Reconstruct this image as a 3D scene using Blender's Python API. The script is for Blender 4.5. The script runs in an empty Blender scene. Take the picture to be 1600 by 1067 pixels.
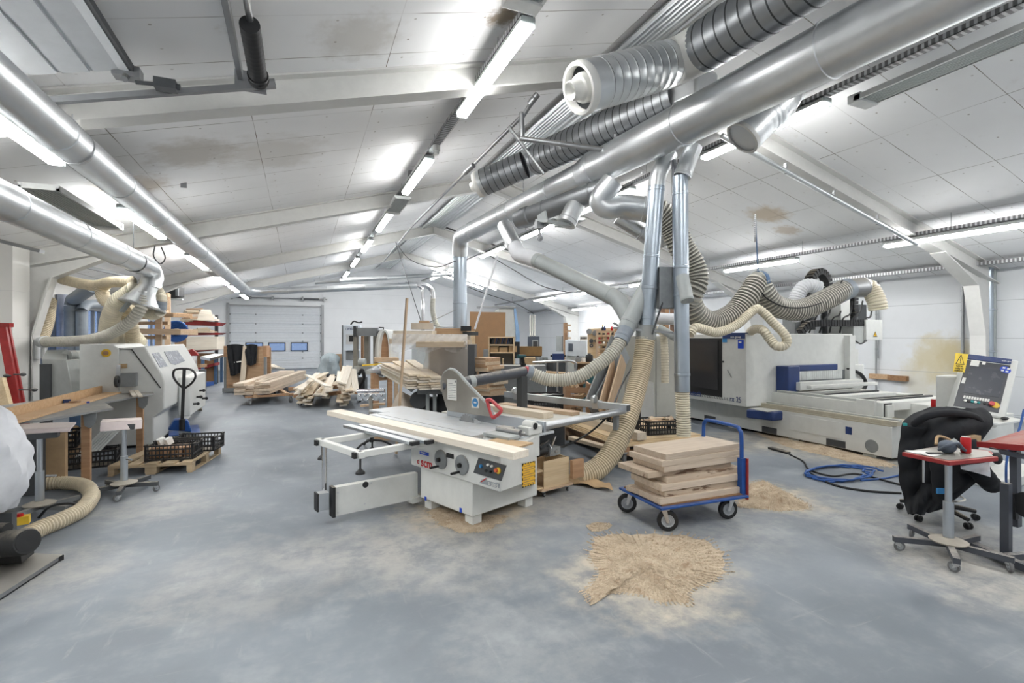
import bpy, math, random
from mathutils import Vector, Matrix, Euler
R = random.Random(7)
SC = bpy.context.scene
COL = SC.collection
PI = math.pi
# ---------------------------------------------------------------- camera
EXPO = 2.02
CH = 1.86
YAW = math.radians(22.9)
FPX = 781.0
SA, CA = math.sin(YAW), math.cos(YAW)
cam = bpy.data.cameras.new('camera'); camo = bpy.data.objects.new('camera', cam); COL.objects.link(camo)
camo.location = (0, 0, CH); camo.rotation_euler = (PI/2, 0, -YAW)
cam.sensor_width = 36; cam.lens = FPX/1600*36; cam.shift_y = -6.5/1600; cam.clip_start = .05; cam.clip_end = 300
SC.camera = camo

def W(u, v, D):
    """world point seen at pixel (u, v) at forward distance D"""
    r = (u-800)/FPX*D
    return Vector((r*CA+D*SA, D*CA-r*SA, CH-(v-527)/FPX*D))
def Zp(u, v, z):
    return W(u, v, (CH-z)*FPX/(v-527))
def FL(u, v): return Zp(u, v, 0)
def Yp(u, v, Y):
    t = (u-800)/FPX
    return W(u, v, Y/(CA-t*SA))
def Xp(u, v, X):
    t = (u-800)/FPX
    return W(u, v, X/(t*CA+SA))
def LP(th, u, v, ax, val):
    """where the ray through pixel (u, v) meets the plane local[ax] = val of a thing, in its local space"""
    iv = ROOT[th].inverted(); o = iv @ Vector((0, 0, CH)); d = iv.to_3x3() @ (W(u, v, 1)-Vector((0, 0, CH)))
    return o+d*((val-o[ax])/d[ax])
def RP(u, v, p0, n):
    d = W(u, v, 1)-Vector((0, 0, CH)); n = Vector(n); return Vector((0, 0, CH))+d*((Vector(p0)-Vector((0, 0, CH))).dot(n)/d.dot(n))
# ---------------------------------------------------------------- materials
def lin(c):
    o = []
    for x in c[:3]:
        x /= 255.0
        o.append(x/12.92 if x <= .04045 else ((x+.055)/1.055)**2.4)
    return (*o, 1)
class NT:
    def __init__(s, name):
        s.m = bpy.data.materials.new(name); s.m.use_nodes = True
        s.t = s.m.node_tree; s.b = s.t.nodes['Principled BSDF']; s.out = s.t.nodes['Material Output']
    def n(s, typ, **kw):
        x = s.t.nodes.new(typ)
        for k, v in kw.items():
            if k in x.inputs.keys(): x.inputs[k].default_value = v
            else: setattr(x, k, v)
        return x
    def l(s, a, b): s.t.links.new(a, b)
    def set(s, **kw):
        for k, v in kw.items(): s.b.inputs[k.replace('_', ' ')].default_value = v
    def math(s, op, a, b=None, clamp=False):
        x = s.t.nodes.new('ShaderNodeMath'); x.operation = op; x.use_clamp = clamp
        for i, q in enumerate((a, b)):
            if q is None: continue
            if isinstance(q, (int, float)): x.inputs[i].default_value = q
            else: s.l(q, x.inputs[i])
        return x.outputs[0]
    def mix(s, f, a, b):
        x = s.t.nodes.new('ShaderNodeMix'); x.data_type = 'RGBA'
        for i, q in ((0, f), (6, a), (7, b)):
            if isinstance(q, (int, float, tuple)): x.inputs[i].default_value = q
            else: s.l(q, x.inputs[i])
        return x.outputs[2]
    def noise(s, scale, vec=None, detail=4, rough=.6):
        x = s.n('ShaderNodeTexNoise'); x.inputs['Scale'].default_value = scale
        x.inputs['Detail'].default_value = detail; x.inputs['Roughness'].default_value = rough
        if vec is not None: s.l(vec, x.inputs['Vector'])
        return x.outputs['Fac']
    def ramp(s, f, a, b, lo=0., hi=1.):
        x = s.t.nodes.new('ShaderNodeMapRange'); x.interpolation_type = 'SMOOTHSTEP'
        x.inputs[1].default_value = a; x.inputs[2].default_value = b
        x.inputs[3].default_value = lo; x.inputs[4].default_value = hi
        s.l(f, x.inputs[0]); return x.outputs[0]
    def pos(s): return s.n('ShaderNodeNewGeometry').outputs['Position']
    def obj(s): return s.n('ShaderNodeTexCoord').outputs['Object']
    def scalev(s, v, sc):
        x = s.n('ShaderNodeMapping'); x.inputs['Scale'].default_value = sc; s.l(v, x.inputs['Vector']); return x.outputs[0]
    def spot(s, c, r, p=None):
        """1 inside a blob round world point c, 0 outside"""
        d = s.n('ShaderNodeVectorMath', operation='DISTANCE'); s.l(p or s.pos(), d.inputs[0]); d.inputs[1].default_value = c
        nn = s.noise(3.0/r, s.pos(), 5, .65)
        v = s.math('ADD', s.math('DIVIDE', d.outputs['Value'], r), s.math('MULTIPLY', s.math('SUBTRACT', nn, .5), 1.1))
        return s.ramp(v, .35, 1.0, 1, 0)
    def bump(s, h, strength=.3, dist=.01):
        x = s.n('ShaderNodeBump'); x.inputs['Strength'].default_value = strength; x.inputs['Distance'].default_value = dist
        s.l(h, x.inputs['Height']); s.l(x.outputs[0], s.b.inputs['Normal'])
M = {}
def paint(name, rgb, rough=.45, metal=0., var=.12, scale=6., dust=0., dustc=(196, 184, 162), spec=.5, coat=0.):
    t = NT(name); c = lin(rgb)
    t.set(Roughness=rough, Metallic=metal); t.b.inputs['Specular IOR Level'].default_value = spec
    if coat: t.b.inputs['Coat Weight'].default_value = coat
    f = t.noise(scale, t.obj(), 5, .65)
    lo = tuple(x*(1-var) for x in c[:3])+(1,); hi = tuple(min(1, x*(1+var*.6)) for x in c[:3])+(1,)
    col = t.mix(t.ramp(f, .3, .7), lo, hi)
    if dust:
        g = t.n('ShaderNodeNewGeometry'); sx = t.n('ShaderNodeSeparateXYZ'); t.l(g.outputs['Normal'], sx.inputs[0])
        up = t.ramp(sx.outputs[2], .3, .95)
        dd = t.math('MULTIPLY', t.math('MULTIPLY', up, t.ramp(t.noise(9, t.obj(), 5, .7), .3, .65)), dust)
        col = t.mix(dd, col, lin(dustc))
    t.l(col, t.b.inputs['Base Color'])
    t.l(t.ramp(f, .2, .8, rough*.85, min(1, rough*1.2)), t.b.inputs['Roughness'])
    M[name] = t.m; return t.m
def wood(name, a, b, rough=.6, sc=(1.2, 14, 14), dark=None, knots=True):
    """grain runs along the object's local x"""
    t = NT(name); t.set(Roughness=rough)
    oi = t.n('ShaderNodeObjectInfo'); v = t.obj()
    add = t.n('ShaderNodeVectorMath', operation='ADD'); t.l(v, add.inputs[0])
    cmb = t.n('ShaderNodeCombineXYZ'); r10 = t.math('MULTIPLY', oi.outputs['Random'], 37.)
    for i in range(3): t.l(r10, cmb.inputs[i])
    t.l(cmb.outputs[0], add.inputs[1])
    f = t.noise(1.6, t.scalev(add.outputs[0], sc), 6, .62)
    col = t.mix(t.ramp(f, .32, .68), lin(a), lin(b))
    g = t.noise(1, t.scalev(add.outputs[0], (sc[0]*2, sc[1]*6, sc[2]*6)), 3, .5)
    col = t.mix(t.ramp(g, .5, .75, 0, .35), col, tuple(x*.6 for x in lin(a)[:3])+(1,))
    if dark:
        d = t.noise(1.1, t.scalev(add.outputs[0], (1.5, 6, 6)), 4, .7)
        col = t.mix(t.ramp(d, .55, .63, 0, .9), col, lin(dark))
    val = t.n('ShaderNodeHueSaturation'); t.l(col, val.inputs['Color'])
    t.l(t.math('ADD', t.math('MULTIPLY', oi.outputs['Random'], .26), .86), val.inputs['Value'])
    t.l(val.outputs[0], t.b.inputs['Base Color'])
    t.bump(f, .12, .004)
    M[name] = t.m; return t.m
def metal(name, rgb, rough=.35, spangle=.10, stretch=(1, 1, 1), scale=28, dust=0.):
    t = NT(name); t.set(Metallic=1.0, Roughness=rough)
    v = t.scalev(t.obj(), stretch); f = t.noise(2.2, v, 5, .6); c = lin(rgb)
    col = t.mix(t.ramp(f, .3, .7), tuple(x*(1-spangle) for x in c[:3])+(1,), tuple(min(1, x*(1+spangle)) for x in c[:3])+(1,))
    if dust:
        g = t.n('ShaderNodeNewGeometry'); sx = t.n('ShaderNodeSeparateXYZ'); t.l(g.outputs['Normal'], sx.inputs[0])
        dd = t.math('MULTIPLY', t.ramp(sx.outputs[2], .2, .9), dust)
        col = t.mix(dd, col, lin((190, 180, 160))); t.l(t.math('SUBTRACT', 1., dd), t.b.inputs['Metallic'])
    t.l(col, t.b.inputs['Base Color']); t.l(t.ramp(f, .25, .75, rough*.88, rough*1.15), t.b.inputs['Roughness'])
    M[name] = t.m; return t.m
def emit(name, rgb, s):
    t = NT(name); t.set(Emission_Strength=s); t.b.inputs['Emission Color'].default_value = lin(rgb)
    t.b.inputs['Base Color'].default_value = lin(rgb); M[name] = t.m; return t.m
def glass(name, rgb, alpha, rough=.08):
    t = NT(name); t.b.inputs['Base Color'].default_value = lin(rgb); t.set(Roughness=rough)
    tr = t.n('ShaderNodeBsdfTransparent'); tr.inputs[0].default_value = lin(rgb)
    mx = t.n('ShaderNodeMixShader'); mx.inputs[0].default_value = alpha
    t.l(tr.outputs[0], mx.inputs[1]); t.l(t.b.outputs[0], mx.inputs[2]); t.l(mx.outputs[0], t.out.inputs['Surface'])
    M[name] = t.m; return t.m
# ---------------------------------------------------------------- mesh builder
ROOT = {}   # object -> matrix of the thing it belongs to
class MB:
    def __init__(s): s.v = []; s.f = []; s.alt = set()
    def add(s, vs, fs):
        o = len(s.v); s.v += [Vector(p) for p in vs]; s.f += [tuple(i+o for i in q) for q in fs]; return s
    def box(s, c, d, rz=0, rx=0, ry=0):
        m = Matrix.Translation(c) @ Euler((rx, ry, rz)).to_matrix().to_4x4()
        x, y, z = d[0]/2, d[1]/2, d[2]/2
        vs = [m @ Vector(p) for p in ((-x,-y,-z),(x,-y,-z),(x,y,-z),(-x,y,-z),(-x,-y,z),(x,-y,z),(x,y,z),(-x,y,z))]
        return s.add(vs, ((0,3,2,1),(4,5,6,7),(0,1,5,4),(1,2,6,5),(2,3,7,6),(3,0,4,7)))
    def bx(s, x0, x1, y0, y1, z0, z1):
        return s.box(((x0+x1)/2, (y0+y1)/2, (z0+z1)/2), (abs(x1-x0), abs(y1-y0), abs(z1-z0)))
    def bar(s, p0, p1, w, h, up=(0, 0, 1)):
        """rectangular bar from p0 to p1: w sideways, h along up"""
        p0, p1 = Vector(p0), Vector(p1); a = (p1-p0).normalized(); u = Vector(up)
        b = a.cross(u)
        if b.length < 1e-4: b = a.cross(Vector((1, 0, 0)))
        b.normalize(); c = b.cross(a).normalized()
        vs = []
        for p in (p0, p1):
            for sx, sy in ((-1,-1),(1,-1),(1,1),(-1,1)): vs.append(p+b*(sx*w/2)+c*(sy*h/2))
        return s.add(vs, ((3,2,1,0),(4,5,6,7),(0,1,5,4),(1,2,6,5),(2,3,7,6),(3,0,4,7)))
    def rings(s, rings, caps=True, closed=False):
        o = len(s.v); n = len(rings[0])
        for r in rings: s.v += r
        k = len(rings)
        for i in range(k-1 if not closed else k):
            a, b = o+i*n, o+((i+1) % k)*n
            for j in range(n):
                s.f.append((a+j, a+(j+1) % n, b+(j+1) % n, b+j))
        if caps and not closed:
            s.f.append(tuple(o+j for j in reversed(range(n)))); s.f.append(tuple(o+(k-1)*n+j for j in range(n)))
        return s
    def sweep(s, pts, rad, n=12, caps=True):
        pts = [Vector(p) for p in pts]; k = len(pts)
        T = []
        for i in range(k):
            a = pts[max(0, i-1)]; b = pts[min(k-1, i+1)]; d = b-a
            T.append(d.normalized() if d.length > 1e-9 else (T[-1] if T else Vector((0, 0, 1))))
        u = T[0].orthogonal().normalized(); rs = []
        for i in range(k):
            u = (u-T[i]*u.dot(T[i]))
            if u.length < 1e-6: u = T[i].orthogonal()
            u.normalize(); w = T[i].cross(u)
            r = rad[i] if isinstance(rad, (list, tuple)) else rad
            rs.append([pts[i]+(u*math.cos(2*PI*j/n)+w*math.sin(2*PI*j/n))*r for j in range(n)])
        return s.rings(rs, caps)
    def cyl(s, p0, p1, r, r2=None, n=16, caps=True):
        return s.sweep([p0, p1], [r, r if r2 is None else r2], n, caps)
    def hose(s, ctrl, r, pitch=.035, amp=.10, n=12):
        P = resample(spline(ctrl, 16), pitch/3)
        rad = [r*(1+amp*(1, .9, -1)[i % 3]) for i in range(len(P))]
        f0 = len(s.f); s.sweep(P, rad, n)
        for i in range(len(P)-1):
            if i % 3 != 0: s.alt.update(range(f0+i*n, f0+(i+1)*n))
        return s
    def tube(s, ctrl, r, n=8, step=10): return s.sweep(spline(ctrl, step), r, n)
    def duct(s, p0, p1, r, n=24, joints=None, every=1.2, caps=True):
        """sheet metal pipe with raised joints"""
        p0, p1 = Vector(p0), Vector(p1); L = (p1-p0).length
        if joints is None:
            k = max(1, int(L/every)); joints = [(i+.5)/k for i in range(k)]
        pts = [p0]; rad = [r]
        for t in sorted(joints):
            for dt, dr in ((-.022, 0), (-.016, .045), (.016, .045), (.022, 0)):
                pts.append(p0+(p1-p0)*t+(p1-p0).normalized()*dt); rad.append(r*(1+dr))
        pts.append(p1); rad.append(r)
        return s.sweep(pts, rad, n, caps)
    def spiral(s, p0, p1, r, pitch=.13, n=28):
        f0 = len(s.f)
        p0, p1 = Vector(p0), Vector(p1); L = (p1-p0).length; d = (p1-p0)/L
        pts = []; rad = []; t = 0
        while t < L:
            for a, b in ((0, 0), (pitch*.80, 0), (pitch*.90, .018), (pitch*.97, .018)):
                if t+a < L: pts.append(p0+d*(t+a)); rad.append(r*(1+b))
            t += pitch
        pts.append(p1); rad.append(r); s.sweep(pts, rad, n)
        for i in range(len(pts)-2):
            if i % 4 == 1: s.alt.update(range(f0+i*n, f0+(i+1)*n))
        return s
    def lathe(s, p, axis, prof, n=20):
        """prof: (radius, distance along axis) from p"""
        p, a = Vector(p), Vector(axis).normalized(); u = a.orthogonal().normalized(); w = a.cross(u)
        rs = [[p+a*h+(u*math.cos(2*PI*j/n)+w*math.sin(2*PI*j/n))*max(r, 1e-4) for j in range(n)] for r, h in prof]
        mx = max(r for r, h in prof); ra, rb = prof[0][0], prof[-1][0]
        return s.rings(rs, not (abs(ra-rb) < .3*mx and min(ra, rb) > .3*mx))
    def prism(s, poly, vec):
        """poly: 3d polygon, extruded by vec"""
        a = [Vector(p) for p in poly]; b = [p+Vector(vec) for p in a]; n = len(a)
        nn = Vector((0, 0, 0))
        for i in range(n): nn += a[i].cross(a[(i+1) % n])
        flip = nn.dot(Vector(vec)) > 0
        o = len(s.v); s.v += a+b
        A = tuple(o+i for i in range(n)); B = tuple(o+n+i for i in range(n))
        s.f.append(A[::-1] if flip else A); s.f.append(B if flip else B[::-1])
        for i in range(n):
            q = (o+i, o+(i+1) % n, o+n+(i+1) % n, o+n+i)
            s.f.append(q if flip else q[::-1])
        return s
    def ball(s, c, r, n=10, m=7):
        c = Vector(c); r = r if isinstance(r, (tuple, list)) else (r, r, r); rs = []
        for i in range(m+1):
            t = PI*i/m; q = max(math.sin(t), 1e-3)
            rs.append([c+Vector((r[0]*q*math.cos(2*PI*j/n), r[1]*q*math.sin(2*PI*j/n), -r[2]*math.cos(t))) for j in range(n)])
        return s.rings(rs, True)
    def sheet(s, fn, nu, nv, th=0.):
        """grid surface fn(a, b) with a, b in 0..1; th: thickness along -normal"""
        P = [[Vector(fn(i/nu, j/nv)) for j in range(nv+1)] for i in range(nu+1)]
        o = len(s.v); w = nv+1
        for row in P: s.v += row
        for i in range(nu):
            for j in range(nv):
                a = o+i*w+j; s.f.append((a, a+w, a+w+1, a+1))
        if th:
            def nrm(i, j):
                a = P[min(i+1, nu)][j]-P[max(i-1, 0)][j]; b = P[i][min(j+1, nv)]-P[i][max(j-1, 0)]
                c = a.cross(b); return c.normalized() if c.length > 1e-9 else Vector((0, 0, 1))
            q = len(s.v)
            for i in range(nu+1):
                for j in range(nv+1): s.v.append(P[i][j]-nrm(i, j)*th)
            for i in range(nu):
                for j in range(nv):
                    a = q+i*w+j; s.f.append((a, a+1, a+w+1, a+w))
            edge = [(i, 0) for i in range(nu)]+[(nu, j) for j in range(nv)]+[(i, nv) for i in range(nu, 0, -1)]+[(0, j) for j in range(nv, 0, -1)]
            for k in range(len(edge)):
                (i, j), (i2, j2) = edge[k], edge[(k+1) % len(edge)]
                a, b = i*w+j, i2*w+j2
                s.f.append((o+b, o+a, q+a, q+b))
        return s
    def xf(s, m):
        s.v = [m @ p for p in s.v]; return s
    def islands(s):
        p = list(range(len(s.v)))
        def fd(i):
            while p[i] != i: p[i] = p[p[i]]; i = p[i]
            return i
        for f in s.f:
            a = fd(f[0])
            for j in f[1:]: p[fd(j)] = a
        g = {}
        for f in s.f: g.setdefault(fd(f[0]), []).append(f)
        out = []
        for fs in g.values():
            b = MB(); ix = {}
            for f in fs:
                for j in f:
                    if j not in ix: ix[j] = len(b.v); b.v.append(s.v[j])
                b.f.append(tuple(ix[j] for j in f))
            out.append(b)
        return out
    def each(s, name, mat, parent=None, w=False, **k):
        """every separate piece becomes a mesh of its own"""
        return [b.build(name, mat, parent, w, **k) for b in s.islands()]
    def build(s, name, mat, parent=None, w=False, bevel=0., angle=38, sub=0):
        """link as ONE mesh. With a parent the shape is in the thing's own space, or in the world when w."""
        me = bpy.data.meshes.new(name); vs = s.v
        if parent is not None:
            rm = ROOT[parent]
            if w: iv = rm.inverted(); vs = [iv @ p for p in vs]
            loc = None
        else:
            lo = Vector((min(p.x for p in vs), min(p.y for p in vs), min(p.z for p in vs)))
            hi = Vector((max(p.x for p in vs), max(p.y for p in vs), max(p.z for p in vs)))
            loc = Vector(((lo.x+hi.x)/2, (lo.y+hi.y)/2, lo.z)); vs = [p-loc for p in vs]
        me.from_pydata(vs, [], s.f); me.validate(); me.update()
        me.polygons.foreach_set('use_smooth', [True]*len(me.polygons)); me.set_sharp_from_angle(angle=math.radians(angle))
        mm = M[mat] if isinstance(mat, str) else mat
        me.materials.append(mm)
        if s.alt and isinstance(mat, str) and mat+'_groove' in M:
            me.materials.append(M[mat+'_groove'])
            if len(me.polygons) == len(s.f):
                for i in s.alt: me.polygons[i].material_index = 1
        o = bpy.data.objects.new(name, me); COL.objects.link(o)
        if parent is not None: o.parent = parent; ROOT[o] = ROOT[parent]
        else: o.location = loc; ROOT[o] = Matrix.Translation(loc)
        if bevel:
            b = o.modifiers.new('bevel', 'BEVEL'); b.width = bevel; b.segments = 2; b.limit_method = 'ANGLE'; b.angle_limit = math.radians(40)
        if sub:
            b = o.modifiers.new('sub', 'SUBSURF'); b.levels = sub; b.render_levels = sub
        return o
def spline(c, k=10):
    c = [Vector(p) for p in c]
    if len(c) < 3: return c
    P = [c[0]*2-c[1]]+c+[c[-1]*2-c[-2]]; out = []
    for i in range(1, len(P)-2):
        a, b, d, e = P[i-1], P[i], P[i+1], P[i+2]
        for j in range(k):
            t = j/k
            out.append(.5*((2*b)+(d-a)*t+(2*a-5*b+4*d-e)*t*t+(3*b-a-3*d+e)*t**3))
    out.append(c[-1]); return out
def resample(P, step):
    out = [P[0]]; acc = 0.
    for a, b in zip(P, P[1:]):
        L = (b-a).length
        if L < 1e-9: continue
        t = step-acc
        while t <= L: out.append(a+(b-a)*(t/L)); t += step
        acc = (acc+L) % step if L else acc
    out.append(P[-1]); return out
def tag(o, label=None, cat=None, group=None, kind=None):
    if label: o['label'] = label
    if cat: o['category'] = cat
    if group: o['group'] = group
    if kind: o['kind'] = kind
    return o
def thing(name, label, cat, loc=(0, 0, 0), rz=0., group=None):
    o = bpy.data.objects.new(name, None); COL.objects.link(o); o.empty_display_size = .1
    o.location = loc; o.rotation_euler = (0, 0, rz)
    ROOT[o] = Matrix.Translation(loc) @ Matrix.Rotation(rz, 4, 'Z')
    return tag(o, label, cat, group)
def plank(name, p0, p1, w, h, mat, label, cat=None, group=None, roll=0., bevel=.003):
    """a board from p0 to p1 (axis), width w sideways, thickness h; grain along its length"""
    p0, p1 = Vector(p0), Vector(p1); d = p1-p0; L = d.length
    o = MB().bx(-L/2, L/2, -w/2, w/2, -h/2, h/2).build(name, mat, bevel=bevel)
    for v in o.data.vertices: v.co.z -= h/2
    m = Matrix.Translation((p0+p1)/2) @ Euler((roll, -math.asin(max(-1, min(1, d.z/L))), math.atan2(d.y, d.x))).to_matrix().to_4x4()
    o.location = m.translation; o.rotation_euler = m.to_euler(); ROOT[o] = m
    return tag(o, label, cat or name.replace('_', ' '), group)
def struct(name, mb, mat, **k):
    o = mb.build(name, mat, **k); o['kind'] = 'structure'; return o
def dup(root, loc=None, rz=None, label=None, group=None):
    r = root.copy(); COL.objects.link(r)
    if loc is not None: r.location = loc
    if rz is not None: r.rotation_euler = (0, 0, rz)
    if label: r['label'] = label
    if group: r['group'] = group
    for ch in list(root.children):
        c = ch.copy(); COL.objects.link(c); c.parent = r
        for g in ch.children:
            d = g.copy(); COL.objects.link(d); d.parent = c
    return r
def text_mb(txt, size, depth=.002, bold=False):
    cu = bpy.data.curves.new('t', 'FONT'); cu.body = txt; cu.size = size; cu.extrude = depth/2; cu.align_x = 'LEFT'
    cu.resolution_u = 3
    if bold: cu.offset = size*.02
    o = bpy.data.objects.new('t', cu); COL.objects.link(o); bpy.context.view_layer.update()
    me = bpy.data.meshes.new_from_object(o.evaluated_get(bpy.context.evaluated_depsgraph_get()))
    b = MB(); b.add([v.co.copy() for v in me.vertices], [tuple(p.vertices) for p in me.polygons])
    bpy.data.objects.remove(o); bpy.data.curves.remove(cu); bpy.data.meshes.remove(me)
    return b
def frame(o, x, up):
    """matrix with local x along x, local y along up, origin o: for lettering on a face"""
    x = Vector(x).normalized(); z = x.cross(Vector(up)).normalized(); y = z.cross(x)
    m = Matrix((x, y, z)).transposed().to_4x4(); m.translation = Vector(o); return m
def put_text(name, txt, size, o, x, up, mat, parent, w=False, width=None, bold=False):
    b = text_mb(txt, size, .003, bold)
    if width:
        k = width/max(1e-6, max(p.x for p in b.v)); b.v = [Vector((p.x*k, p.y, p.z)) for p in b.v]
    return b.xf(frame(o, x, up)).build(name, mat, parent, w)

paint('white_paint', (226, 228, 226), .5, var=.05)
paint('machine_white', (214, 216, 213), .42, var=.05, dust=.25)
paint('machine_grey', (176, 180, 178), .5, var=.08, dust=.3)
paint('mid_grey', (128, 132, 134), .55, var=.12, dust=.35)
paint('dark_grey', (70, 73, 76), .55, var=.15, dust=.35)
paint('black', (28, 29, 31), .5, var=.15)
paint('black_dusty', (34, 35, 37), .6, var=.2, dust=.35)
paint('rubber', (46, 47, 48), .7, var=.2, dust=.2)
paint('rubber_grey', (112, 113, 114), .7, var=.15)
paint('red', (152, 42, 42), .5, var=.2, dust=.25)
paint('red_clean', (190, 24, 30), .35, var=.05)
paint('red_plastic', (196, 70, 74), .4, var=.1)
paint('navy', (38, 60, 112), .42, var=.1, dust=.15)
paint('trolley_blue', (30, 78, 150), .42, var=.15, dust=.15)
paint('blue_steel', (74, 104, 138), .5, var=.15, dust=.3)
paint('bright_blue', (24, 70, 190), .4, var=.05)
paint('sky_blue', (60, 140, 200), .5, var=.05)
paint('yellow', (230, 190, 60), .5, var=.08)
paint('label_yellow', (236, 186, 30), .5, var=.05)
paint('paper', (232, 232, 228), .8, var=.04)
paint('cardboard', (186, 158, 122), .85, var=.12)
paint('mdf', (170, 134, 100), .8, var=.08)
paint('kraft', (204, 192, 176), .8, var=.14, scale=3)
paint('green_teal', (40, 150, 150), .5)
paint('cloth_black', (24, 27, 32), .9, var=.3, scale=10)
paint('cloth_grey', (160, 172, 178), .75, var=.12)
paint('bag_white', (222, 224, 228), .8, var=.05)
paint('pink_grey', (206, 194, 192), .5, var=.08, dust=.3)
paint('orange', (214, 100, 60), .5)
paint('hose_blue', (40, 84, 150), .5)
paint('duct_blue', (140, 149, 158), .45, var=.1)
paint('pipe_grey', (168, 174, 174), .45, var=.06, dust=.15)
paint('ceramic_white', (230, 230, 226), .5, var=.03)
wood('pine', (206, 192, 170), (219, 207, 188))
wood('pine_pale', (222, 212, 196), (232, 224, 210))
wood('beech', (194, 167, 137), (207, 181, 152))
wood('board_oak', (196, 178, 158), (210, 194, 174), dark=None)
wood('board_oak_dark', (192, 172, 150), (206, 188, 166), dark=(96, 66, 42))
wood('timber_brown', (172, 140, 108), (190, 160, 128))
wood('timber_red', (166, 128, 96), (184, 148, 114))
wood('plywood', (214, 188, 150), (226, 204, 168))
wood('pallet_wood', (172, 152, 122), (190, 170, 140))
wood('walnut', (126, 92, 62), (150, 114, 80))
wood('old_plank', (196, 178, 152), (214, 198, 174))
metal('galv', (214, 217, 219), .36, .06)
metal('galv_dark', (150, 153, 156), .42, .08)
metal('steel', (200, 202, 204), .32, .06)
metal('steel_dull', (158, 160, 162), .45, .1, dust=.4)
metal('alu', (196, 202, 208), .38, .05, dust=.25)
metal('chrome', (215, 215, 218), .15, .03)
paint('table_top', (204, 209, 213), .35, .2, var=.06, dust=.2)
metal('table_steel', (178, 184, 190), .42, .08, stretch=(1, 8, 1), dust=.3)
paint('hose_cream', (226, 218, 198), .42, var=.1)
paint('hose_tan', (226, 214, 188), .42, var=.12)
paint('hose_pale', (216, 213, 202), .42, var=.08)
paint('hose_grey', (192, 190, 178), .45, var=.1)
for nm_, c_ in (('hose_cream', (212, 204, 182)), ('hose_tan', (200, 186, 158)), ('hose_pale', (186, 183, 172)), ('hose_grey', (134, 133, 126))):
    paint(nm_+'_groove', c_, .5, var=.12)
metal('galv_groove', (120, 122, 124), .5); metal('galv_dark_groove', (80, 82, 84), .5)
emit('lamp', (254, 253, 251), 14)
glass('clear_plastic', (210, 214, 214), .45, .25)
glass('screen_glass', (70, 70, 72), .82, .12)
# ================================================================ ROOM
XL, XR, XM, YB, YF = -5.62, 15.35, 4.87, 32.3, -5.0
SL = .27; ZR = CH+4.47
def zc(x): return ZR-SL*abs(x-XM)
YFR = [.06, 6.57, 13.08, 19.59, 26.1]
# ---- floor material
t = NT('floor_concrete'); t.set(Roughness=.5); p = t.pos()
a = t.noise(.55, p, 6, .62); b = t.noise(2.2, t.scalev(p, (1, 1, 1)), 8, .72); c = t.noise(9, p, 6, .75)
st = t.n('ShaderNodeMapping'); st.inputs['Rotation'].default_value = (0, 0, .5); st.inputs['Scale'].default_value = (6, .9, 1); t.l(p, st.inputs['Vector'])
s1 = t.noise(1.3, st.outputs[0], 7, .7)
col = t.mix(t.ramp(a, .35, .68), lin((102, 109, 117)), lin((130, 137, 144)))
col = t.mix(t.ramp(b, .45, .75, 0, .45), col, lin((158, 161, 162)))
col = t.mix(t.ramp(s1, .58, .8, 0, .35), col, lin((192, 192, 187)))
col = t.mix(t.ramp(c, .55, .8, 0, .25), col, lin((86, 93, 102)))
s2 = t.n('ShaderNodeMapping'); s2.inputs['Rotation'].default_value = (0, 0, -.7); s2.inputs['Scale'].default_value = (.8, 9, 1); t.l(p, s2.inputs['Vector'])
sw = t.noise(1.2, s2.outputs[0], 6, .7)
col = t.mix(t.ramp(sw, .60, .82, 0, .35), col, lin((196, 194, 188)))
dustn = t.ramp(t.noise(3.5, p, 8, .75), .34, .62, .25, 1)
for (u, v, r, k, cc) in ((690, 850, 1.2, .45, (196, 190, 178)), (560, 850, .8, .3, (190, 186, 178)), (1010, 900, .9, .75, (208, 196, 174)),
        (1200, 775, .8, .8, (208, 194, 168)), (900, 780, 1.3, .5, (190, 186, 178)), (1300, 700, 1.6, .6, (198, 190, 172)), (1180, 690, 1.3, .5, (192, 184, 168)),
        (1540, 900, .9, .6, (206, 201, 189)), (1420, 820, 1.2, .45, (198, 196, 188)), (730, 790, .95, .9, (206, 190, 164)), (240, 790, .8, .35, (192, 188, 178)),
        (380, 900, 1.0, .3, (188, 183, 174)), (60, 900, .8, .4, (192, 186, 174)), (1320, 640, 2.0, .5, (202, 190, 166)), (820, 1000, .7, .2, (196, 195, 190)), (1100, 820, 1.1, .35, (198, 197, 190))):
    q = FL(u, v); col = t.mix(t.math('MULTIPLY', t.math('MULTIPLY', t.spot(tuple(q), r), k), dustn), col, lin(cc))
t.l(col, t.b.inputs['Base Color']); t.l(t.ramp(b, .3, .7, .42, .68), t.b.inputs['Roughness']); t.bump(c, .06, .01)
M['floor_concrete'] = t.m
# ---- ceiling board material
t = NT('ceiling_board'); t.set(Roughness=.8); p = t.pos()
br = t.n('ShaderNodeTexBrick'); br.offset = 0.; br.inputs['Scale'].default_value = 1.; br.inputs['Brick Width'].default_value = 1.6
br.inputs['Row Height'].default_value = .81; br.inputs['Mortar Size'].default_value = .005; br.inputs['Mortar Smooth'].default_value = .1
mp = t.n('ShaderNodeMapping'); mp.inputs['Location'].default_value = (1.6*4-.99, .81*10-.06+.41, 0); t.l(p, mp.inputs['Vector'])
wob = t.noise(.9, p, 2); sub = t.n('ShaderNodeVectorMath', operation='ADD'); t.l(mp.outputs[0], sub.inputs[0])
cb = t.n('ShaderNodeCombineXYZ'); k = t.math('MULTIPLY', t.math('SUBTRACT', wob, .5), .03); t.l(k, cb.inputs[0]); t.l(k, cb.inputs[1]); t.l(cb.outputs[0], sub.inputs[1]); t.l(sub.outputs[0], br.inputs['Vector'])
big = t.noise(.35, p, 4); med = t.noise(1.8, p, 7, .7)
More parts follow.
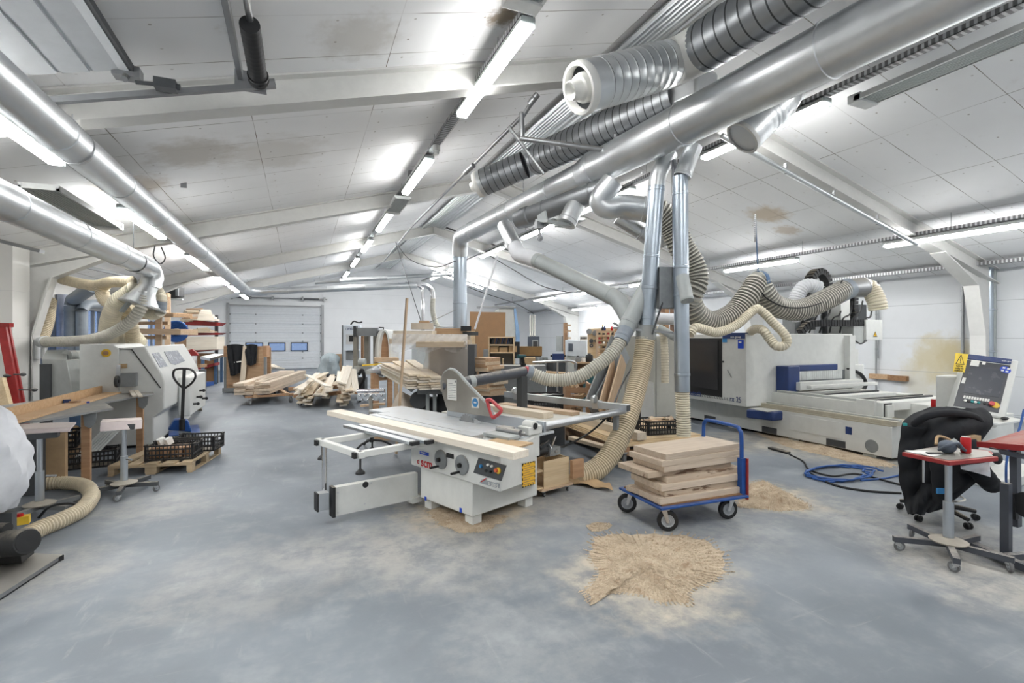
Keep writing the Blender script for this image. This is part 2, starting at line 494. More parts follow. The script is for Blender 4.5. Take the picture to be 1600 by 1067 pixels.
base = t.mix(t.ramp(big, .3, .7), lin((236, 237, 238)), lin((244, 245, 246)))
base = t.mix(t.ramp(med, .60, .80, 0, .4), base, lin((188, 183, 172)))
for (u, v, r, kk, cc, side) in ((790, 25, .30, .85, (120, 100, 70), 0), (300, 240, .8, .45, (150, 138, 116), 0), (560, 60, .6, .35, (160, 150, 132), 0), (205, 290, .7, .5, (150, 126, 92), 0),
        (1200, 335, .6, .6, (186, 158, 110), 1), (1230, 360, .4, .5, (170, 142, 100), 1), (430, 240, 1.0, .3, (168, 158, 138), 0)):
    # ray / roof plane intersection
    d = W(u, v, 1)-Vector((0, 0, CH)); sg = 1 if side == 0 else -1
    D = (ZR-sg*SL*XM-CH)/(d.z-sg*SL*d.x)
    q = Vector((0, 0, CH))+d*D
    base = t.mix(t.math('MULTIPLY', t.spot(tuple(q), r), kk), base, lin(cc))
seamk = t.ramp(t.noise(.7, p, 3), .36, .62, .12, .95)
col = t.mix(t.math('MULTIPLY', br.outputs['Fac'], seamk), base, lin((84, 68, 48)))
# screw heads
sp = t.n('ShaderNodeSeparateXYZ'); t.l(sub.outputs[0], sp.inputs[0])
fx = t.math('ABSOLUTE', t.math('SUBTRACT', t.math('FRACT', t.math('ADD', t.math('DIVIDE', sp.outputs[0], .8), .30)), .5))
fy = t.math('ABSOLUTE', t.math('SUBTRACT', t.math('FRACT', t.math('ADD', t.math('DIVIDE', sp.outputs[1], .405), .25)), .5))
dd = t.math('SQRT', t.math('ADD', t.math('POWER', t.math('MULTIPLY', fx, .8), 2.), t.math('POWER', t.math('MULTIPLY', fy, .405), 2.)))
dot = t.ramp(dd, .010, .018, 1, 0)
col = t.mix(t.math('MULTIPLY', dot, t.ramp(t.noise(2.1, p, 2), .35, .6, .1, .7)), col, lin((128, 118, 104)))
t.l(col, t.b.inputs['Base Color']); M['ceiling_board'] = t.m
# ---- wall material with panel seams
def wall_mat(name, rgb, seam, spots=()):
    t = NT(name); t.set(Roughness=.55); p = t.pos(); s = t.n('ShaderNodeSeparateXYZ'); t.l(p, s.inputs[0])
    f = t.math('ABSOLUTE', t.math('SUBTRACT', t.math('FRACT', t.math('DIVIDE', t.math('ADD', s.outputs[2], .86), .90)), .5))
    line = t.ramp(f, .490, .497, 0, seam)
    col = t.mix(t.ramp(t.noise(.7, p, 5), .3, .7), lin(tuple(x-7 for x in rgb)), lin(rgb))
    for (q, r, k, cc) in spots: col = t.mix(t.math('MULTIPLY', t.spot(q, r, p), k), col, lin(cc))
    col = t.mix(line, col, lin((150, 154, 158))); t.l(col, t.b.inputs['Base Color']); M[name] = t.m
wall_mat('wall_left_paint', (222, 221, 217), .15)
wall_mat('wall_right_paint', (222, 225, 228), .8, [(tuple(Xp(1468, 560, XR)), .85, .75, (196, 184, 146)), (tuple(Xp(1495, 555, XR)), .6, .6, (186, 172, 130)), (tuple(Xp(1440, 590, XR)), .8, .45, (200, 190, 156))])
wall_mat('wall_back_paint', (228, 230, 232), .3)
# ---- shell
struct('floor', MB().bx(XL-.2, XR+.2, YF-.2, YB+.2, -.2, 0), 'floor_concrete')
for nm, xa, xb in (('ceiling', XL-.2, XM), ('ceiling', XM, XR+.2)):
    pl = [(xa, YF-.2, zc(xa)), (xb, YF-.2, zc(xb)), (xb, YF-.2, zc(xb)+.2), (xa, YF-.2, zc(xa)+.2)]
    struct(nm, MB().prism(pl, (0, YB-YF+.4, 0)), 'ceiling_board')
WIN = [(14.9, 16.0), (17.9, 19.3), (24.0, 25.9)]; WZ0, WZ1 = 1.0, 2.74
m = MB(); y = YF
for a, b in WIN:
    m.bx(XL-.2, XL, y, a, 0, zc(XL)); m.bx(XL-.2, XL, a, b, 0, WZ0); m.bx(XL-.2, XL, a, b, WZ1, zc(XL)); y = b
m.bx(XL-.2, XL, y, YB+.2, 0, zc(XL)); struct('wall_left', m, 'wall_left_paint')
struct('wall_right', MB().bx(XR, XR+.2, YF, YB+.2, 0, zc(XR)), 'wall_right_paint')
GX0, GX1, GZ = -3.8, 1.21, 3.72
gab = lambda x0, x1, z0, Y, th: [(x, Y, z) for x, z in ([(x0, z0), (x1, z0), (x1, zc(x1))]+([(XM, ZR)] if x0 < XM < x1 else [])+[(x0, zc(x0))])]
m = MB(); m.prism(gab(XL, GX0, 0, YB, .2), (0, .2, 0)); m.prism(gab(GX1, XR, 0, YB, .2), (0, .2, 0)); m.prism(gab(GX0, GX1, GZ, YB, .2), (0, .2, 0))
struct('wall_back', m, 'wall_back_paint')
struct('wall_front', MB().prism(gab(XL-.2, XR+.2, 0, YF-.2, .2), (0, .2, 0)), 'wall_back_paint')
for i, (a, b) in enumerate(WIN):
    f = MB(); w = .09
    f.bx(XL-.18, XL-.02, a, a+w, WZ0, WZ1).bx(XL-.18, XL-.02, b-w, b, WZ0, WZ1).bx(XL-.18, XL-.02, a+w, b-w, WZ0, WZ0+w).bx(XL-.18, XL-.02, a+w, b-w, WZ1-w, WZ1)
    f.bx(XL-.14, XL-.06, (a+b)/2-.04, (a+b)/2+.04, WZ0+w, WZ1-w)
    o = struct('window_%d' % (i+1), f, 'mid_grey')
    MB().bx(XL-.11, XL-.10, a+w, b-w, WZ0+w, WZ1-w).build('pane', 'window_pane' if 'window_pane' in M else glass('window_pane', (240, 244, 250), .10, .03), o, True)
# grounds outside the windows
w = bpy.data.worlds.new('sky'); SC.world = w; w.use_nodes = True
bg = w.node_tree.nodes['Background']; bg.inputs['Color'].default_value = lin((150, 180, 225)); bg.inputs['Strength'].default_value = .2
# ---- portal frames: rafters, haunches, columns
for i, Y in enumerate(YFR):
    m = MB(); d = .34; fw = .13
    for sg in (-1, 1):
        X = lambda x: XM+sg*(x)                     # x: distance from the ridge
        E = XM-XL
        za = lambda x: ZR-SL*x
        web = [(X(0), Y, za(0)), (X(E), Y, za(E)), (X(E), Y, za(E)-d), (X(0), Y, za(0)-d)]
        m.prism([Vector(p)-Vector((0, .012, 0)) for p in web], (0, .024, 0))
        m.prism([(X(0), Y-fw, za(0)-d), (X(E), Y-fw, za(E)-d), (X(E), Y-fw, za(E)-d-.025), (X(0), Y-fw, za(0)-d-.025)], (0, 2*fw, 0))
        m.prism([(X(0), Y-fw, za(0)-.004), (X(E), Y-fw, za(E)-.004), (X(E), Y-fw, za(E)-.03), (X(0), Y-fw, za(0)-.03)], (0, 2*fw, 0))
        # haunch plate and its flange, x from ridge / z above floor
        H = [(9.87, CH+1.40), (8.23, CH+1.88), (9.53, CH+1.215), (9.82, CH+.03), (9.9, CH+.03), (E, CH+.03), (E, CH+1.5)]
        m.prism([(X(x), Y-.012, z) for x, z in H], (0, .024, 0))
        seq = [(8.2, CH+1.89), (9.53, CH+1.215), (9.82, CH+.03)]
        for (x0, z0), (x1, z1) in zip(seq, seq[1:]):
            m.bar((X(x0), Y, z0), (X(x1), Y, z1), .30, .03, (sg*-.5, 0, -.5) if abs(z1-z0) < .9 else (1, 0, 0))
        # column
        m.bx(X(9.80), X(9.83), Y-.15, Y+.15, 0, CH+.04); m.bx(X(9.83), X(E), Y-.012, Y+.012, 0, CH+.04)
    m.bx(XM-.012, XM+.012, Y-.12, Y+.12, ZR-d-.02, ZR-.01)
    struct('trim_%d' % (i+1), m, 'frame_paint' if 'frame_paint' in M else paint('frame_paint', (216, 216, 213), .45, var=.04))
# boxed pilaster beside the second column on the left
struct('trim_6', MB().bx(XL, -4.99, 12.3, 12.95, 0, zc(-5.0)-.02), 'wall_left_paint')
# corrugated strips along the ridge, black strips painting gap shade beside the frames
def corr(y0, y1, k):
    m = MB(); n = 54; pts = []
    prof = []
    for j in range(n+1):
        x = 4.30+.92*j/n; prof.append((x, zc(x)-.05-(.035 if (j//3) % 2 else 0)))
    m.sheet(lambda a, b: (prof[int(round(a*n))][0], y0+(y1-y0)*b, prof[int(round(a*n))][1]), n, 1, .004)
    struct('trim_%d' % k, m, 'galv')
for k, (a, b) in enumerate(zip(YFR, YFR[1:]+[YB])): corr(a+.16, b-.16, 7+k)
for k, (Y, x0, x1) in enumerate(((19.25, 5.3, 6.0), (19.25, 7.2, 8.0), (19.95, 5.6, 9.0), (13.5, 6.6, 8.8), (13.5, 9.2, 11.6), (26.5, 3.4, 4.6), (26.5, 5.2, 7.0))):
    m = MB()
    for j in range(12):
        xa = x0+(x1-x0)*j/12; xb = x0+(x1-x0)*(j+1)/12
        m.prism([(xa, Y-.1, zc(xa)-.004), (xb, Y-.1, zc(xb)-.004), (xb, Y-.1, zc(xb)-.012), (xa, Y-.1, zc(xa)-.012)], (0, .2, 0))
    g = struct('trim_%d' % (20+k), m, 'black')
# ---- sectional door in the back wall
dr = thing('door_1', None, None, ((GX0+GX1)/2, YB, 0)); dr['kind'] = 'structure'
WX = [(-2.93, -2.01), (-1.75, -.83), (-.557, .388)]; wz0, wz1 = 1.04, 1.56
rows = [0, .62, 1.0, 1.62, 2.12, 2.64, 3.18, GZ]
for z0, z1 in zip(rows, rows[1:]):
    m = MB()
    if abs(z0-1.0) < .01:
        x = GX0+.06
        for a, b in WX: m.bx(x, a, YB+.02, YB+.07, z0+.004, z1-.004); m.bx(a, b, YB+.02, YB+.07, z0+.004, wz0); m.bx(a, b, YB+.02, YB+.07, wz1, z1-.004); x = b
        m.bx(x, GX1-.06, YB+.02, YB+.07, z0+.004, z1-.004)
    else:
        m.bx(GX0+.06, GX1-.06, YB+.03, YB+.07, z0+.004, z1-.004)
        n = max(2, int((z1-z0)/.13))
        for j in range(n): m.bx(GX0+.06, GX1-.06, YB+.02, YB+.035, z0+(z1-z0)*(j+.1)/n, z0+(z1-z0)*(j+.9)/n)
    m.build('door_section', 'door_metal' if 'door_metal' in M else paint('door_metal', (206, 210, 214), .38, var=.04), dr, True, bevel=.006)
for a, b in WX:
    f = MB(); q = .05
    f.bx(a, b, YB, YB+.06, wz0, wz0+q).bx(a, b, YB, YB+.06, wz1-q, wz1).bx(a, a+q, YB, YB+.06, wz0, wz1).bx(b-q, b, YB, YB+.06, wz0, wz1)
    o = f.build('window_frame', 'black', dr, True)
    MB().bx(a+q, b-q, YB+.03, YB+.04, wz0+q, wz1-q).build('pane', 'window_pane', o, True)
m = MB()
for x in (GX0, GX1): m.bx(x-.07, x+.07, YB-.08, YB+.02, 0, GZ+.1)
m.bx(GX0, GX1, YB-.05, YB+.02, GZ-.05, GZ+.02); m.build('track', 'steel_dull', dr, True)
m = MB(); m.cyl((GX0-.2, YB-.18, GZ+.42), (GX1+.25, YB-.18, GZ+.42), .035, n=10)
for x in (-3.6, -1.5, .1, GX1+.1): m.bx(x-.05, x+.05, YB-.26, YB, GZ+.3, GZ+.55)
m.build('spring_shaft', 'steel_dull', dr, True)
for a, b in ((-3.5, -2.6), (0, 1.0)):
    MB().spiral((a, YB-.18, GZ+.42), (b, YB-.18, GZ+.42), .06, .05, 12).build('spring', 'dark_grey', dr, True)
m = MB()
for z in rows[1:-1]:
    for x in (GX0+.1, GX1-.1, -2.4, 0.1): m.bx(x-.04, x+.04, YB-.02, YB+.03, z-.04, z+.04)
m.each('hinge', 'mid_grey', dr, True)
# ================================================================ CEILING ROWS: trays, lights, heaters
t = NT('tray_metal'); t.set(Metallic=.9, Roughness=.4); p = t.pos(); s = t.n('ShaderNodeSeparateXYZ'); t.l(p, s.inputs[0])
fy = t.math('FRACT', t.math('DIVIDE', s.outputs[1], .075)); hole = t.math('MULTIPLY', t.ramp(fy, .42, .44), t.ramp(fy, .97, .99, 1, 0))
t.l(t.mix(hole, lin((184, 186, 188)), lin((104, 104, 106))), t.b.inputs['Base Color']); t.l(t.math('SUBTRACT', .9, t.math('MULTIPLY', hole, .9)), t.b.inputs['Metallic']); M['tray_metal'] = t.m
LN = 2.42
def light_fix(x, z, y0, y1, label, group, rz=None):
    """z: underside of the diffuser"""
    t = thing('ceiling_light', label, 'light', (x, (y0+y1)/2, z), 0, group)
    L = (y1-y0)/2
    prof = [(-.09, .071), (.09, .071), (.09, .115), (.05, .14), (-.05, .14), (-.09, .115)]
    MB().prism([(a, -L, b) for a, b in prof], (0, 2*L, 0)).build('housing', 'mid_light' if 'mid_light' in M else paint('mid_light', (196, 198, 198), .5), t)
    prof = [(-.084, .072), (-.088, .046), (-.06, .005), (-.045, 0), (.045, 0), (.06, .005), (.088, .046), (.084, .072)]
    MB().prism([(a, -L+.03, b) for a, b in prof], (0, 2*L-.06, 0)).build('diffuser', 'lamp', t)
    m = MB()
    for s in (-1, 1): m.bx(-.08, .08, s*L-.015, s*L+.015, .01, .13)
    m.each('end_cap', 'clear_plastic', t)
    m = MB()
    for s in (-.6, .6): m.bx(-.02, .02, s*L-.02, s*L+.02, .14, .22)
    m.each('clip', 'steel', t)
    return t
def heater(x, z, y0, y1, label, group='radiant heaters hung on the cable trays', box=1):
    t = thing('radiant_heater', label, 'heater', (x, (y0+y1)/2, z), 0, group); L = (y1-y0)/2
    m = MB().bx(-.2, .2, -L, L, .03, .07); m.bx(-.2, -.17, -L, L, 0, .03).bx(.17, .2, -L, L, 0, .03).bx(-.2, .2, -L, -L+.03, 0, .03).bx(-.2, .2, L-.03, L, 0, .03)
    m.build('casing', 'white_paint', t)
    m = MB()
    for j in range(8): m.bx(-.16+.04*j, -.13+.04*j, -L+.03, L-.03, .008, .03)
    m.bx(-.17, .17, -L+.03, L-.03, .02, .03).build('radiant_panel', 'pipe_grey', t)
    if box: MB().bx(-.2, .2, -box*L-.09, -box*L+.09, -.02, .10).build('terminal_box', 'white_paint', t, bevel=.01)
    return t
def tray(x, z, y0, y1, label, hang=3.25):
    t = thing('cable_tray', label, 'cable tray', (x, (y0+y1)/2, z), 0, 'perforated cable trays that carry the light rows'); L = (y1-y0)/2
    MB().bx(-.07, .07, -L, L, 0, .006).bx(-.07, -.064, -L, L, 0, .07).bx(.064, .07, -L, L, 0, .07).build('channel', 'tray_metal', t)
    y = y0+.8
    while y < y1:
        h = zc(x)-z
        MB().cyl((0, y-(y0+y1)/2, 0), (0, y-(y0+y1)/2, h), .006, n=6).build('hanger', 'steel_dull', t); y += hang
RX = [(-2.6, CH+1.98), (2.28, CH+3.36), (7.1, CH+3.38), (12.1, CH+2.0)]
G = 'strip lights hung below the cable trays'
side = ['above the left aisle', 'left of the ridge', 'right of the ridge', 'on the right above the long machine']
LIGHTS = [[(-3.5, 0), (-.4, 0), (2.2, 0), (4.95, 0), (9.7, 0), (14.7, 0), (19.3, 0), (22.7, 0), (27, 0)],
          [(-2.6, 0), (.1, 0), (4.95, 0), (9.45, 0), (13.95, 0), (18.2, 0), (22.6, 0), (27.4, 0)],
          [(-2.6, 0), (.1, 0), (4.95, 0), (9.6, 0), (13.4, 0), (17.7, 0), (22.5, 0), (26.6, 0)],
          [(-3, 0), (1.6, 0), (4.66, 0), (9.25, 0), (14.1, 0), (18.4, 0), (22.9, 0)]]
ordn = ['nearest', 'second', 'third', 'fourth', 'fifth', 'sixth', 'seventh']
for (x, z), sd, L in zip(RX, side, LIGHTS):
    tray(x, z+.16, YF+.3, 31.5, 'perforated steel cable tray with the light row ' + sd)
    vis = 0
    for y, _ in L:
        if y < 4.5: lb = 'added strip light behind the viewer in the row ' + sd  # unseen fixtures, added to light the hall
        else: lb = '%s lit strip light in the row %s' % (ordn[vis], sd); vis += 1
        light_fix(x, z, y, y+LN, lb, G)
heater(-3.0, CH+1.84, 8.0, 10.4, 'grey radiant heater panel between the first two lights of the left aisle row', box=-1)
heater(-2.5, CH+2.0, 17.5, 19.0, 'small radiant heater between the third and fourth lights of the left aisle row')
heater(2.1, CH+3.42, 2.7, 4.7, 'radiant heater panel at the top edge, beside the light row left of the ridge', box=-1)
heater(2.28, CH+3.36, 12.2, 13.7, 'radiant heater between the second and third lights left of the ridge', box=-1)
heater(7.35, CH+3.32, 2.75, 4.6, 'long grey radiant heater under the near end of the tray right of the ridge', box=-1)
heater(7.2, CH+3.3, 12.2, 13.3, 'radiant heater under the tray behind the galvanised blast gate', box=0)
heater(12.1, CH+2.0, 17.0, 18.2, 'far radiant heater in the row along the right side', box=0)
# strip lights on the slope of the fourth frame and one on the right wall
for k, (xa, xb, dz) in enumerate(((6.3, 9.9, .05), (6.3, 9.0, .32))):
    Y = 25.7-.35*k; za, zb = zc(xa)-.42-dz, zc(xb)-.42-dz
    t = thing('sloping_light', ('upper' if k == 0 else 'lower')+' of the two lit strip lights mounted along the sloping far frame', 'light', (xa, Y, za), 0, 'strip lights on the far frame')
    MB().bar((0, 0, .05), (xb-xa, 0, zb-za+.05), .12, .04).build('housing', 'mid_light', t)
    MB().bar((0, 0, 0), (xb-xa, 0, zb-za), .10, .06).build('diffuser', 'lamp', t)
light_fix(14.2, CH+1.50, 22.3, 24.7, 'lit strip light close to the right wall above the tool board', G)
m = MB().bx(14.6, 14.74, YF+.2, 31.8, CH+1.68, CH+1.69).bx(14.6, 14.606, YF+.2, 31.8, CH+1.68, CH+1.76).bx(14.734, 14.74, YF+.2, 31.8, CH+1.68, CH+1.76)
tag(m.build('cable_tray', 'tray_metal'), 'white perforated cable tray along the top of the right wall', 'cable tray')
m = MB().cyl((2.28, 8.95, CH+3.40), (2.28, 8.95, CH+3.50), .07, n=14); m.lathe((2.28, 8.95, CH+3.33), (0, 0, 1), [(.03, 0), (.05, .01), (.05, .07)], 14)
tag(m.build('smoke_detector', 'white_paint'), 'round white smoke detector under the tray left of the ridge', 'smoke detector')
# ================================================================ DUCTS
# left main duct
t = thing('exhaust_duct', 'long round galvanised duct running the length of the left aisle', 'duct', (-2.1, 3, CH+1.9))
y0, y1 = -4.5, 23.3
MB().duct((-2.1, y0, CH+1.90), (-2.1, y1, CH+1.95), .18, 28, [i/16 for i in range(1, 16)]).build('straight_pipe', 'galv', t, True)
MB().sweep(spline([(-2.1, y1, CH+1.95), (-2.1, y1+.3, CH+1.96), (-1.95, y1+.62, CH+1.97), (-1.65, y1+.78, CH+1.98), (-1.35, y1+.8, CH+2.0)], 5), .18, 24).build('elbow', 'galv', t, True)
e = W(655, 444, 23.7); e.y = y1+.8
MB().duct((-1.35, y1+.8, CH+2.0), tuple(e), .15, 24, every=1.5).build('straight_pipe', 'galv', t, True)
for yy in (6.3, 13.0, 19.5):
    m = MB().lathe((-2.1, yy-.02, CH+1.91), (0, 1, 0), [(.186, 0), (.19, 0), (.19, .04), (.186, .04)], 24); m.cyl((-2.1, yy, CH+2.09), (-2.1, yy, zc(-2.1)-.36), .008, n=6)
    m.build('hanger_band', 'steel', t, True)
# thin pipe beside it and the two droppers at the back
a = e+Vector((-3.4, .05, .02)); m = MB().duct(W(492, 441, 22), W(706, 428, 24.5), .10, 16, every=2); tag(m.build('exhaust_duct', 'galv'), 'thin galvanised pipe sloping across the back above the wide duct', 'duct')
t = thing('dropper_pipe', 'slim shiny pipe bending down to the far planer at the back', 'duct', tuple(e))
MB().sweep(spline([e+Vector((-.9, -.02, 0)), e+Vector((-.1, 0, .0)), e+Vector((.22, 0, -.12)), e+Vector((.3, 0, -.5)), e+Vector((.3, 0, -2.6))], 8), .085, 16).build('pipe', 'chrome', t, True)
t = thing('dropper_pipe', 'dropper with cream flexible hose right of the slim shiny pipe', 'duct', tuple(e+Vector((.8, 0, 0))))
MB().sweep(spline([e+Vector((-.5, .25, .05)), e+Vector((.35, .2, .06)), e+Vector((.75, .2, -.15)), e+Vector((.85, .2, -.6))], 8), .12, 16).build('elbow', 'chrome', t, True)
MB().hose([e+Vector((.85, .2, -.6)), e+Vector((.85, .2, -1.3)), e+Vector((1.1, .2, -2.0)), e+Vector((1.7, .1, -2.5)), e+Vector((2.6, 0, -2.7))], .12, .06).build('hose', 'hose_pale', t, True)
# left second duct with the cone hood
t = thing('exhaust_duct', 'galvanised duct on the far left ending in a cone hood with hoses', 'duct', (-2.64, 6, CH+1.3))
zz = CH+1.31; ye = 11.1
MB().duct((-2.64, -4.5, zz), (-2.64, ye, zz), .18, 28, [i/10 for i in range(1, 10)]).build('straight_pipe', 'galv', t, True)
cn = Vector((-2.62, 11.35, zz-.52))
MB().sweep(spline([(-2.64, ye, zz), (-2.64, ye+.28, zz-.02), (-2.62, ye+.42, zz-.15), cn+Vector((0, .06, .25)), cn+Vector((0, 0, .1))], 6), .18, 24).build('elbow', 'galv', t, True)
ax = Vector((-.32, -.1, -1)).normalized()
MB().lathe(cn+Vector((0, 0, .14)), ax, [(.19, -.02), (.19, .0), (.37, .34), (.385, .345), (.385, .37), (.37, .375), (.05, .375)], 34).build('cone_hood', 'galv', t, True)
m = MB().lathe((-2.64, 10.4, zz), (0, 1, 0), [(.184, 0), (.19, 0), (.19, .03), (.184, .03)], 24); m.cyl((-2.64, 10.4, zz+.18), (-2.64, 10.4, zc(-2.64)-.05), .007, n=6).build('hanger_band', 'dark_grey', t, True)
hood_pt = cn+Vector((0, 0, .14))+ax*.42
# big duct above the saw
A = Vector((4.98, 2.2, CH+2.9)); dirv = (Vector((4.24, 13.84, CH+2.9))-Vector((4.87, 4.08, CH+2.9))).normalized()
A = Vector((4.87, 4.08, CH+2.9))-dirv*6.5; B1 = W(962, 264, 8.64); B1 = Vector((4.87, 4.08, CH+2.9))+dirv*3.2; B2 = Vector((4.24, 13.84, CH+2.9))-dirv*.35
t = thing('main_duct', 'big round galvanised duct crossing the hall above the saw', 'duct', (4.6, 6, CH+2.9))
MB().duct(A, B1, .285, 32, [.1, .28, .46, .60, .80]).build('straight_pipe', 'galv', t, True)
MB().lathe(B1, dirv, [(.285, 0), (.30, .01), (.30, .10), (.265, .2), (.265, .34), (.24, .42)], 32).build('reducer', 'galv', t, True)
MB().duct(B1+dirv*.42, B2, .235, 28, [.18, .48, .56, .9]).build('straight_pipe', 'galv', t, True)
E2 = Vector((4.24, 13.84, CH+2.9))
P = spline([B2, B2+dirv*.3+Vector((0, 0, -.02)), B2+dirv*.52+Vector((.05, 0, -.2)), B2+dirv*.62+Vector((.08, 0, -.5))], 8)
MB().sweep(P, .225, 28).build('elbow', 'galv', t, True)
lowend = Vector((P[-1].x, P[-1].y, 1.15))
MB().duct(P[-1], lowend, .2, 26, [.02, .45, .8]).build('straight_pipe', 'galv_blue' if 'galv_blue' in M else metal('galv_blue', (178, 188, 198), .34, .06), t, True)
for q in (.30, .62, .78):
    c = A+(B2-A)*q; MB().cyl(c+Vector((0, 0, .25)), (c.x, c.y, zc(c.x)-.3), .01, n=6).build('hanger', 'steel_dull', t, True)
# spiral supply ducts near the ridge
def nozzle(par, e, d, r):
    d = d.normalized()
    MB().lathe(e, d, [(r*.84, -.06), (r*1.0, -.06), (r*1.04, -.02), (r*1.03, .02), (r*.98, .05), (r*.86, .05), (r*.84, -.05)], 30).build('nozzle_ring', 'ceramic_white', par, True)
    MB().lathe(e-d*.07, d, [(.02, -.02), (r*.60, -.02), (r*.58, .06), (r*.52, .10), (r*.40, .11), (r*.38, .22), (r*.34, .24), (r*.02, .16)], 26).build('jet_nozzle', 'ceramic_white', par, True)
    MB().lathe(e-d*.10, d, [(.02, 0), (r*.95, 0), (r*.95, .02), (.02, .02)], 26).build('shade_disc', 'dark_grey', par, True)  # dark disc stands in for the shade inside the duct
S0 = Vector((5.05, -1.5, CH+3.6)); J1 = Vector((4.55, 5.15, CH+3.6)); e1 = W(908, 138, 5.86)
t = thing('supply_duct', 'large spiral supply duct with white ringed nozzle pointing left, high above the saw', 'duct', tuple(J1))
MB().spiral(S0, J1+Vector((.05, -.35, 0)), .30, .16, 32).build('spiral_pipe', 'galv_dark', t, True)
d1 = (e1-J1).normalized(); j0 = J1+d1*.25
MB().sweep(spline([J1+Vector((.04, -.35, 0)), J1+Vector((0, -.1, 0)), J1+d1*.12, j0], 5), .29, 28).build('branch_elbow', 'ceramic_white', t, True)
MB().spiral(j0, e1-d1*.16, .29, .13, 32).build('spiral_pipe', 'galv', t, True)
MB().cyl(e1-d1*.17, e1, .292, n=32, caps=False).build('spiral_pipe', 'galv', t, True)
nozzle(t, e1, d1, .29)
s2 = W(1062, 150, 7.25); J2 = W(838, 250, 9.83); e2 = W(748, 288, 10.2)
t = thing('supply_duct', 'second spiral supply duct with a nozzle, farther along the ridge', 'duct', tuple(J2))
dd = (J2-s2).normalized()
MB().spiral(s2, J2, .29, .15, 30).build('spiral_pipe', 'galv_dark', t, True)
MB().prism([s2-dd*.45+Vector(v) for v in ((-.2, 0, -.2), (.2, 0, -.2), (.2, 0, .2), (-.2, 0, .2))], dd*.5).build('transition', 'galv', t, True, bevel=.05)
d2 = (e2-J2).normalized()
MB().sweep([J2, J2+dd*.1, J2+d2*.25], .27, 26).build('branch_elbow', 'galv', t, True)
MB().spiral(J2+d2*.25, e2-d2*.12, .265, .13, 30).build('spiral_pipe', 'galv_dark', t, True)
MB().cyl(e2-d2*.13, e2, .267, n=30, caps=False).build('spiral_pipe', 'galv', t, True)
nozzle(t, e2, d2, .262)
a, b = W(1218, 120, 6.6), W(1161, 215, 6.6); d = (b-W(1190, 186, 6.6)).normalized()
t = thing('supply_duct', 'short spiral duct end seen under the big duct, right of centre', 'duct', tuple(a))
P = spline([a, W(1222, 150, 6.6), W(1208, 172, 6.6), W(1190, 186, 6.6), b], 8); MB().sweep(P, [.235*(1+.02*(i % 3 == 0)) for i in range(len(P))], 28).build('spiral_pipe', 'galv', t, True)
MB().lathe(b, d, [(.23, -.03), (.245, -.03), (.245, .02), (.21, .02), (.21, -.03)], 30).build('rim', 'ceramic_white', t, True)
# stub duct with cap, blast gate and reflector below the big duct
t = thing('branch_duct', 'capped branch duct with blast gate hanging under the big duct', 'duct', tuple(W(880, 330, 8.6)))
a, b = W(955, 290, 8.3), W(812, 343, 9.4); d = (b-a).normalized()
MB().duct(a, b, .17, 24, [.2, .7]).build('straight_pipe', 'galv_dark', t, True)
MB().lathe(b-d*.25, d, [(.17, 0), (.19, .02), (.19, .16), (.165, .17), (.165, .3), (.05, .3)], 24).build('cap', 'dark_grey' if False else 'galv_dark', t, True)
MB().duct(W(902, 315, 8.7), W(885, 350, 8.6), .16, 22, [.8]).build('outlet', 'galv', t, True)
c = W(872, 347, 8.6); MB().box(c+Vector((-.05, 0, -.02)), (.62, .34, .05), .2, .2).build('gate_plate', 'pipe_grey', t, True)
MB().bar(W(846, 333, 8.6), W(850, 356, 8.6), .3, .03, (1, 0, 0)).build('gate_flap', 'pipe_grey', t, True)
m = MB(); q = W(842, 352, 8.5); m.box(q, (.12, .12, .12)); m.cyl(q, q+Vector((.02, 0, -.22)), .025, n=8); m.lathe(q+Vector((.02, -.02, -.22)), (0, 1, 0), [(.02, 0), (.05, .005), (.05, .03), (.02, .035)], 12)
m.build('gate_actuator', 'steel_dull', t, True)
# elbows and pipes toward the grey flexible hose
t = thing('branch_duct', 'galvanised elbow leaving the big duct toward the dark grey ribbed hose', 'duct', tuple(W(940, 315, 8.3)))
MB().sweep(spline([W(958, 282, 8.2), W(945, 300, 8.25), W(938, 315, 8.3), W(950, 325, 8.3), W(972, 322, 8.3), W(1008, 326, 8.3)], 7), .185, 24).build('elbow', 'galv', t, True)
MB().duct(W(965, 322, 8.35), W(1010, 327, 8.3), .2, 24, [.15, .9]).build('straight_pipe', 'galv', t, True)
MB().hose([W(1010, 327, 8.3), W(1034, 335, 8.3), W(1052, 356, 8.3), W(1064, 385, 8.3), W(1080, 412, 8.3), W(1086, 436, 8.3), W(1080, 455, 8.3), W(1070, 470, 8.4)], .2, .055, .08, 16).build('ribbed_hose', 'hose_grey', t, True)
t = thing('branch_duct', 'thinner galvanised pipe slanting under the elbow of the big duct', 'duct', tuple(W(1000, 370, 8.8)))
MB().duct(W(966, 338, 8.8), W(1012, 368, 8.8), .15, 20, [.8]).build('straight_pipe', 'galv', t, True)
MB().sweep(spline([W(1008, 366, 8.8), W(1022, 376, 8.8), W(1034, 374, 8.75), W(1040, 364, 8.7)], 6), .15, 20).build('elbow', 'galv', t, True)
MB().duct(W(1020, 363, 8.7), W(1058, 368, 8.5), .11, 18, [.6]).build('straight_pipe', 'galv', t, True)
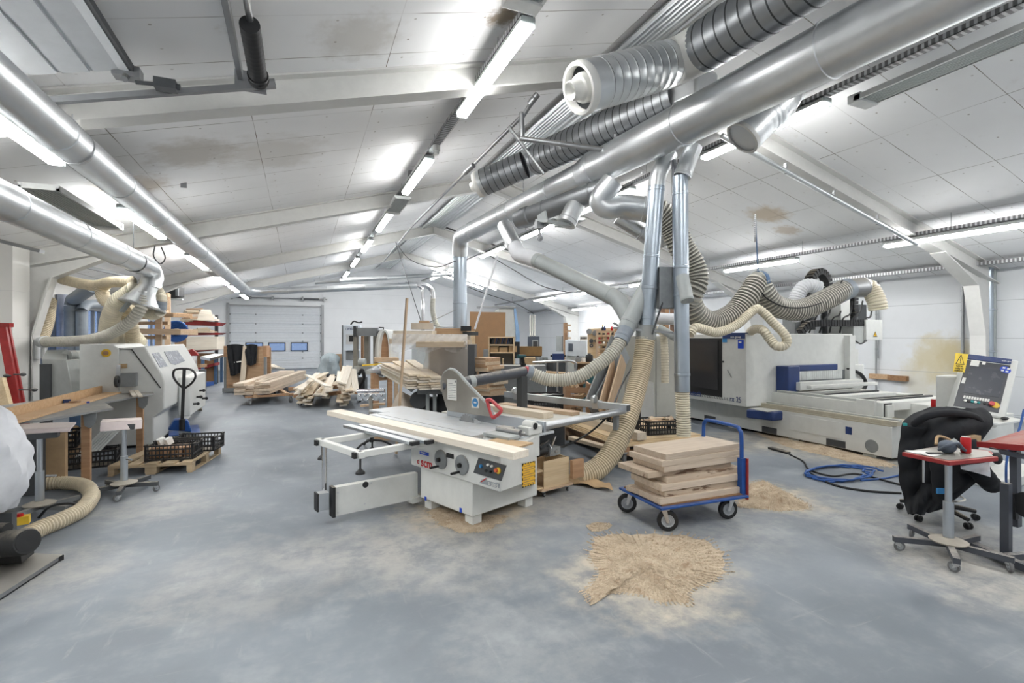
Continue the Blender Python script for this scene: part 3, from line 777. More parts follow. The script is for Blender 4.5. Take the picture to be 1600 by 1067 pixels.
# pipe frame near the ridge
m = MB(); m.cyl(W(836, 152, 7.8), W(815, 185, 8.2), .035, n=10); m.cyl(W(840, 147, 7.8), W(828, 162, 7.9), .05, n=12); m.cyl(W(815, 176, 8.1), W(816, 218, 8.1), .04, n=10)
m.cyl(W(812, 216, 8.1), W(958, 236, 8.0), .042, n=10); m.cyl(W(962, 210, 8.0), W(962, 262, 8.0), .035, n=10); m.cyl(W(795, 198, 8.4), W(850, 272, 8.4), .03, n=8)
tag(m.build('pipe_frame', 'steel_dull'), 'steel pipe frame bracing the spiral ducts near the ridge', 'frame')
m = MB(); m.cyl(W(815, 182, 8.2), W(645, 352, 15.5), .035, n=10); m.cyl(W(740, 258, 9.6), W(727, 270, 9.8), .05, n=10); m.cyl(W(645, 352, 15.5), W(600, 408, 21), .03, n=8)
tag(m.build('conduit', 'steel_dull'), 'long thin steel conduit parallel to the light row left of the ridge', 'pipe')
# ================================================================ OPEN SECTIONAL DOOR UNDER THE LEFT CEILING
t = thing('overhead_door', 'ribbed grey sectional door rolled up under the ceiling, upper left', 'door', (-3.4, 3.6, CH+1.8))
zd = lambda x: CH+2.55+.27*(x+1.53)
n = 20
for k in range(5):
    xa = -5.5+.8*k; xb = xa+.79
    m = MB(); m.prism([(xa, .2, zd(xa)), (xb, .2, zd(xb)), (xb, .2, zd(xb)+.05), (xa, .2, zd(xa)+.05)], (0, 5.6, 0))
    for q in (.2, .5, .8):
        xx = xa+.79*q; m.prism([(xx-.1, .2, zd(xx-.1)-.012), (xx+.1, .2, zd(xx+.1)-.012), (xx+.1, .2, zd(xx+.1)), (xx-.1, .2, zd(xx-.1))], (0, 5.6, 0))
    m.build('door_section', 'door_metal', t, True)
m = MB()
q0, q1 = Yp(85, 157, 5.9), Yp(430, 133, 5.9); m.bar(q0+(q0-q1)*.6, q1, .06, .055)
m.each('track', 'steel_dull', t, True)
MB().bar((-1.48, .2, zd(-1.5)), (-1.48, 5.8, zd(-1.5)), .03, .06).build('seal_edge', 'dark_grey', t, True); MB().bar((-1.54, .2, zd(-1.5)-.01), (-1.54, 5.8, zd(-1.5)-.01), .08, .05).build('edge_profile', 'door_metal', t, True)
m = MB(); q = Vector((-1.53, 5.85, zd(-1.53)-.02)); m.box(q, (.22, .14, .10)); m.cyl(q+Vector((0, -.1, -.1)), q+Vector((0, .1, .1)), .03, n=8); m.build('roller_bracket', 'steel_dull', t, True)
m = MB(); q = Yp(259, 133, 5.75); m.box(q, (.18, .12, .09)); m.cyl(q+Vector((-.24, 0, -.02)), q, .02, n=8); m.cyl(q, q+Vector((.12, 0, 0)), .03, n=8); m.build('buffer', 'dark_grey', t, True)
t = thing('door_spring', 'dark torsion spring shaft of the overhead door, under the ceiling', 'door mechanism', (-.35, 4.8, CH+2.5))
m = MB().cyl(W(383, -10, 4.1), W(398, 70, 4.75), .028, n=10); m.build('shaft', 'steel', t, True)
p0, p1 = W(390, 38, 4.4), W(404, 124, 5.15); MB().spiral(p0, p1, .085, .06, 18).build('spring', 'black_dusty', t, True)
d = (p1-p0).normalized(); MB().lathe(p1-d*.08, d, [(.03, 0), (.10, .0), (.10, .02), (.08, .03), (.08, .07), (.10, .08), (.10, .10), (.03, .10)], 18).build('cable_drum', 'black', t, True)
MB().bar(W(350, -10, 4.0), W(378, 130, 5.4), .05, .10).build('rail', 'steel_dull', t, True)
m = MB().bar(W(378, 131, 5.35), W(430, 128, 5.45), .06, .05); m.box(W(392, 128, 5.3), (.3, .05, .2)); m.build('bracket', 'steel_dull', t, True)
# small things on the ceiling
q = W(642, 250, 13); m = MB().bar(W(644, 219, 11.3), W(640, 281, 11.3), .09, .05, (0, 1, 0)); tag(m.build('steel_strip', 'steel_dull'), 'steel strip hanging from the ceiling left of the ridge lights', 'metal strip')
q = W(287, 286, 8.6); tag(MB().box(q, (.09, .02, .16)).build('metal_tab', 'steel_dull'), 'small steel tab hanging from the ceiling above the left aisle', 'metal strip')

# conduit pipe clipped under the first right rafter
q0, q1 = Yp(1128, 212, 6.3), Yp(1432, 381, 6.3)
t = thing('conduit', 'galvanised pipe clipped along the near rafter on the right slope', 'pipe', tuple(q0)); MB().cyl(q0, q1, .045, n=12).build('pipe', 'galv', t, True)
for k in (.28, .52, .76): c = q0+(q1-q0)*k; MB().bar(c+Vector((0, 0, -.05)), c+Vector((0, 0, .14)), .04, .03, (1, 0, 0)).build('pipe_clip', 'steel_dull', t, True)
tag(MB().bar(Yp(1190, 288, 9), Yp(1330, 372, 9), .02, .02).build('cable', 'dark_grey'), 'thin dark cable along the right ceiling above the hanging chain', 'cable')
a, b = W(-40, 366, 9.0), W(66, 393, 9.0); tag(MB().bar(a, b, .10, .06).build('mounting_rail', 'steel_dull'), 'steel mounting rail on the ceiling at the left edge', 'rail')
m = MB()
for k in range(4): m.bar(W(118+5*k, 412+2*k, 11.6), W(178+8*k, 425+2.6*k, 13.4), .05, .03)
tag(m.build('wire_tray', 'mid_grey'), 'wire tray with cables under the left eave behind the second column', 'cable tray')
tag(MB().tube([W(242, 384, 10.8), W(240, 400, 10.8), W(250, 412, 10.8), W(258, 403, 10.8), W(252, 386, 10.8)], .014, 8).build('cable_loop', 'dark_grey'), 'dark cable loop hanging beside the left duct', 'cable')
t = thing('unit_heater', 'black fan heater mounted high on the left wall behind the wooden rack', 'heater', tuple(W(268, 458, 17.5)))
MB().prism([W(258, 466, 17.5), W(279, 463, 17.5), W(279, 448, 17.5), W(258, 455, 17.5)], (.1, .4, 0)).build('casing', 'black', t, True); MB().prism([W(274, 462, 17.4), W(278, 462, 17.4), W(278, 450, 17.4), W(274, 451, 17.4)], (.02, .05, 0)).build('louvre', 'mid_grey', t, True)
q = W(268, 467, 17.5); MB().bar((XL+.01, q.y+.2, q.z), (q.x+.3, q.y+.2, q.z), .3, .05).build('bracket', 'pipe_grey', t, True)
fm = thing('far_planer', 'grey machine at the back fed by the two dropper pipes', 'machine', (e.x+1.3, e.y, 0)); MB().bx(e.x-.1, e.x+3.0, e.y-.5, e.y+.7, .1, 1.68).build('casing', 'machine_grey', fm, True, bevel=.02); MB().bx(e.x, e.x+2.9, e.y-.4, e.y+.6, 0, .1).build('plinth', 'dark_grey', fm, True)
# ================================================================ DROP PIPES ABOVE THE MIDDLE
t = thing('drop_pipe', 'left of the two tall drop pipes, ending in a ribbed hose that reaches the saw', 'pipe', tuple(W(1018, 540, 7.5)))
MB().sweep(spline([W(1046, 240, 7.55), W(1034, 262, 7.5), W(1028, 276, 7.5), W(1026, 292, 7.5)], 6), .125, 22).build('elbow', 'galv', t, True)
MB().duct(W(1026, 290, 7.5), W(1010, 512, 7.5), .118, 22, [.03, .50, .72, .93]).build('pipe', 'galv_blue', t, True)
MB().sweep([W(1010, 508, 7.5), W(1009, 530, 7.5)], .15, 18).build('tape_collar', 'clear_plastic', t, True)
MB().hose([W(1009, 526, 7.5), W(1003, 570, 7.4), W(992, 615, 7.2), W(978, 660, 6.95), W(960, 700, 6.75), W(938, 728, 6.6), W(918, 740, 6.5), W(903, 743, 6.45)], .135, .035, .06, 18).build('ribbed_hose', 'hose_tan', t, True)
t = thing('drop_pipe', 'right of the two tall drop pipes, with a hose going down behind the trolley', 'pipe', tuple(W(1064, 600, 7.3)))
MB().duct(W(1084, 228, 7.3), W(1066, 276, 7.3), .125, 22, [.9]).build('elbow', 'galv', t, True)
MB().duct(W(1063, 276, 7.3), W(1066, 612, 7.3), .108, 22, [.08, .42, .55, .92]).build('pipe', 'galv_blue', t, True)
MB().duct(W(1066, 432, 7.1), W(1074, 470, 6.95), .09, 18, [.95]).build('side_branch', 'pipe_grey', t, True)
MB().hose([W(1066, 606, 7.3), W(1067, 640, 7.3), W(1068, 668, 7.3), Vector((*W(1068, 668, 7.3).xy, .42))], .098, .035, .06, 16).build('ribbed_hose', 'hose_cream', t, True)
MB().bar(W(1053, 250, 7.4), W(1055, 440, 7.4), .05, .05, (1, 0, 0)).build('support_bar', 'steel_dull', t, True)
MB().box(W(1046, 450, 7.5), (.36, .14, .62), -.3).build('control_box', 'mid_grey2' if 'mid_grey2' in M else paint('mid_grey2', (150, 156, 160), .5), t, True, bevel=.01)
# grey branch pipe with Y piece feeding the guard hose
t = thing('branch_pipe', 'grey pipe slanting from the big duct to the hose of the saw guard', 'pipe', tuple(W(900, 440, 8.4)))
MB().duct(W(788, 352, 10.5), W(806, 388, 10.0), .15, 20, [.9]).build('pipe', 'galv', t, True)
MB().sweep(spline([W(805, 386, 10.0), W(812, 398, 9.8), W(826, 402, 9.6), W(846, 409, 9.4)], 6), .15, 20).build('elbow', 'bag_white', t, True)
MB().duct(W(838, 406, 9.4), W(958, 464, 8.0), .135, 20, [.05, .97]).build('pipe', 'pipe_grey', t, True)
MB().sweep(spline([W(955, 462, 8.0), W(966, 470, 7.9), W(974, 482, 7.8), W(982, 496, 7.7)], 6), .135, 20).build('elbow', 'pipe_grey', t, True)
MB().duct(W(1012, 448, 7.6), W(976, 518, 7.45), .13, 20, [.8]).build('branch', 'duct_blue' if False else 'pipe_grey', t, True)
MB().duct(W(978, 515, 7.4), W(969, 534, 7.3), .115, 18, [.6]).build('hose_spigot', 'duct_blue', t, True)
m = MB().bar(W(958, 512, 7.4), W(1052, 520, 7.4), .03, .03); m.bar(W(958, 504, 7.5), W(985, 520, 7.5), .10, .02); m.build('bracket', 'steel_dull', t, True)
MB().bar(W(1019, 522, 7.3), W(1044, 445, 7.5), .02, .02, (1, 0, 0)).build('brace', 'dark_grey', t, True)
# ================================================================ SLIDING TABLE SAW
P0 = W(738, 826, 4.86); P0.z = 0
saw = thing('table_saw', 'white sliding table saw with red lettering in the middle of the hall', 'table saw', (P0.x, P0.y, 0), math.radians(22.6))
S = lambda u, v, ax, val: LP(saw, u, v, ax, val)
MB().bx(0, .95, 0, .86, .11, .70).build('base_cabinet', 'machine_white', saw, bevel=.01)
pl = [(-.03, 1.0), (-.03, -.42), (.94, -.005), (.94, .86), (.3, 1.0)]
b = MB(); n = len(pl); zb = [.45, .45, .29, .30, .45]; zt = .78
b.add([(x, y, z) for (x, y), z in zip(pl, zb)]+[(x, y, zt) for x, y in pl], [tuple(range(n)), tuple(range(2*n-1, n-1, -1))]+[(i, n+i, n+(i+1) % n, (i+1) % n) for i in range(n)])
b.build('front_console', 'machine_white', saw, bevel=.012)
for x, y in ((.1, .1), (.86, .1), (.1, .78), (.86, .78)): MB().bx(x-.06, x+.06, y-.06, y+.06, 0, .115).build('foot', 'machine_white', saw, bevel=.005)
# raised upright at the right end with rail head
b = MB().bx(.80, .96, -.03, .25, .55, .80); b.bx(.76, .98, -.05, .12, .80, .89); b.cyl((.86, -.05, .89), (.86, .10, .89), .06, n=16); b.build('rail_head', 'machine_white', saw, bevel=.01)
MB().cyl((.86, -.054, .895), (.86, -.04, .895), .035, n=12).build('rail_hole', 'black', saw)
# control panel facet
q = [S(u, v, 0, -.034) for u, v in ((749, 715), (792, 727), (784, 751), (741, 738))]
MB().prism([p+Vector((-.012, 0, 0)) for p in q], (.012, 0, 0)).build('control_panel', 'dark_grey', saw)
for u, v, r, mt in ((752, 728, .017, 'sky_blue'), (763, 726, .012, 'paper'), (769, 728, .012, 'paper'), (760, 735, .012, 'black'), (767, 737, .012, 'black'), (779, 735, .030, 'yellow'), (778, 734, .020, 'orange')):
    p = S(u, v, 0, -.048); d = .02 if mt not in ('orange',) else .04
    MB().lathe(p+Vector((.002, 0, 0)), (-1, 0, 0), [(r, 0), (r, d*.7), (r*.8, d), (.002, d)], 14).build('push_button' if mt != 'orange' else 'emergency_stop', mt, saw)
p = S(750, 755, 0, -.036)
m = MB().prism([S(u, v, 0, -.036) for u, v in ((753, 749), (781, 756), (780, 763), (749, 754.5))], (-.003, 0, 0)); m.build('model_plate', 'mid_grey2', saw)
MB().prism([S(u, v, 0, -.040) for u, v in ((758.5, 747), (760.5, 747.3), (753, 753), (751, 752.6))], (-.003, 0, 0)).build('plate_stripe', 'red_clean', saw)
# lettering
a = S(651, 727.5, 0, -.033); yv = Vector((0, -1, 0)); up = Vector((0, 0, 1))
put_text('plate_lettering', 'SI 300 S', .042, S(762.5, 757.6, 0, -.0395), yv, up, 'paper', saw)
o = S(657.5, 727.5, 0, -.033); e_ = S(675, 732, 0, -.033)
put_text('maker_lettering', 'scm', .135, o, yv, up, 'red_clean', saw, width=(e_-o).length, bold=True)
c = S(653.8, 721.5, 0, -.034); m = MB()
for k in range(20):
    a0 = .5+2*PI*.83*k/20; a1 = .5+2*PI*.83*(k+1)/20
    P = [(c.y-math.cos(q)*r, c.z+math.sin(q)*r) for q, r in ((a0, .012), (a1, .012), (a1, .022), (a0, .022))]
    m.prism([(-.034, y, z) for y, z in P], (-.003, 0, 0))
m.bx(-.037, -.034, c.y-.015, c.y+.004, c.z-.004, c.z+.004).build('maker_emblem', 'red_clean', saw)
MB().prism([S(u, v, 0, -.033) for u, v in ((656, 704), (670, 707.5), (670, 712.5), (656, 709))], (-.003, 0, 0)).build('dealer_plate', 'bright_blue', saw)
put_text('dealer_lettering', 'BERGSLI', .026, S(657, 707.6, 0, -.0365), yv, up, 'paper', saw, width=.085)
# hand wheels
for u, v in ((687.5, 718), (720.3, 726.6)):
    p = S(u, v, 0, -.05)
    w_ = MB().lathe(p+Vector((.02, 0, 0)), (-1, 0, 0), [(.02, 0), (.098, .0), (.098, .018), (.085, .024), (.02, .03), (.002, .03)], 26).build('hand_wheel', 'mid_grey', saw)
    MB().lathe(p+Vector((-.005, 0, 0)), (-1, 0, 0), [(.024, 0), (.022, .03), (.002, .032)], 14).build('hub', 'black', w_)
    MB().lathe(p+Vector((-.002, .02, -.07)), (-1, .12, -.05), [(.011, 0), (.013, .05), (.013, .10), (.002, .105)], 12).build('handle', 'black', w_)
MB().prism([S(u, v, 0, -.033) for u, v in ((698, 707), (709, 710), (709, 717), (698, 714))], (-.006, 0, 0)).build('counter', 'black', saw)
# stickers on the right face
def RF(u, v, off=.004):     # right skirt plane from (-.03,-.42) to (.94,-.005)
    iv = ROOT[saw].inverted(); o = iv @ Vector((0, 0, CH)); d = iv.to_3x3() @ (W(u, v, 1)-Vector((0, 0, CH)))
    nrm = Vector((.415, -.97, 0)).normalized(); p0 = Vector((-.03, -.42, 0))+nrm*off
    return o+d*((p0-o).dot(nrm)/d.dot(nrm))
nr = Vector((.415, -.97, 0)).normalized()
MB().prism([RF(u, v, .003) for u, v in ((816, 725), (836, 720), (836, 756), (816, 762))], nr*.002).build('warning_label', 'label_yellow', saw)
m = MB()
for k in range(9):
    v = 729+3.6*k; a, b_ = RF(818, v, .0055), RF(834 if k % 3 else 828, v-4.6 if k % 3 else v-3, .0055); m.bar(a, b_, .001, .008)
m.build('label_text', 'mdf', saw)
m = MB()
for (u0, v0), (u1, v1) in (((816, 725.6), (836, 720.6)), ((835.5, 720), (835.5, 756)), ((816, 761.4), (836, 755.4)), ((816.5, 725), (816.5, 762))):
    A_, B_ = RF(u0, v0, .0055), RF(u1, v1, .0055)
    for k in range(10):
        if k % 2 == 0: m.bar(A_+(B_-A_)*k/10, A_+(B_-A_)*(k+1)/10, .001, .014)
m.build('label_border', 'black', saw)
MB().prism([S(u, v, 1, -.034) for u, v in ((820, 690), (833, 687), (833, 707), (820, 712))], (0, -.002, 0)).build('white_label', 'paper', saw)
for u, v in ((665, 779), (720, 797)):
    p = S(u, v, 0, -.002); MB().bx(p.x-.002, p.x, p.y-.018, p.y+.018, p.z-.022, p.z+.022).build('small_label', 'bright_blue', saw)
# tables
m = MB().bx(.33, .64, .40, 2.55, .775, .80); m.bx(.35, .62, .42, 2.53, .66, .775); m.build('sliding_table', 'table_top', saw, bevel=.006)
m = MB()
for y in (.395, 2.555): m.bx(.32, .65, y-.02, y+.02, .66, .797)
m.each('table_end_cap', 'black', saw)
m = MB().bx(.325, .329, .42, 2.5, .70, .715).bx(.325, .329, .42, 2.5, .74, .75).bx(.43, .435, .45, 2.5, .7995, .8015); m.build('table_groove', 'dark_grey', saw)
MB().bx(.66, 1.22, -.02, 1.75, .765, .795).build('main_table', 'table_top', saw, bevel=.004)
MB().bx(.62, 1.18, 1.75, 3.05, .755, .785).build('rear_table', 'table_top', saw, bevel=.004)
MB().bx(1.24, 2.62, .30, 2.1, .755, .79).build('extension_table', 'plate_grey' if 'plate_grey' in M else paint('plate_grey', (204, 204, 198), .5, var=.05, dust=.3), saw, bevel=.004)
for x, y in ((1.4, 1.9), (2.5, 2.0)): MB().bx(x-.03, x+.03, y-.03, y+.03, 0, .755).build('table_leg', 'mid_grey', saw)
# fence, blade, riving knife
MB().bx(1.04, 1.08, -.02, 1.72, .795, .915).build('rip_fence', 'alu', saw, bevel=.004)
b = MB(); n = 60; ring = []
for k in range(n):
    a = 2*PI*k/n; r = .155 if k % 3 else .135; ring.append((.90, 1.15+r*math.cos(a), .74+r*math.sin(a)))
b.prism(ring, (.004, 0, 0)).build('saw_blade', 'steel_dull', saw)
MB().prism([(.9, 1.0, .80), (.9, .88, .80), (.9, .9, .83), (.9, 1.0, .86)], (.006, 0, 0)).build('riving_knife', 'steel', saw)
# blade guard with handle
q = [(688, 600), (689.5, 590), (694, 581.5), (701, 577.2), (708, 578.5), (715, 584), (725, 596), (740, 612), (752, 624), (760, 632), (766, 642), (768.5, 651), (745, 648.5), (700, 642), (697, 636), (691, 616)]
g = [S(u, v, 0, .93) for u, v in q]
gd = MB().prism(g, (.05, 0, 0)).build('blade_guard', 'guard_grey' if 'guard_grey' in M else metal('guard_grey', (168, 166, 160), .45, .1, dust=.2), saw, bevel=.004)
m = MB(); m.sweep([p+Vector((.025, 0, 0)) for p in g[:12]], .022, 8); m.build('guard_rim', 'pipe_grey', gd)
hq = [(760.5, 625), (767, 625), (776, 633), (783, 640.5), (780, 646), (774, 650.5), (769, 650.5)]
hi = [(768, 631), (778, 639.5), (773, 646), (768.5, 642)]
P = [S(u, v, 0, .94) for u, v in hq]
MB().sweep(spline(P+[P[0]], 5), .022, 8).build('guard_handle', 'red_plastic', gd)
MB().prism([S(u, v, 0, .928) for u, v in ((699, 592), (713.5, 593), (713.5, 626), (699.5, 624))], (-.002, 0, 0)).build('instruction_sheet', 'paper', gd)
m = MB()
for k in range(9):
    a, c_ = S(700.5, 599+2.7*k, 0, .925), S(712 if k % 3 else 707, 599.6+2.7*k, 0, .925); m.bar(a, c_, .001, .006)
a = S(711.5, 596, 0, .925); m.box(a, (.001, .02, .025)); m.build('sheet_text', 'mid_grey', gd)
MB().prism([S(u, v, 0, .928) for u, v in ((737, 620.5), (748, 621), (748, 637.5), (737, 637))], (-.002, 0, 0)).build('mandatory_sign', 'paper', gd)
c = S(742.5, 629, 0, .925); rr = .055; MB().lathe(c, (-1, 0, 0), [(rr, 0), (rr, .001), (.001, .001)], 24).build('sign_disc', 'sky_blue', gd)
m = MB()
for s in (-1, 1): m.ball(c+Vector((-.001, s*.014, 0)), (.001, .013, .011), 10, 6)
m.box(c+Vector((-.001, 0, .003)), (.001, .03, .006)); m.build('goggles_symbol', 'paper', gd)
# guard arm and its hose
a0 = S(700, 602, 0, 1.02); a1 = S(722, 598.5, 0, 1.12); a2 = Vector((2.12, 1.28, 0)); a2.z = 1.86-(580-527)*7.4/781
MB().sweep([a0+Vector((-.08, 0, 0)), a1, a2], [.06, .075, .075], 18).build('guard_arm', 'steel_dark' if 'steel_dark' in M else paint('steel_dark', (72, 76, 84), .4, var=.1, dust=.8, dustc=(176, 170, 160)), saw)
MB().sweep([a1+(a2-a1)*.10, a1+(a2-a1)*.18], .082, 18).build('arm_tape', 'pipe_grey', saw)
m = MB().bar((2.06, 1.28, a2.z-.06), (2.06, 1.28, .80), .10, .12, (1, 0, 0)); m.bx(1.98, 2.16, 1.15, 1.4, .79, .82); m.build('arm_post', 'dark_grey', saw)
MB().sweep([a2, a2+Vector((.05, -.01, 0))], .08, 18).build('red_coupling', 'red_plastic', saw)
iv = ROOT[saw].inverted(); l = lambda u, v, D: iv @ W(u, v, D)
MB().hose([a2+Vector((.05, -.01, 0)), l(834, 585, 7.3), l(862, 594, 7.25), l(900, 590, 7.2), l(932, 572, 7.2), l(958, 550, 7.25), l(970, 532, 7.3)], .09, .035, .07, 14).build('guard_hose', 'hose_pale', saw)
m = MB().sweep([a2+Vector((.04, -.01, 0)), l(832, 583, 7.3)], .10, 16); m.build('hose_clamp_tape', 'duct_blue', saw)
# rail and overhead beam on the right
MB().sweep([(.96, .04, .85), (2.72, .0, .86)], .045, 14).build('fence_rail', 'steel', saw)
MB().bx(.95, 2.4, .05, .14, .80, .87).build('rail_profile', 'alu', saw)
bm = MB().bx(2.60, 2.68, -.12, 2.2, .87, .965).build('cross_beam', 'alu', saw, bevel=.004)
for y in (.38, 1.92):
    m = MB().bx(2.585, 2.695, y-.05, y+.05, .86, .975); m.lathe((2.57, y, 1.0), (0, 1, 0), [(.002, -.035), (.05, -.03), (.06, 0), (.05, .03), (.002, .035)], 12); m.build('beam_clamp', 'steel', bm)
MB().bx(2.60, 2.68, -.126, -.118, .88, .955).build('end_cap', 'dark_grey', bm)
MB().bx(2.61, 2.67, .04, .10, .60, .87).build('beam_support', 'mid_grey', saw)
# mitre stop, clamps on the sliding table
m = MB().bx(.45, .62, -.05, .34, .795, .83); m.build('stop_plate', 'pipe_grey', saw, bevel=.004)
m = MB().cyl((.66, -.02, .84), (.66, .33, .84), .035, n=12); m.box((.70, .25, .835), (.12, .18, .07)); m.ball((.66, -.06, .84), .025); m.build('stop_clamp', 'steel_dull', saw)
MB().prism([(.20, -.35, .782), (.55, -.30, .782), (.45, .12, .782), (.16, .10, .782)], (0, 0, .018)).build('dusty_plate', 'cardboard', saw)
m = MB().bx(.12, .30, .15, 1.95, .785, .81).build('support_plate', 'pipe_grey', saw, bevel=.005)
m = MB().bx(.17, .33, .20, .50, .80, .85).build('table_carriage', 'alu', saw, bevel=.004)
# outrigger frame and swing arm on the left
m = MB().bar((-.885, .52, .775), (-.885, 1.44, .775), .06, .06); m.bar((-.9, .57, .775), (.35, .57, .775), .06, .06); m.bar((-.9, 1.36, .775), (.35, 1.36, .775), .06, .06); m.build('outrigger_frame', 'machine_white', saw, bevel=.005)
for x, y in ((-.92, .57), (-.92, 1.36)): MB().bx(x-.03, x-.008, y-.028, y+.028, .748, .802).build('frame_end_cap', 'black', saw)
for x, y0, y1 in ((-.37, .46, 1.82), (-.24, .40, 1.7)):
    r_ = MB().bx(x-.045, x+.045, y0, y1, .806, .84).build('support_rail', 'alu', saw, bevel=.005)
    MB().bx(x-.047, x+.047, y0-.05, y0, .803, .843).build('end_cap', 'black', r_, bevel=.006)
for x, y in ((-.86, .60), (-.86, 1.40), (-.3, 1.36)):
    m = MB().cyl((x, y, .60), (x, y, .75), .010, n=8); m.lathe((x, y, .585), (0, 0, 1), [(.045, 0), (.042, .02), (.02, .04), (.01, .05)], 14); m.build('levelling_foot', 'black', saw)
pe = Vector((-.90, 1.16, 0))
MB().cyl((-.905, 1.25, .30), (-.905, 1.25, .75), .026, n=14).build('outrigger_post', 'chrome', saw)
sa = MB().bar((.04, 1.0, .21), (-.86, 1.13, .21), .08, .29).build('swing_arm', 'machine_white', saw, bevel=.004)
d = (Vector((-.86, 1.13, 0))-Vector((.04, 1.0, 0))).normalized()
MB().bar(Vector((-.86, 1.13, .21)), Vector((-.86, 1.13, .21))+d*.03, .11, .30).build('arm_end_plate', 'black_dusty', sa)
MB().bar(Vector((-.90, 1.19, .22)), Vector((-.90, 1.19, .22))+d*.10, .10, .17).build('roller_carriage', 'alu', sa)
MB().bar(Vector((-.90, 1.19, .22))+d*.10, Vector((-.90, 1.19, .22))+d*.115, .11, .18).build('carriage_cover', 'black', sa)
def onarm(u, v):
    iv = ROOT[saw].inverted(); o = iv @ Vector((0, 0, CH)); dr_ = iv.to_3x3() @ (W(u, v, 1)-Vector((0, 0, CH)))
    n_ = Vector((-.13, -.90, 0)).normalized(); p0 = Vector((.04, 1.0, 0))+n_*.041; return o+dr_*((p0-o).dot(n_)/dr_.dot(n_)), n_
p, n_ = onarm(571, 757); MB().lathe(p, n_, [(.032, 0), (.032, .006), (.012, .008), (.002, .008)], 18).build('rubber_plug', 'black', sa)
for u, v in ((528, 770), (570, 787), (580, 754.5), (528, 801)):
    p, n_ = onarm(u, v); MB().lathe(p, n_, [(.009, 0), (.009, .004), (.001, .004)], 10).build('screw', 'steel', sa)
MB().bx(-.06, .06, .92, 1.06, .04, .10).build('hinge_bracket', 'machine_white', saw)
# the plank on the table and wood lying on the extension table
def wood_at(par, name, mat, x0, x1, y0, y1, z0, z1, label, cat, group=None, lx=None, rz=0, bevel=.003):
    """a board lying in the space of a thing but a thing of its own; grain along its longer side"""
    c = ROOT[par] @ Vector(((x0+x1)/2, (y0+y1)/2, z0)); rr = math.atan2(ROOT[par][1][0], ROOT[par][0][0])+rz
    dx, dy = x1-x0, y1-y0
    if dy > dx: dx, dy = dy, dx; rr += PI/2
    o = MB().bx(-dx/2, dx/2, -dy/2, dy/2, 0, z1-z0)
    o = o.build(name, mat, bevel=bevel); o.location = c; o.rotation_euler = (0, 0, rr); ROOT[o] = Matrix.Translation(c) @ Matrix.Rotation(rr, 4, 'Z')
    return tag(o, label, cat, group)
wood_at(saw, 'plank', 'pine_pale', -.15, .05, -.70, 2.80, .811, .876, 'long pale planed plank lying across the front of the white table saw', 'plank')
wood_at(saw, 'board', 'pine', 1.75, 1.95, .6, 1.75, .79, .87, 'thick pale board on the saw extension table under the grey beam', 'board')
wood_at(saw, 'batten', 'beech', 2.2, 2.38, .5, 1.9, .79, .84, 'flat reddish board lying on the saw extension table', 'board', rz=.03)
wood_at(saw, 'batten', 'pine', 1.45, 1.52, .7, 1.6, .79, .82, 'thin offcut strip lying on the saw extension table', 'batten', rz=-.12)
# ================================================================ LONG ROUTER MACHINE ON THE RIGHT
cnc = thing('router_machine', 'long white machining centre with navy trim and dark window on the right', 'machine', (8.6, 7.5, 0))
def B(name, mat, x0, x1, y0, y1, z0, z1, bevel=.008, par=None):
    return MB().bx(x0, x1, y0, y1, z0, z1).build(name, mat, par or cnc, True, bevel=bevel)
XB = 8.12
base = B('base_bed', 'machine_white', XB, 9.1, 4.66, 14.2, .05, .52)
for y in (4.9, 6.2, 7.6, 9.0, 10.6, 12.2): B('bed_foot', 'machine_grey', XB+.03, XB+.2, y, y+.2, 0, .055, 0, base)
for y in (5.35, 6.62, 8.1, 9.6): B('foot_slot', 'dark_grey', XB-.006, XB, y, y+.32, .06, .17, 0, base)
for y in (5.9, 7.2, 8.6): B('cover_plate', 'machine_white', XB-.008, XB, y-.5, y+.45, .2, .47, .003, base)
for y in (4.9,): MB().lathe((XB+.002, 4.95, .18), (-1, 0, 0), [(.10, 0), (.10, .004), (.075, .005), (.002, .005)], 20).build('round_opening', 'mid_grey', base, True)
MB().bx(XB-.004, XB, 5.25, 5.35, .30, .42).build('small_label', 'navy', base, True)
m = MB().bx(XB+.02, XB+.12, 4.6, 14.2, .54, .60); m.bx(XB, XB+.9, 4.68, 14.2, .52, .54); m.build('guide_rail', 'rail_brown' if 'rail_brown' in M else paint('rail_brown', (182, 176, 158), .5, var=.12), base, True)
B('rail_cover', 'machine_grey', XB+.16, XB+.24, 4.66, 14.2, .52, .62, .01)
# table frame with cross consoles
B('table_side', 'machine_white', 8.42, 8.60, 4.9, 9.6, .60, .80)
B('table_side', 'machine_white', 10.4, 10.6, 4.9, 9.6, .60, .80)
B('table_top_rail', 'machine_grey', 8.46, 8.58, 5.1, 6.9, .80, .84, .003)
for y in (5.0, 5.9, 6.55): B('cross_console', 'machine_white', 8.6, 10.4, y, y+.2, .68, .82)
for y in (5.3, 5.45, 6.2): B('vacuum_rail', 'dark_grey', 8.6, 10.4, y, y+.06, .74, .83, .003)
B('second_bed', 'machine_white', 9.9, 10.9, 4.4, 13, .05, .6)
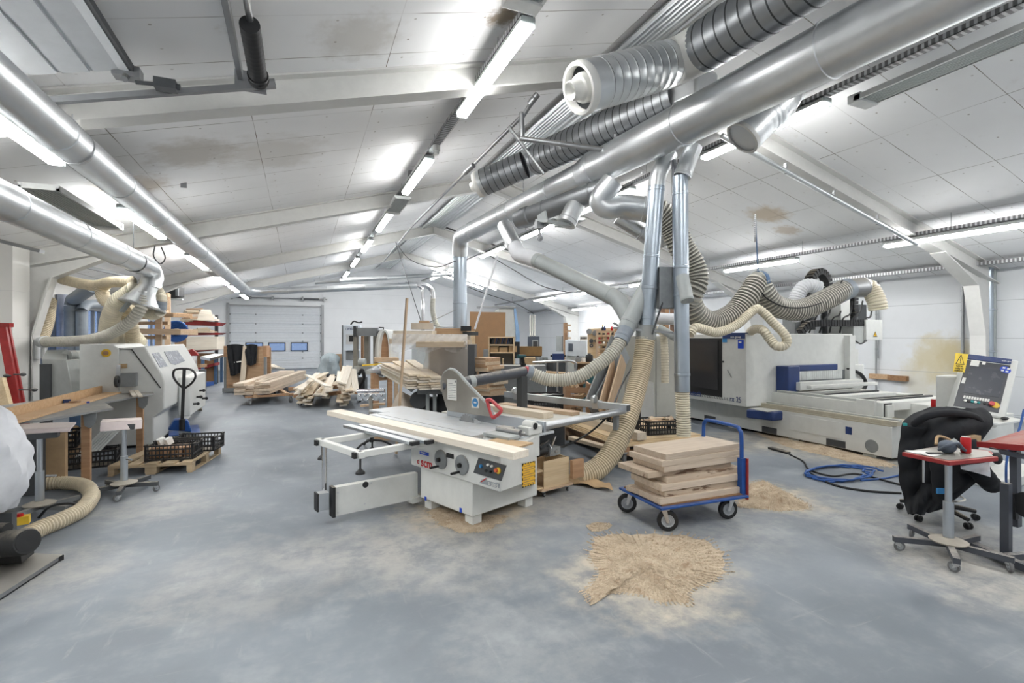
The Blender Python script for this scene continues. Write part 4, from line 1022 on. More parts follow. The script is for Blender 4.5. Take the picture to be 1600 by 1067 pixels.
# raised table consoles just in front of the bridge
B('upper_console', 'machine_white', 8.75, 10.6, 6.62, 6.78, .84, 1.0)
B('upper_console', 'machine_white', 8.75, 10.7, 6.4, 6.5, .90, .96)
m = MB().bx(8.30, 8.36, 5.02, 5.30, .60, .86); m.build('control_box', 'machine_white', cnc, True)
p = Xp(1377, 634, 8.40); 
bx_ = MB().bx(8.36, 8.62, 4.94, 5.16, .58, .84).build('rail_end_box', 'machine_white', cnc, True, bevel=.01)
MB().bx(8.40, 8.60, 4.934, 4.94, .60, .82).build('button_plate', 'black', bx_, True)
m = MB()
for i in range(2):
    for j in range(3): m.bx(8.43+.08*i, 8.48+.08*i, 4.930, 4.934, .62+.065*j, .66+.065*j)
m.each('symbol_button', 'paper', bx_, True)
# hood with window
HX0, HX1, HY0, HY1 = 7.75, 8.62, 6.98, 9.35
m = MB().bx(HX0, HX1+2.2, HY0, HY1, .54, 1.93); hood = m.build('bridge_hood', 'machine_white', cnc, True, bevel=.012)
X0 = HX0-.006
wa = [Xp(u, v, X0) for u, v in ((1128, 615), (1064, 603), (1064, 531), (1128, 531))]
y0w, y1w = wa[0].y, 8.95; z0w, z1w = .66, 1.84
MB().bx(X0, X0+.006, y0w, y1w, z0w, z1w).build('window_surround', 'black', hood, True)
MB().bx(X0-.012, X0-.002, y0w+.10, y1w-.06, z0w+.14, z1w-.05).build('window_pane', 'screen_glass', hood, True)
MB().bx(X0-.006, X0+.006, HY0+.02, y0w-.02, 1.83, 1.935).build('navy_band', 'navy', hood, True)
B('top_navy_cap', 'navy', HX0+.02, HX0+.16, HY0+.02, y0w, 1.92, 1.95, .004, hood)
put_text('band_lettering', 'scm group', .06, Vector((X0-.008, HY0+.36, 1.85)), (0, -1, 0), (0, 0, 1), 'paper', hood, True)
pa = [Xp(u, v, X0) for u, v in ((1153, 531), (1162, 543))]
MB().bx(X0-.004, X0, pa[1].y, pa[0].y, pa[1].z-.02, pa[0].z).build('safety_sticker', 'bright_blue', hood, True)
MB().bx(X0-.006, X0-.004, pa[1].y+.05, pa[0].y-.02, pa[0].z-.06, pa[0].z-.03).build('sticker_symbol', 'paper', hood, True)
MB().bx(X0-.004, X0, Xp(1136, 530, X0).y, Xp(1129, 530, X0).y, 1.76, 1.83).build('symbol_sticker', 'sky_blue', hood, True)
p = Xp(1137, 578, X0); m = MB().bar(p, p+Vector((0, -.10, -.14)), .008, .03, (1, 0, 0)); m.build('latch_sticker', 'mid_grey', hood, True)
p = Xp(1130, 565, X0); MB().lathe(p, (-1, 0, 0), [(.02, 0), (.02, .012), (.002, .012)], 12).build('lock', 'dark_grey', hood, True)
o = Xp(1060.5, 617, X0-.004); o2 = Xp(1095, 622.5, X0-.004); q = Xp(1140, 628, X0-.004); q2 = Xp(1158, 631, X0-.004)
b = text_mb('routech', .16, .003, True); k = abs(Xp(1076, 617, X0-.004).y-Xp(1095, 622.5, X0-.004).y)
fw = max(p.x for p in b.v); rx = text_mb('r', .16, .003, True); rw = max(p.x for p in rx.v)
kk = k/(fw-rw*1.25); b.v = [Vector((p.x*kk, p.y, p.z)) for p in b.v]
oo = Xp(1095, 622.5, X0-.004)+Vector((0, fw*kk, 0)); oo.z = .617
b.xf(frame(oo, (0, -1, 0), (0, 0, 1))).build('maker_lettering', 'navy', hood, True)
o = Vector((X0-.004, q.y, .612)); put_text('model_lettering', 'rx 25', .15, o, (0, -1, 0), (0, 0, 1), 'navy', hood, True, width=(q2-q).length)
m = MB()
for k in range(11):
    p = Xp(1097+3.9*k, 624, X0-.004); p.z = .625; m.bar(p, p+Vector((0, 0, .05)), .003, .012, (0, 1, 0)); m.bar(p, p+Vector((0, -.03, 0)), .003, .012)
m.build('angle_marks', 'mid_grey', hood, True)
# navy frame round the passage, bumper, curtain
yq = HY0-.02
xa, xb = Yp(1213.5, 600, yq).x, Yp(1232, 600, yq).x; xc = Yp(1308, 575, yq).x
m = MB().bx(xa, xb, yq-.25, yq+.02, .55, 1.31); m.bx(xb, xc, yq-.02, yq+.02, 1.18, 1.31); m.build('navy_frame', 'navy', cnc, True, bevel=.03)
m = MB().prism([(HX0-.03, HY0-.02, .34), (HX0+.14, 6.5, .34), (xb+.42, 6.5, .34), (xb+.42, HY0-.02, .34)], (0, 0, .17)); m.build('bumper', 'navy', cnc, True, bevel=.03)
B('bumper_tray', 'machine_white', HX0+.05, xb, 6.55, HY0-.02, .505, .52, .003)
B('bumper_bracket', 'machine_white', 8.2, 8.6, 6.6, 7.0, .20, .40)
xo = Yp(1320, 600, HY0).x
MB().bx(xb, xo, HY0-.012, HY0-.004, .62, 1.18).build('passage_shade', 'shadow_grey' if 'shadow_grey' in M else paint('shadow_grey', (120, 124, 126), .7), hood, True)  # flat grey panel, the shade of the passage put into its colour
m = MB(); n = 26
for k in range(n):
    x = xb+(xo-.12-xb)*k/n; m.bx(x, x+(xo-.12-xb)/n*.9, HY0-.03, HY0-.025, 1.0, 1.18)
m.build('strip_curtain', 'curtain' if 'curtain' in M else paint('curtain', (206, 210, 208), .5), cnc, True)
MB().bx(xb+.1, xo-.5, HY0-.045, HY0-.02, .78, .82).build('workpiece_edge', 'pine', hood, True)
B('passage_side', 'machine_white', xo-.02, xo+.16, HY0-.12, HY0+.1, .55, 1.9)
# right end: vertical pieces and cable loop
B('end_panel', 'machine_white', 10.86, 11.05, HY0+.02, 8.4, .6, 1.6)
MB().tube([Yp(1325, 575, 6.9), Yp(1345, 585, 6.9), Yp(1353, 600, 6.9), Yp(1345, 612, 6.9), Yp(1330, 614, 6.9)], .035, 8).build('cable_loop', 'black', cnc, True)
m = MB().box(Yp(1335, 595, 7.0), (.5, .1, .7)); m.build('valve_box', 'machine_white', cnc, True, bevel=.02)
# gantry head on top of the bridge
yt = 7.5
def GP(u, v, Y=yt): return Yp(u, v, Y)
p0, p1 = GP(1240, 522), GP(1335, 522)
m = MB().bx(GP(1242, 500).x, GP(1252, 500).x, yt, yt+.3, 1.9, 2.55); m.build('head_column', 'mid_grey', cnc, True)
m = MB().bx(GP(1300, 500).x, GP(1314, 500).x, yt-.2, yt+.1, 1.9, 2.85); m.bx(GP(1310, 500).x, GP(1328, 500).x, yt-.2, yt+.1, 2.75, 2.9); m.build('head_column', 'machine_white', cnc, True)
m = MB().bx(GP(1272, 500).x, GP(1282, 500).x, yt, yt+.2, 1.9, 2.7); m.bx(GP(1284, 500).x, GP(1298, 500).x, yt+.2, yt+.4, 1.9, 2.75); m.build('spindle_column', 'galv', cnc, True)
m = MB().cyl(GP(1262, 515), GP(1262, 490), .15, n=16); m.cyl(GP(1330, 518), GP(1330, 495), .13, n=14); m.each('motor', 'dark_grey', cnc, True)
m = MB().box(GP(1275, 505, yt+.35), (1.0, .1, 1.0)); m.box(GP(1340, 505, yt+.35), (.5, .1, .9)); m.build('head_backplate', 'dark_grey', cnc, True)
# energy chains
def chain(name, pts, w=.16, h=.1, up=(0, 1, 0)):
    P = resample(spline(pts, 10), .085); m = MB()
    m.sweep(P, h*.3, 6)
    for a, b in zip(P, P[1:]):
        d = (b-a).normalized(); m.bar(a+d*.009, b-d*.009, h, w, up)
    return m.build(name, 'black_dusty', cnc, True)
chain('cable_chain', [GP(1261, 498, 8), GP(1262, 470, 8), GP(1265, 438, 8), GP(1278, 424, 8), GP(1291, 438, 8), GP(1293, 480, 8), GP(1294, 522, 8)], .2, .14)
chain('cable_chain', [GP(1332, 458, 7.4), GP(1331, 480, 7.4), GP(1333, 495, 7.4)], .2, .14)
chain('cable_chain', [GP(1250, 520, 7.1), GP(1262, 508, 7.1), GP(1285, 505, 7.1), GP(1320, 505, 7.1), GP(1352, 504, 7.1)], .12, .14)
m = MB()
for k in range(7):
    u = 1248+16*k; m.tube([GP(u, 520, 7.3), GP(u+5+R.random()*8, 498, 7.25), GP(u+16, 486+R.random()*10, 7.3), GP(u+20, 470, 7.35)], .018, 6, 6)
m.build('head_cables', 'black', cnc, True)
# electrical cabinet with warning triangle
xe0, xe1 = Yp(1353.5, 515, 7.0).x, Yp(1379, 515, 7.0).x
cab = B('electrical_box', 'machine_white', xe0, xe1, 7.0, 7.35, 1.80, 2.24, .01)
B('box_side', 'machine_grey', Yp(1334, 515, 7.05).x, xe0, 7.05, 7.35, 1.72, 2.2, .008)
def tri(par, o, x, up, s, mat, d=.003):
    m_ = frame(o, x, up); r = MB().prism([m_ @ Vector(p) for p in ((-s/2, 0, 0), (s/2, 0, 0), (0, s*.87, 0))], (m_ @ Vector((0, 0, d)))-(m_ @ Vector((0, 0, 0))))
    return r.build('warning_triangle', mat, par, True)
cx = Yp(1368, 524, 6.99).x
tri(cab, (cx, 6.996, 1.87), (1, 0, 0), (0, 0, 1), .14, 'black'); tri(cab, (cx, 6.993, 1.885), (1, 0, 0), (0, 0, 1), .095, 'label_yellow')
MB().bx(cx-.005, cx+.005, 6.986, 6.99, 1.90, 1.945).bx(cx-.005, cx+.005, 6.986, 6.99, 1.885, 1.893).build('exclamation_mark', 'black', cab, True)
MB().tube([Yp(1337, 533, 7), Yp(1345, 537, 7), Yp(1354, 532, 7)], .015, 6).build('cable', 'black', cnc, True)
# big hoses of the machine
hs = thing('suction_hose', 'thick grey ribbed hose hung in two sags over the white router machine', 'hose', tuple(W(1185, 440, 9.2)))
MB().hose([W(1075, 462, 8.5), W(1086, 488, 8.6), W(1112, 504, 8.8), W(1146, 490, 9), W(1172, 458, 9.1), W(1184, 441, 9.2), W(1192, 455, 9.2), W(1212, 478, 9.3), W(1250, 484, 9.5), W(1290, 468, 9.7), W(1318, 453, 9.9)], .19, .06, .07, 18).build('ribbed_hose', 'hose_grey', hs, True)
m = MB().cyl(W(1306, 460, 9.85), W(1326, 450, 9.95), .205, n=18).build('hose_end_tape', 'duct_blue', hs, True)
m = MB().cyl(W(1322, 451, 9.95), W(1348, 449, 10.0), .19, n=20); m.lathe(W(1345, 449, 10.), (1, 0, 0), [(.19, 0), (.2, .01), (.2, .04), (.19, .05)], 20); m.build('connector', 'steel_dull', hs, True)
MB().hose([W(1346, 449, 10), W(1358, 450, 10), W(1365, 460, 9.95), W(1370, 472, 9.9), W(1372, 484, 9.9)], .16, .05, .06, 14).build('short_hose', 'hose_cream', hs, True)
m = MB().cyl(W(1185, 436, 9.2), W(1180, 335, 9.2), .012, n=6); m.lathe(W(1185, 440, 9.2)+Vector((-.03, 0, 0)), (1, 0, 0), [(.2, 0), (.205, .02), (.205, .08), (.2, .1)], 18); m.build('hanger', 'blue_steel', hs, True)
m = MB()
for k in range(14):
    a = W(1180, 337+k*3.0, 9.2); m.ball(a, .022, 6, 4)
m.build('hanging_chain', 'steel_dull', hs, True)
MB().tube([W(1187, 448, 8.95), W(1198, 466, 9.0), W(1230, 480, 9.1), W(1268, 478, 9.3), W(1302, 462, 9.6), W(1316, 438, 9.8)], .012, 6).build('cable', 'black', hs, True)
h2 = thing('extraction_hose', 'thin cream hose looping over the top of the white router machine', 'hose', tuple(W(1190, 500, 9.0)))
MB().hose([W(1078, 522, 8.3), W(1088, 512, 8.35), W(1120, 519, 8.5), W(1150, 508, 8.7), W(1178, 484, 8.9), W(1190, 486, 8.9), W(1208, 504, 8.8), W(1227, 524, 8.7), W(1228, 538, 8.7), W(1214, 541, 8.7), W(1203, 530, 8.8), W(1192, 516, 8.9), W(1180, 514, 9.2), W(1172, 519, 9.6)], .075, .045, .08, 12).build('hose', 'hose_cream', h2, True)
tag(MB().hose([W(1250, 500, 10.4), W(1243, 475, 10.5), W(1250, 455, 10.5), W(1262, 446, 10.5), W(1280, 450, 10.5)], .14, .05, .06, 12).build('extraction_hose', 'bag_white'), 'short white hose arching behind the black cable chain of the router', 'hose')
# aggregate magazine at the left end of the machine
for k, (u0, u1) in enumerate(((1013, 1021), (1022, 1030), (1033, 1040), (1041, 1049), (1051, 1058))):
    q0, q1 = Xp(u0, 590, 8.3), Xp(u1, 590, 8.3)
    MB().bx(8.3, 8.55, q1.y, q0.y, .74, 1.08 if k else 1.12).build('tool_holder', 'machine_grey', cnc, True, bevel=.01)
    MB().bx(8.27, 8.3, q1.y+.05, q0.y-.05, .84, .95).build('holder_label', 'dark_grey', cnc, True)
    MB().cyl((8.42, (q0.y+q1.y)/2, 1.08), (8.42, (q0.y+q1.y)/2, 1.16), .06, n=12).build('tool_collet', 'black', cnc, True)
q0, q1 = Xp(1012, 612, 8.1), Xp(1062, 612, 8.1)
MB().bx(8.05, 8.7, q1.y-.2, q0.y, .62, .74).build('magazine_shelf', 'machine_white', cnc, True, bevel=.01)
MB().bx(8.02, 8.06, Xp(1036, 612, 8.05).y, Xp(1027, 612, 8.05).y, .64, .74).build('navy_plate', 'navy', cnc, True)
# ================================================================ OPERATOR CONSOLE
pc = FL(1548, 742); con = thing('operator_console', 'white operator console with dark screen and yellow warning sign, far right', 'control console', (pc.x, pc.y, 0), 0)
sc_ = [W(1489.5, 634, 6.55), W(1560, 645, 6.35), W(1582, 562, 6.62), W(1513, 555, 6.85)]
nrm = (sc_[1]-sc_[0]).cross(sc_[3]-sc_[0]).normalized()
if nrm.dot(Vector((0, 0, CH))-sc_[0]) < 0: nrm = -nrm
xv = (sc_[1]-sc_[0]).normalized(); uv_ = (sc_[3]-sc_[0]).normalized(); Wd = (sc_[1]-sc_[0]).length; Hd = (sc_[3]-sc_[0]).length
def onS(a, b, off=0.): return sc_[0]+(sc_[1]-sc_[0])*a+(sc_[3]-sc_[0])*b+nrm*off
def rect(a0, a1, b0, b1, off, d, name, mat, par, **k):
    return MB().prism([onS(a0, b0, off), onS(a1, b0, off), onS(a1, b1, off), onS(a0, b1, off)], nrm*d).build(name, mat, par, True, **k)
hs_ = MB().prism([onS(-.02, -.03, -.004), onS(1.19, -.08, -.004), onS(1.17, 1.02, -.004), onS(-.02, 1.02, -.004)], -nrm*.30).build('monitor_housing', 'machine_white', con, True, bevel=.02)
rect(0, 1, 0, .90, -.004, .008, 'front_panel', 'panel_black' if 'panel_black' in M else paint('panel_black', (58, 60, 66), .4, var=.08), con)
rect(0, 1.0, .92, 1.02, -.01, .02, 'navy_band', 'navy', con, bevel=.006)
rect(.12, .93, .27, .78, .004, .003, 'screen', 'screen_dark' if 'screen_dark' in M else paint('screen_dark', (74, 77, 84), .25, var=.06), con)
put_text('band_lettering', 'scm group', .03, onS(.78, .955, .011), xv, uv_, 'paper', con, True)
m_ = [rect(.16+.06*k, .205+.06*k, .165, .215, .004, .004, 'key', 'paper', con) for k in range(10)]
for a, mt in ((.22, 'paper'), (.30, 'black'), (.38, 'green_teal'), (.45, 'paper'), (.52, 'green_teal'), (.66, 'black')):
    MB().lathe(onS(a, .12, .004), nrm, [(.017, 0), (.016, .015), (.002, .016)], 14).build('push_button', mt, con, True)
MB().lathe(onS(.885, .125, .004), nrm, [(.045, 0), (.045, .006), (.002, .006)], 20).build('stop_ring', 'yellow', con, True)
MB().lathe(onS(.80, .125, .01), nrm, [(.028, 0), (.03, .03), (.002, .034)], 16).build('emergency_stop', 'red_plastic', con, True)
MB().lathe(onS(.91, .80, .004), nrm, [(.055, 0), (.055, .003), (.002, .003)], 20).build('round_sticker', 'bright_blue', con, True)
m = MB()
for k in range(4):
    a = .6+k*PI/2; c = onS(.91, .80, .008)+xv*math.cos(a)*.033+uv_*math.sin(a)*.033; m.prism([c-xv*.014-uv_*.012, c+xv*.014-uv_*.012, c+xv*.014+uv_*.012, c-xv*.014+uv_*.012], nrm*.002)
m.build('sticker_symbol', 'paper', con, True)
rect(.10, .30, .80, .915, .004, .002, 'paper_note', 'paper', con); rect(.36, .44, .85, .91, .004, .002, 'paper_note', 'paper', con); rect(.02, .10, .44, .55, .004, .002, 'paper_note', 'paper', con)
# yellow sign stuck to the left edge
Sg = [W(1489, 580.5, 6.72), W(1507, 582, 6.68), W(1513, 553.5, 6.78), W(1493, 551.5, 6.82)]
c0 = sum(Sg, Vector())/4; nx = (Sg[1]-Sg[0]).normalized(); ny = (Sg[3]-Sg[0]).normalized(); nn = nx.cross(ny).normalized()
if nn.dot(Vector((0, 0, CH))-c0) < 0: nn = -nn
sg = MB().prism(Sg, nn*.003).build('warning_sign', 'sign_yellow' if 'sign_yellow' in M else paint('sign_yellow', (240, 208, 70), .5, var=.04), con, True)
ws = (Sg[1]-Sg[0]).length; hs2 = (Sg[3]-Sg[0]).length
def onG(a, b, off=.004): return Sg[0]+(Sg[1]-Sg[0])*a+(Sg[3]-Sg[0])*b+nn*off
MB().prism([onG(.10, .40), onG(.90, .40), onG(.5, .95)], nn*.001).build('triangle_border', 'black', sg, True)
MB().prism([onG(.19, .435, .006), onG(.81, .435, .006), onG(.5, .87, .006)], nn*.001).build('triangle_field', 'sign_yellow', sg, True)
m = MB().prism([onG(.475, .55, .008), onG(.525, .55, .008), onG(.54, .76, .008), onG(.46, .76, .008)], nn*.001); m.prism([onG(.47, .47, .008), onG(.53, .47, .008), onG(.53, .515, .008), onG(.47, .515, .008)], nn*.001); m.build('exclamation_mark', 'black', sg, True)
for tx, b_, a0, wd in (('Hold det', .27, .22, .56), ('ryddig ved', .15, .12, .74), ('maskinen', .03, .10, .76)):
    put_text('sign_lettering', tx, hs2*.13, onG(a0, b_, .005), nx, ny, 'black', sg, True, width=ws*wd)
# stand of the console
m = MB().box(W(1515, 612, 6.85)+Vector((.12, .25, -.05)), (.35, .25, .5)); m.build('monitor_arm', 'machine_white', con, True, bevel=.02)
m = MB().prism([Vector(p)+Vector((pc.x, pc.y, 0)) for p in ((-.30, .0, .12), (.10, .0, .12), (.18, .0, .85), (-.16, .0, .85))], (0, .5, 0)); m.build('pedestal', 'machine_white', con, True, bevel=.012)
m = MB().box((pc.x-.1, pc.y-.05, .06), (1.35, .75, .12)); m.build('pedestal_base', 'machine_white', con, True, bevel=.012)
kb = Zp(1530, 660, .86)
sh = MB().prism([W(1478, 645, 6.35), W(1562, 662, 6.1), W(1600, 655, 6.5), W(1510, 640, 6.8)], (0, 0, -.03)).build('keyboard_shelf', 'machine_white', con, True, bevel=.006)
kq = [W(1466, 640, 6.1), W(1537, 648, 6.0), W(1541, 645, 6.25), W(1478, 637, 6.4)]
tag(MB().prism(kq, (0, 0, .02)).build('keyboard', 'black', bevel=.004), 'black keyboard on the shelf below the dark screen', 'keyboard')
p = W(1570, 655, 6.25); tag(MB().ball(p+Vector((0, 0, .01)), (.06, .035, .022), 14, 8).build('computer_mouse', 'black'), 'black mouse on the shelf right of the keyboard', 'mouse')
# white side cabinet behind, bench with can
q = Yp(1455, 640, 6.3)
tag(MB().bx(9.2, 10.6, 4.75, 5.35, 0, .78).build('side_bench', 'machine_white', bevel=.01), 'low white cabinet between the router bed and the console', 'cabinet')
# ================================================================ casters and carts
def caster(par, x, y, r, w, top, mat_t='rubber', ang=0., lx=0.):
    """swivel caster under height top at local x, y: fork > wheel > hub"""
    c, s = math.cos(ang), math.sin(ang); off = r*.35
    wx, wy = x+c*off, y+s*off
    ax = Vector((-s, c, 0))
    m = MB().lathe((x, y, top), (0, 0, -1), [(.035*r/.06, 0), (.035*r/.06, .012), (.02*r/.06, .02), (.02*r/.06, .03)], 14)
    for k in (-1, 1):
        a = Vector((wx, wy, r))+ax*k*(w/2+.006); t_ = Vector((x, y, top-.02))+ax*k*(w/2+.006); d = Vector((c, s, 0))*r*.35
        m.prism([a-d*.3-Vector((0, 0, r*.15)), a+d*.3-Vector((0, 0, r*.15)), t_+d*.75, t_-d*.75], ax*k*.004)
    m.box((x, y, top-.016), (r*1.0, w+.02, .008), ang)
    m.build('caster_fork', 'steel', par)
    cw = Vector((wx, wy, r))-ax*w/2
    t_ = MB().lathe(cw, ax, [(r*.60, 0), (r*.94, 0), (r, w*.2), (r, w*.8), (r*.94, w), (r*.60, w)], 24).build('caster_wheel', mat_t, par)
    MB().lathe(cw-ax*.001, ax, [(.004, -.003), (r*.22, -.003), (r*.26, w*.10), (r*.50, w*.10), (r*.55, -.002), (r*.62, -.001), (r*.62, w+.003), (r*.55, w+.003), (r*.50, w*.90), (r*.26, w*.90), (r*.22, w+.005), (.004, w+.005)], 20).build('wheel_hub', 'hub_grey' if 'hub_grey' in M else paint('hub_grey', (158, 162, 166), .5), t_)
# blue platform trolley
pd = W(1034, 793, 4.73)
tr = thing('platform_trolley', 'blue platform trolley loaded with thick wooden boards', 'trolley', (pd.x, pd.y, 0), math.radians(-2))
m = MB().bx(-.02, 1.06, -.02, .70, .225, .25); m.build('deck', 'trolley_blue', tr, bevel=.006)
MB().bx(.02, 1.02, .02, .66, .25, .262).build('deck_board', 'walnut', tr)
P = [(1.03, .05, .22), (1.03, .05, .80), (1.035, .08, .90), (1.04, .15, .93), (1.05, .53, .93), (1.055, .60, .90), (1.06, .63, .80), (1.06, .63, .22)]
MB().sweep(spline(P, 6), .02, 12).build('push_handle', 'trolley_blue', tr)
m = MB().bx(1.005, 1.055, .02, .08, .22, .62); m.bx(1.035, 1.085, .60, .66, .22, .62); m.each('handle_socket', 'trolley_blue', tr)
MB().bx(1.056, 1.075, .0, .03, .20, .62).build('red_bar', 'red', tr)
for x, y, a in ((.07, .06, -.5), (.06, .60, 2.6), (.92, .08, 2.9), (.93, .60, .3)): caster(tr, x, y, .10, .04, .225, 'black', a)
nb = 8; zz = .262; names = ['bottom', 'seventh from the top', 'sixth from the top', 'fifth from the top', 'fourth from the top', 'third from the top', 'second from the top', 'topmost']
offs = [(-.02, -.04, 1), (.02, -.02, 3), (.0, -.03, 2), (.04, -.01, 4), (-.10, .04, 4), (.02, .0, 5), (.0, .01, 6), (.05, .02, 7)]
for k in range(nb):
    dx, dy, dg = offs[k]; th = (.060, .058, .064, .056, .053, .060, .055, .058)[k]; L = (1.06, 1.02, 1.06, 1.0, 1.10, 1.04, 1.08, 1.08)[k]; wd = (.50, .46, .48, .45, .47, .46, .48, .46)[k]
    c = ROOT[tr] @ Vector((.55+dx, .33+dy, zz)); rr = math.radians(-2+dg)
    o = MB().bx(-L/2, L/2, -wd/2, wd/2, 0, th).build('thick_board', 'board_oak_dark' if k in (1, 3, 4) else 'board_oak', bevel=.003)
    o.location = c; o.rotation_euler = (0, 0, rr); ROOT[o] = Matrix.Translation(c) @ Matrix.Rotation(rr, 4, 'Z')
    tag(o, ('%s thick hardwood board in the stack on the blue trolley' % names[k]) if k != 3+0 else 'dark stained thick board fifth from the top of the blue trolley stack', 'board', 'thick boards stacked on the blue trolley'); zz += th+.001
c = ROOT[tr] @ Vector((.06, .36, .262)); o = MB().bx(-.06, .06, -.2, .2, 0, .05).build('offcut', 'board_oak', bevel=.003); o.location = c; o.rotation_euler = (0, 0, .15); tag(o, 'short offcut at the left end of the blue trolley deck', 'offcut')
# sawdust
def heap(name, label, poly, h, mat, seed, cat='sawdust', n=3200, kind='stuff'):
    rr = random.Random(seed); pts = [FL(u, v) for u, v in poly]; c = sum(pts, Vector())/len(pts)
    m = MB(); K = 96; ring = spline(pts+[pts[0]], max(2, K//len(pts)))[:-1]; rings = 16; N = len(ring)
    from mathutils import noise as MN
    ring = [c+(p-c)*(1+.10*MN.fractal(p*9, .8, 2.2, 4)) for p in ring]
    o = [c+Vector((0, 0, h*.9))]; vs = [c+Vector((0, 0, h*.8))]; fs = []
    for i in range(1, rings+1):
        t_ = i/rings
        for p in ring:
            q = c+(p-c)*t_; nz = MN.fractal(Vector((q.x*5, q.y*5, seed)), .7, 2.1, 5)
            q.z = max(.003, h*(1-t_**2.2)*(.75+.8*nz)+.006*MN.noise(q*40)) if i < rings else .001
            vs.append(q)
    for j in range(N): fs.append((0, 1+j, 1+(j+1) % N))
    for i in range(rings-1):
        for j in range(N):
            a = 1+i*N; b = 1+(i+1)*N; fs.append((a+j, b+j, b+(j+1) % N, a+(j+1) % N))
    m.add(vs, fs)
    for _ in range(n):
        p = ring[rr.randrange(N)]; t_ = rr.random()**.5*1.10
        q = c+(p-c)*t_; z = max(.001, h*(1-min(1, t_)**2.2)*(.75+.8*MN.fractal(Vector((q.x*5, q.y*5, seed)), .7, 2.1, 5)))+.004; a = rr.random()*PI; l = .004+.010*rr.random()
        d = Vector((math.cos(a), math.sin(a), (rr.random()-.4)*.8))*l; w_ = Vector((-math.sin(a), math.cos(a), rr.random()-.5))*l*.45; q.z = z
        m.add([q-d, q+w_, q+d+Vector((0, 0, .002)), q-w_], [(0, 1, 2, 3)])
    return tag(m.build(name, mat, angle=180), label, cat, kind=kind)
t = NT('sawdust'); t.set(Roughness=.95); p = t.pos()
col = t.mix(t.ramp(t.noise(5, p, 6, .7), .35, .65), lin((176, 158, 134)), lin((200, 184, 160)))
col = t.mix(t.ramp(t.noise(9, p, 5, .7), .52, .70, 0, .65), col, lin((150, 122, 94)))
col = t.mix(t.ramp(t.noise(60, p, 4, .8), .5, .75, 0, .6), col, lin((136, 110, 84)))
col = t.mix(t.ramp(t.noise(90, p, 3, .7), .56, .75, 0, .8), col, lin((226, 214, 192)))
t.l(col, t.b.inputs['Base Color']); t.bump(t.noise(70, p, 4, .8), .6, .01); M['sawdust'] = t.m
heap('sawdust_heap', 'broad flat heap of sawdust and shavings on the floor before the trolley', [(920, 868), (935, 838), (985, 834), (1060, 838), (1112, 850), (1135, 880), (1118, 905), (1080, 918), (1072, 940), (1030, 938), (985, 925), (955, 925), (935, 938), (918, 925), (935, 895)], .045, 'sawdust', 3, n=7000)
heap('sawdust_heap', 'sawdust heap on the floor behind the right end of the blue trolley', [(1150, 790), (1165, 762), (1190, 752), (1225, 768), (1265, 792), (1235, 797), (1190, 795)], .09, 'sawdust', 4, n=3000)
heap('sawdust_heap', 'sawdust gathered round the feet of the table saw', [(668, 800), (690, 792), (730, 805), (765, 812), (790, 806), (775, 822), (735, 832), (690, 820)], .03, 'sawdust', 5, n=2500)
heap('sawdust_heap', 'sawdust strip along the foot of the long router bed', [(1180, 676), (1240, 684), (1330, 706), (1400, 726), (1360, 728), (1290, 712), (1225, 696)], .035, 'sawdust', 6, n=2500)
heap('sawdust_heap', 'small scatter of shavings left of the big sawdust heap', [(918, 822), (935, 816), (955, 820), (945, 828), (925, 830)], .008, 'sawdust', 7, n=400)
# ================================================================ RIGHT FRONT: stand, chair, jacket
def roller_stand(label, fl, top, rz, top_mat, arms, legmat, n=5, R0=.36, group=None, hub_z=.14, tw=.42, tl=.62, tilt=0.):
    t_ = thing('work_stand', label, 'stand', (fl.x, fl.y, 0), rz, group)
    MB().cyl((0, 0, .10), (0, 0, top*.52), .038, n=18).build('outer_tube', 'alu', t_)
    MB().cyl((0, 0, top*.5), (0, 0, top-.06), .025, n=16).build('inner_tube', 'alu', t_)
    MB().lathe((0, 0, hub_z-.02), (0, 0, 1), [(.13, 0), (.135, .012), (.09, .03), (.045, .04)], 26).build('hub_plate', 'dust_plate' if 'dust_plate' in M else paint('dust_plate', (172, 166, 154), .7), t_)
    for k in range(n):
        a = 2*PI*k/n+arms; d = Vector((math.cos(a), math.sin(a), 0))
        MB().bar(d*.03+Vector((0, 0, hub_z-.04)), d*R0+Vector((0, 0, hub_z-.04)), .045, .045).build('base_arm', legmat, t_)
        caster(t_, d.x*(R0-.03), d.y*(R0-.03), .042, .022, hub_z-.065, 'rubber_grey', a+1.2+k)
    return t_
fs = FL(1482, 868); st = roller_stand('red topped work stand on casters at the right with a red can on it', fs, .89, math.radians(-22.9), 'red', .35, 'steel_dark', R0=.40)
def onT(u, v, z): return ROOT[st].inverted() @ Zp(u, v, z)
tp = [onT(u, v, .885) for u, v in ((1409, 706), (1483, 721), (1560, 714), (1548, 704), (1470, 696))]
tb = MB().prism(tp, (0, 0, -.035)).build('table_top', 'red', st, bevel=.006)
iv = ROOT[st].inverted()
MB().prism([p+Vector((0, 0, .001)) for p in [onT(u, v, .885) for u, v in ((1414, 706), (1483, 719.5), (1552, 713), (1543, 705), (1470, 697.5))]], (0, 0, .003)).build('top_sheet', 'steel_dull', tb)
MB().ball(onT(1558, 716, .865), (.035, .035, .05), 14, 9).build('knob', 'black', st)
m = MB().box((.02, .0, .83), (.30, .14, .05)); m.build('top_bracket', 'dark_grey', st)
MB().cyl(onT(1443, 715, .84), onT(1443, 715, .84)+Vector((0, 0, -.21)), .008, n=8).build('hanging_rod', 'steel', st)
p = Zp(1509, 707.5, .889)
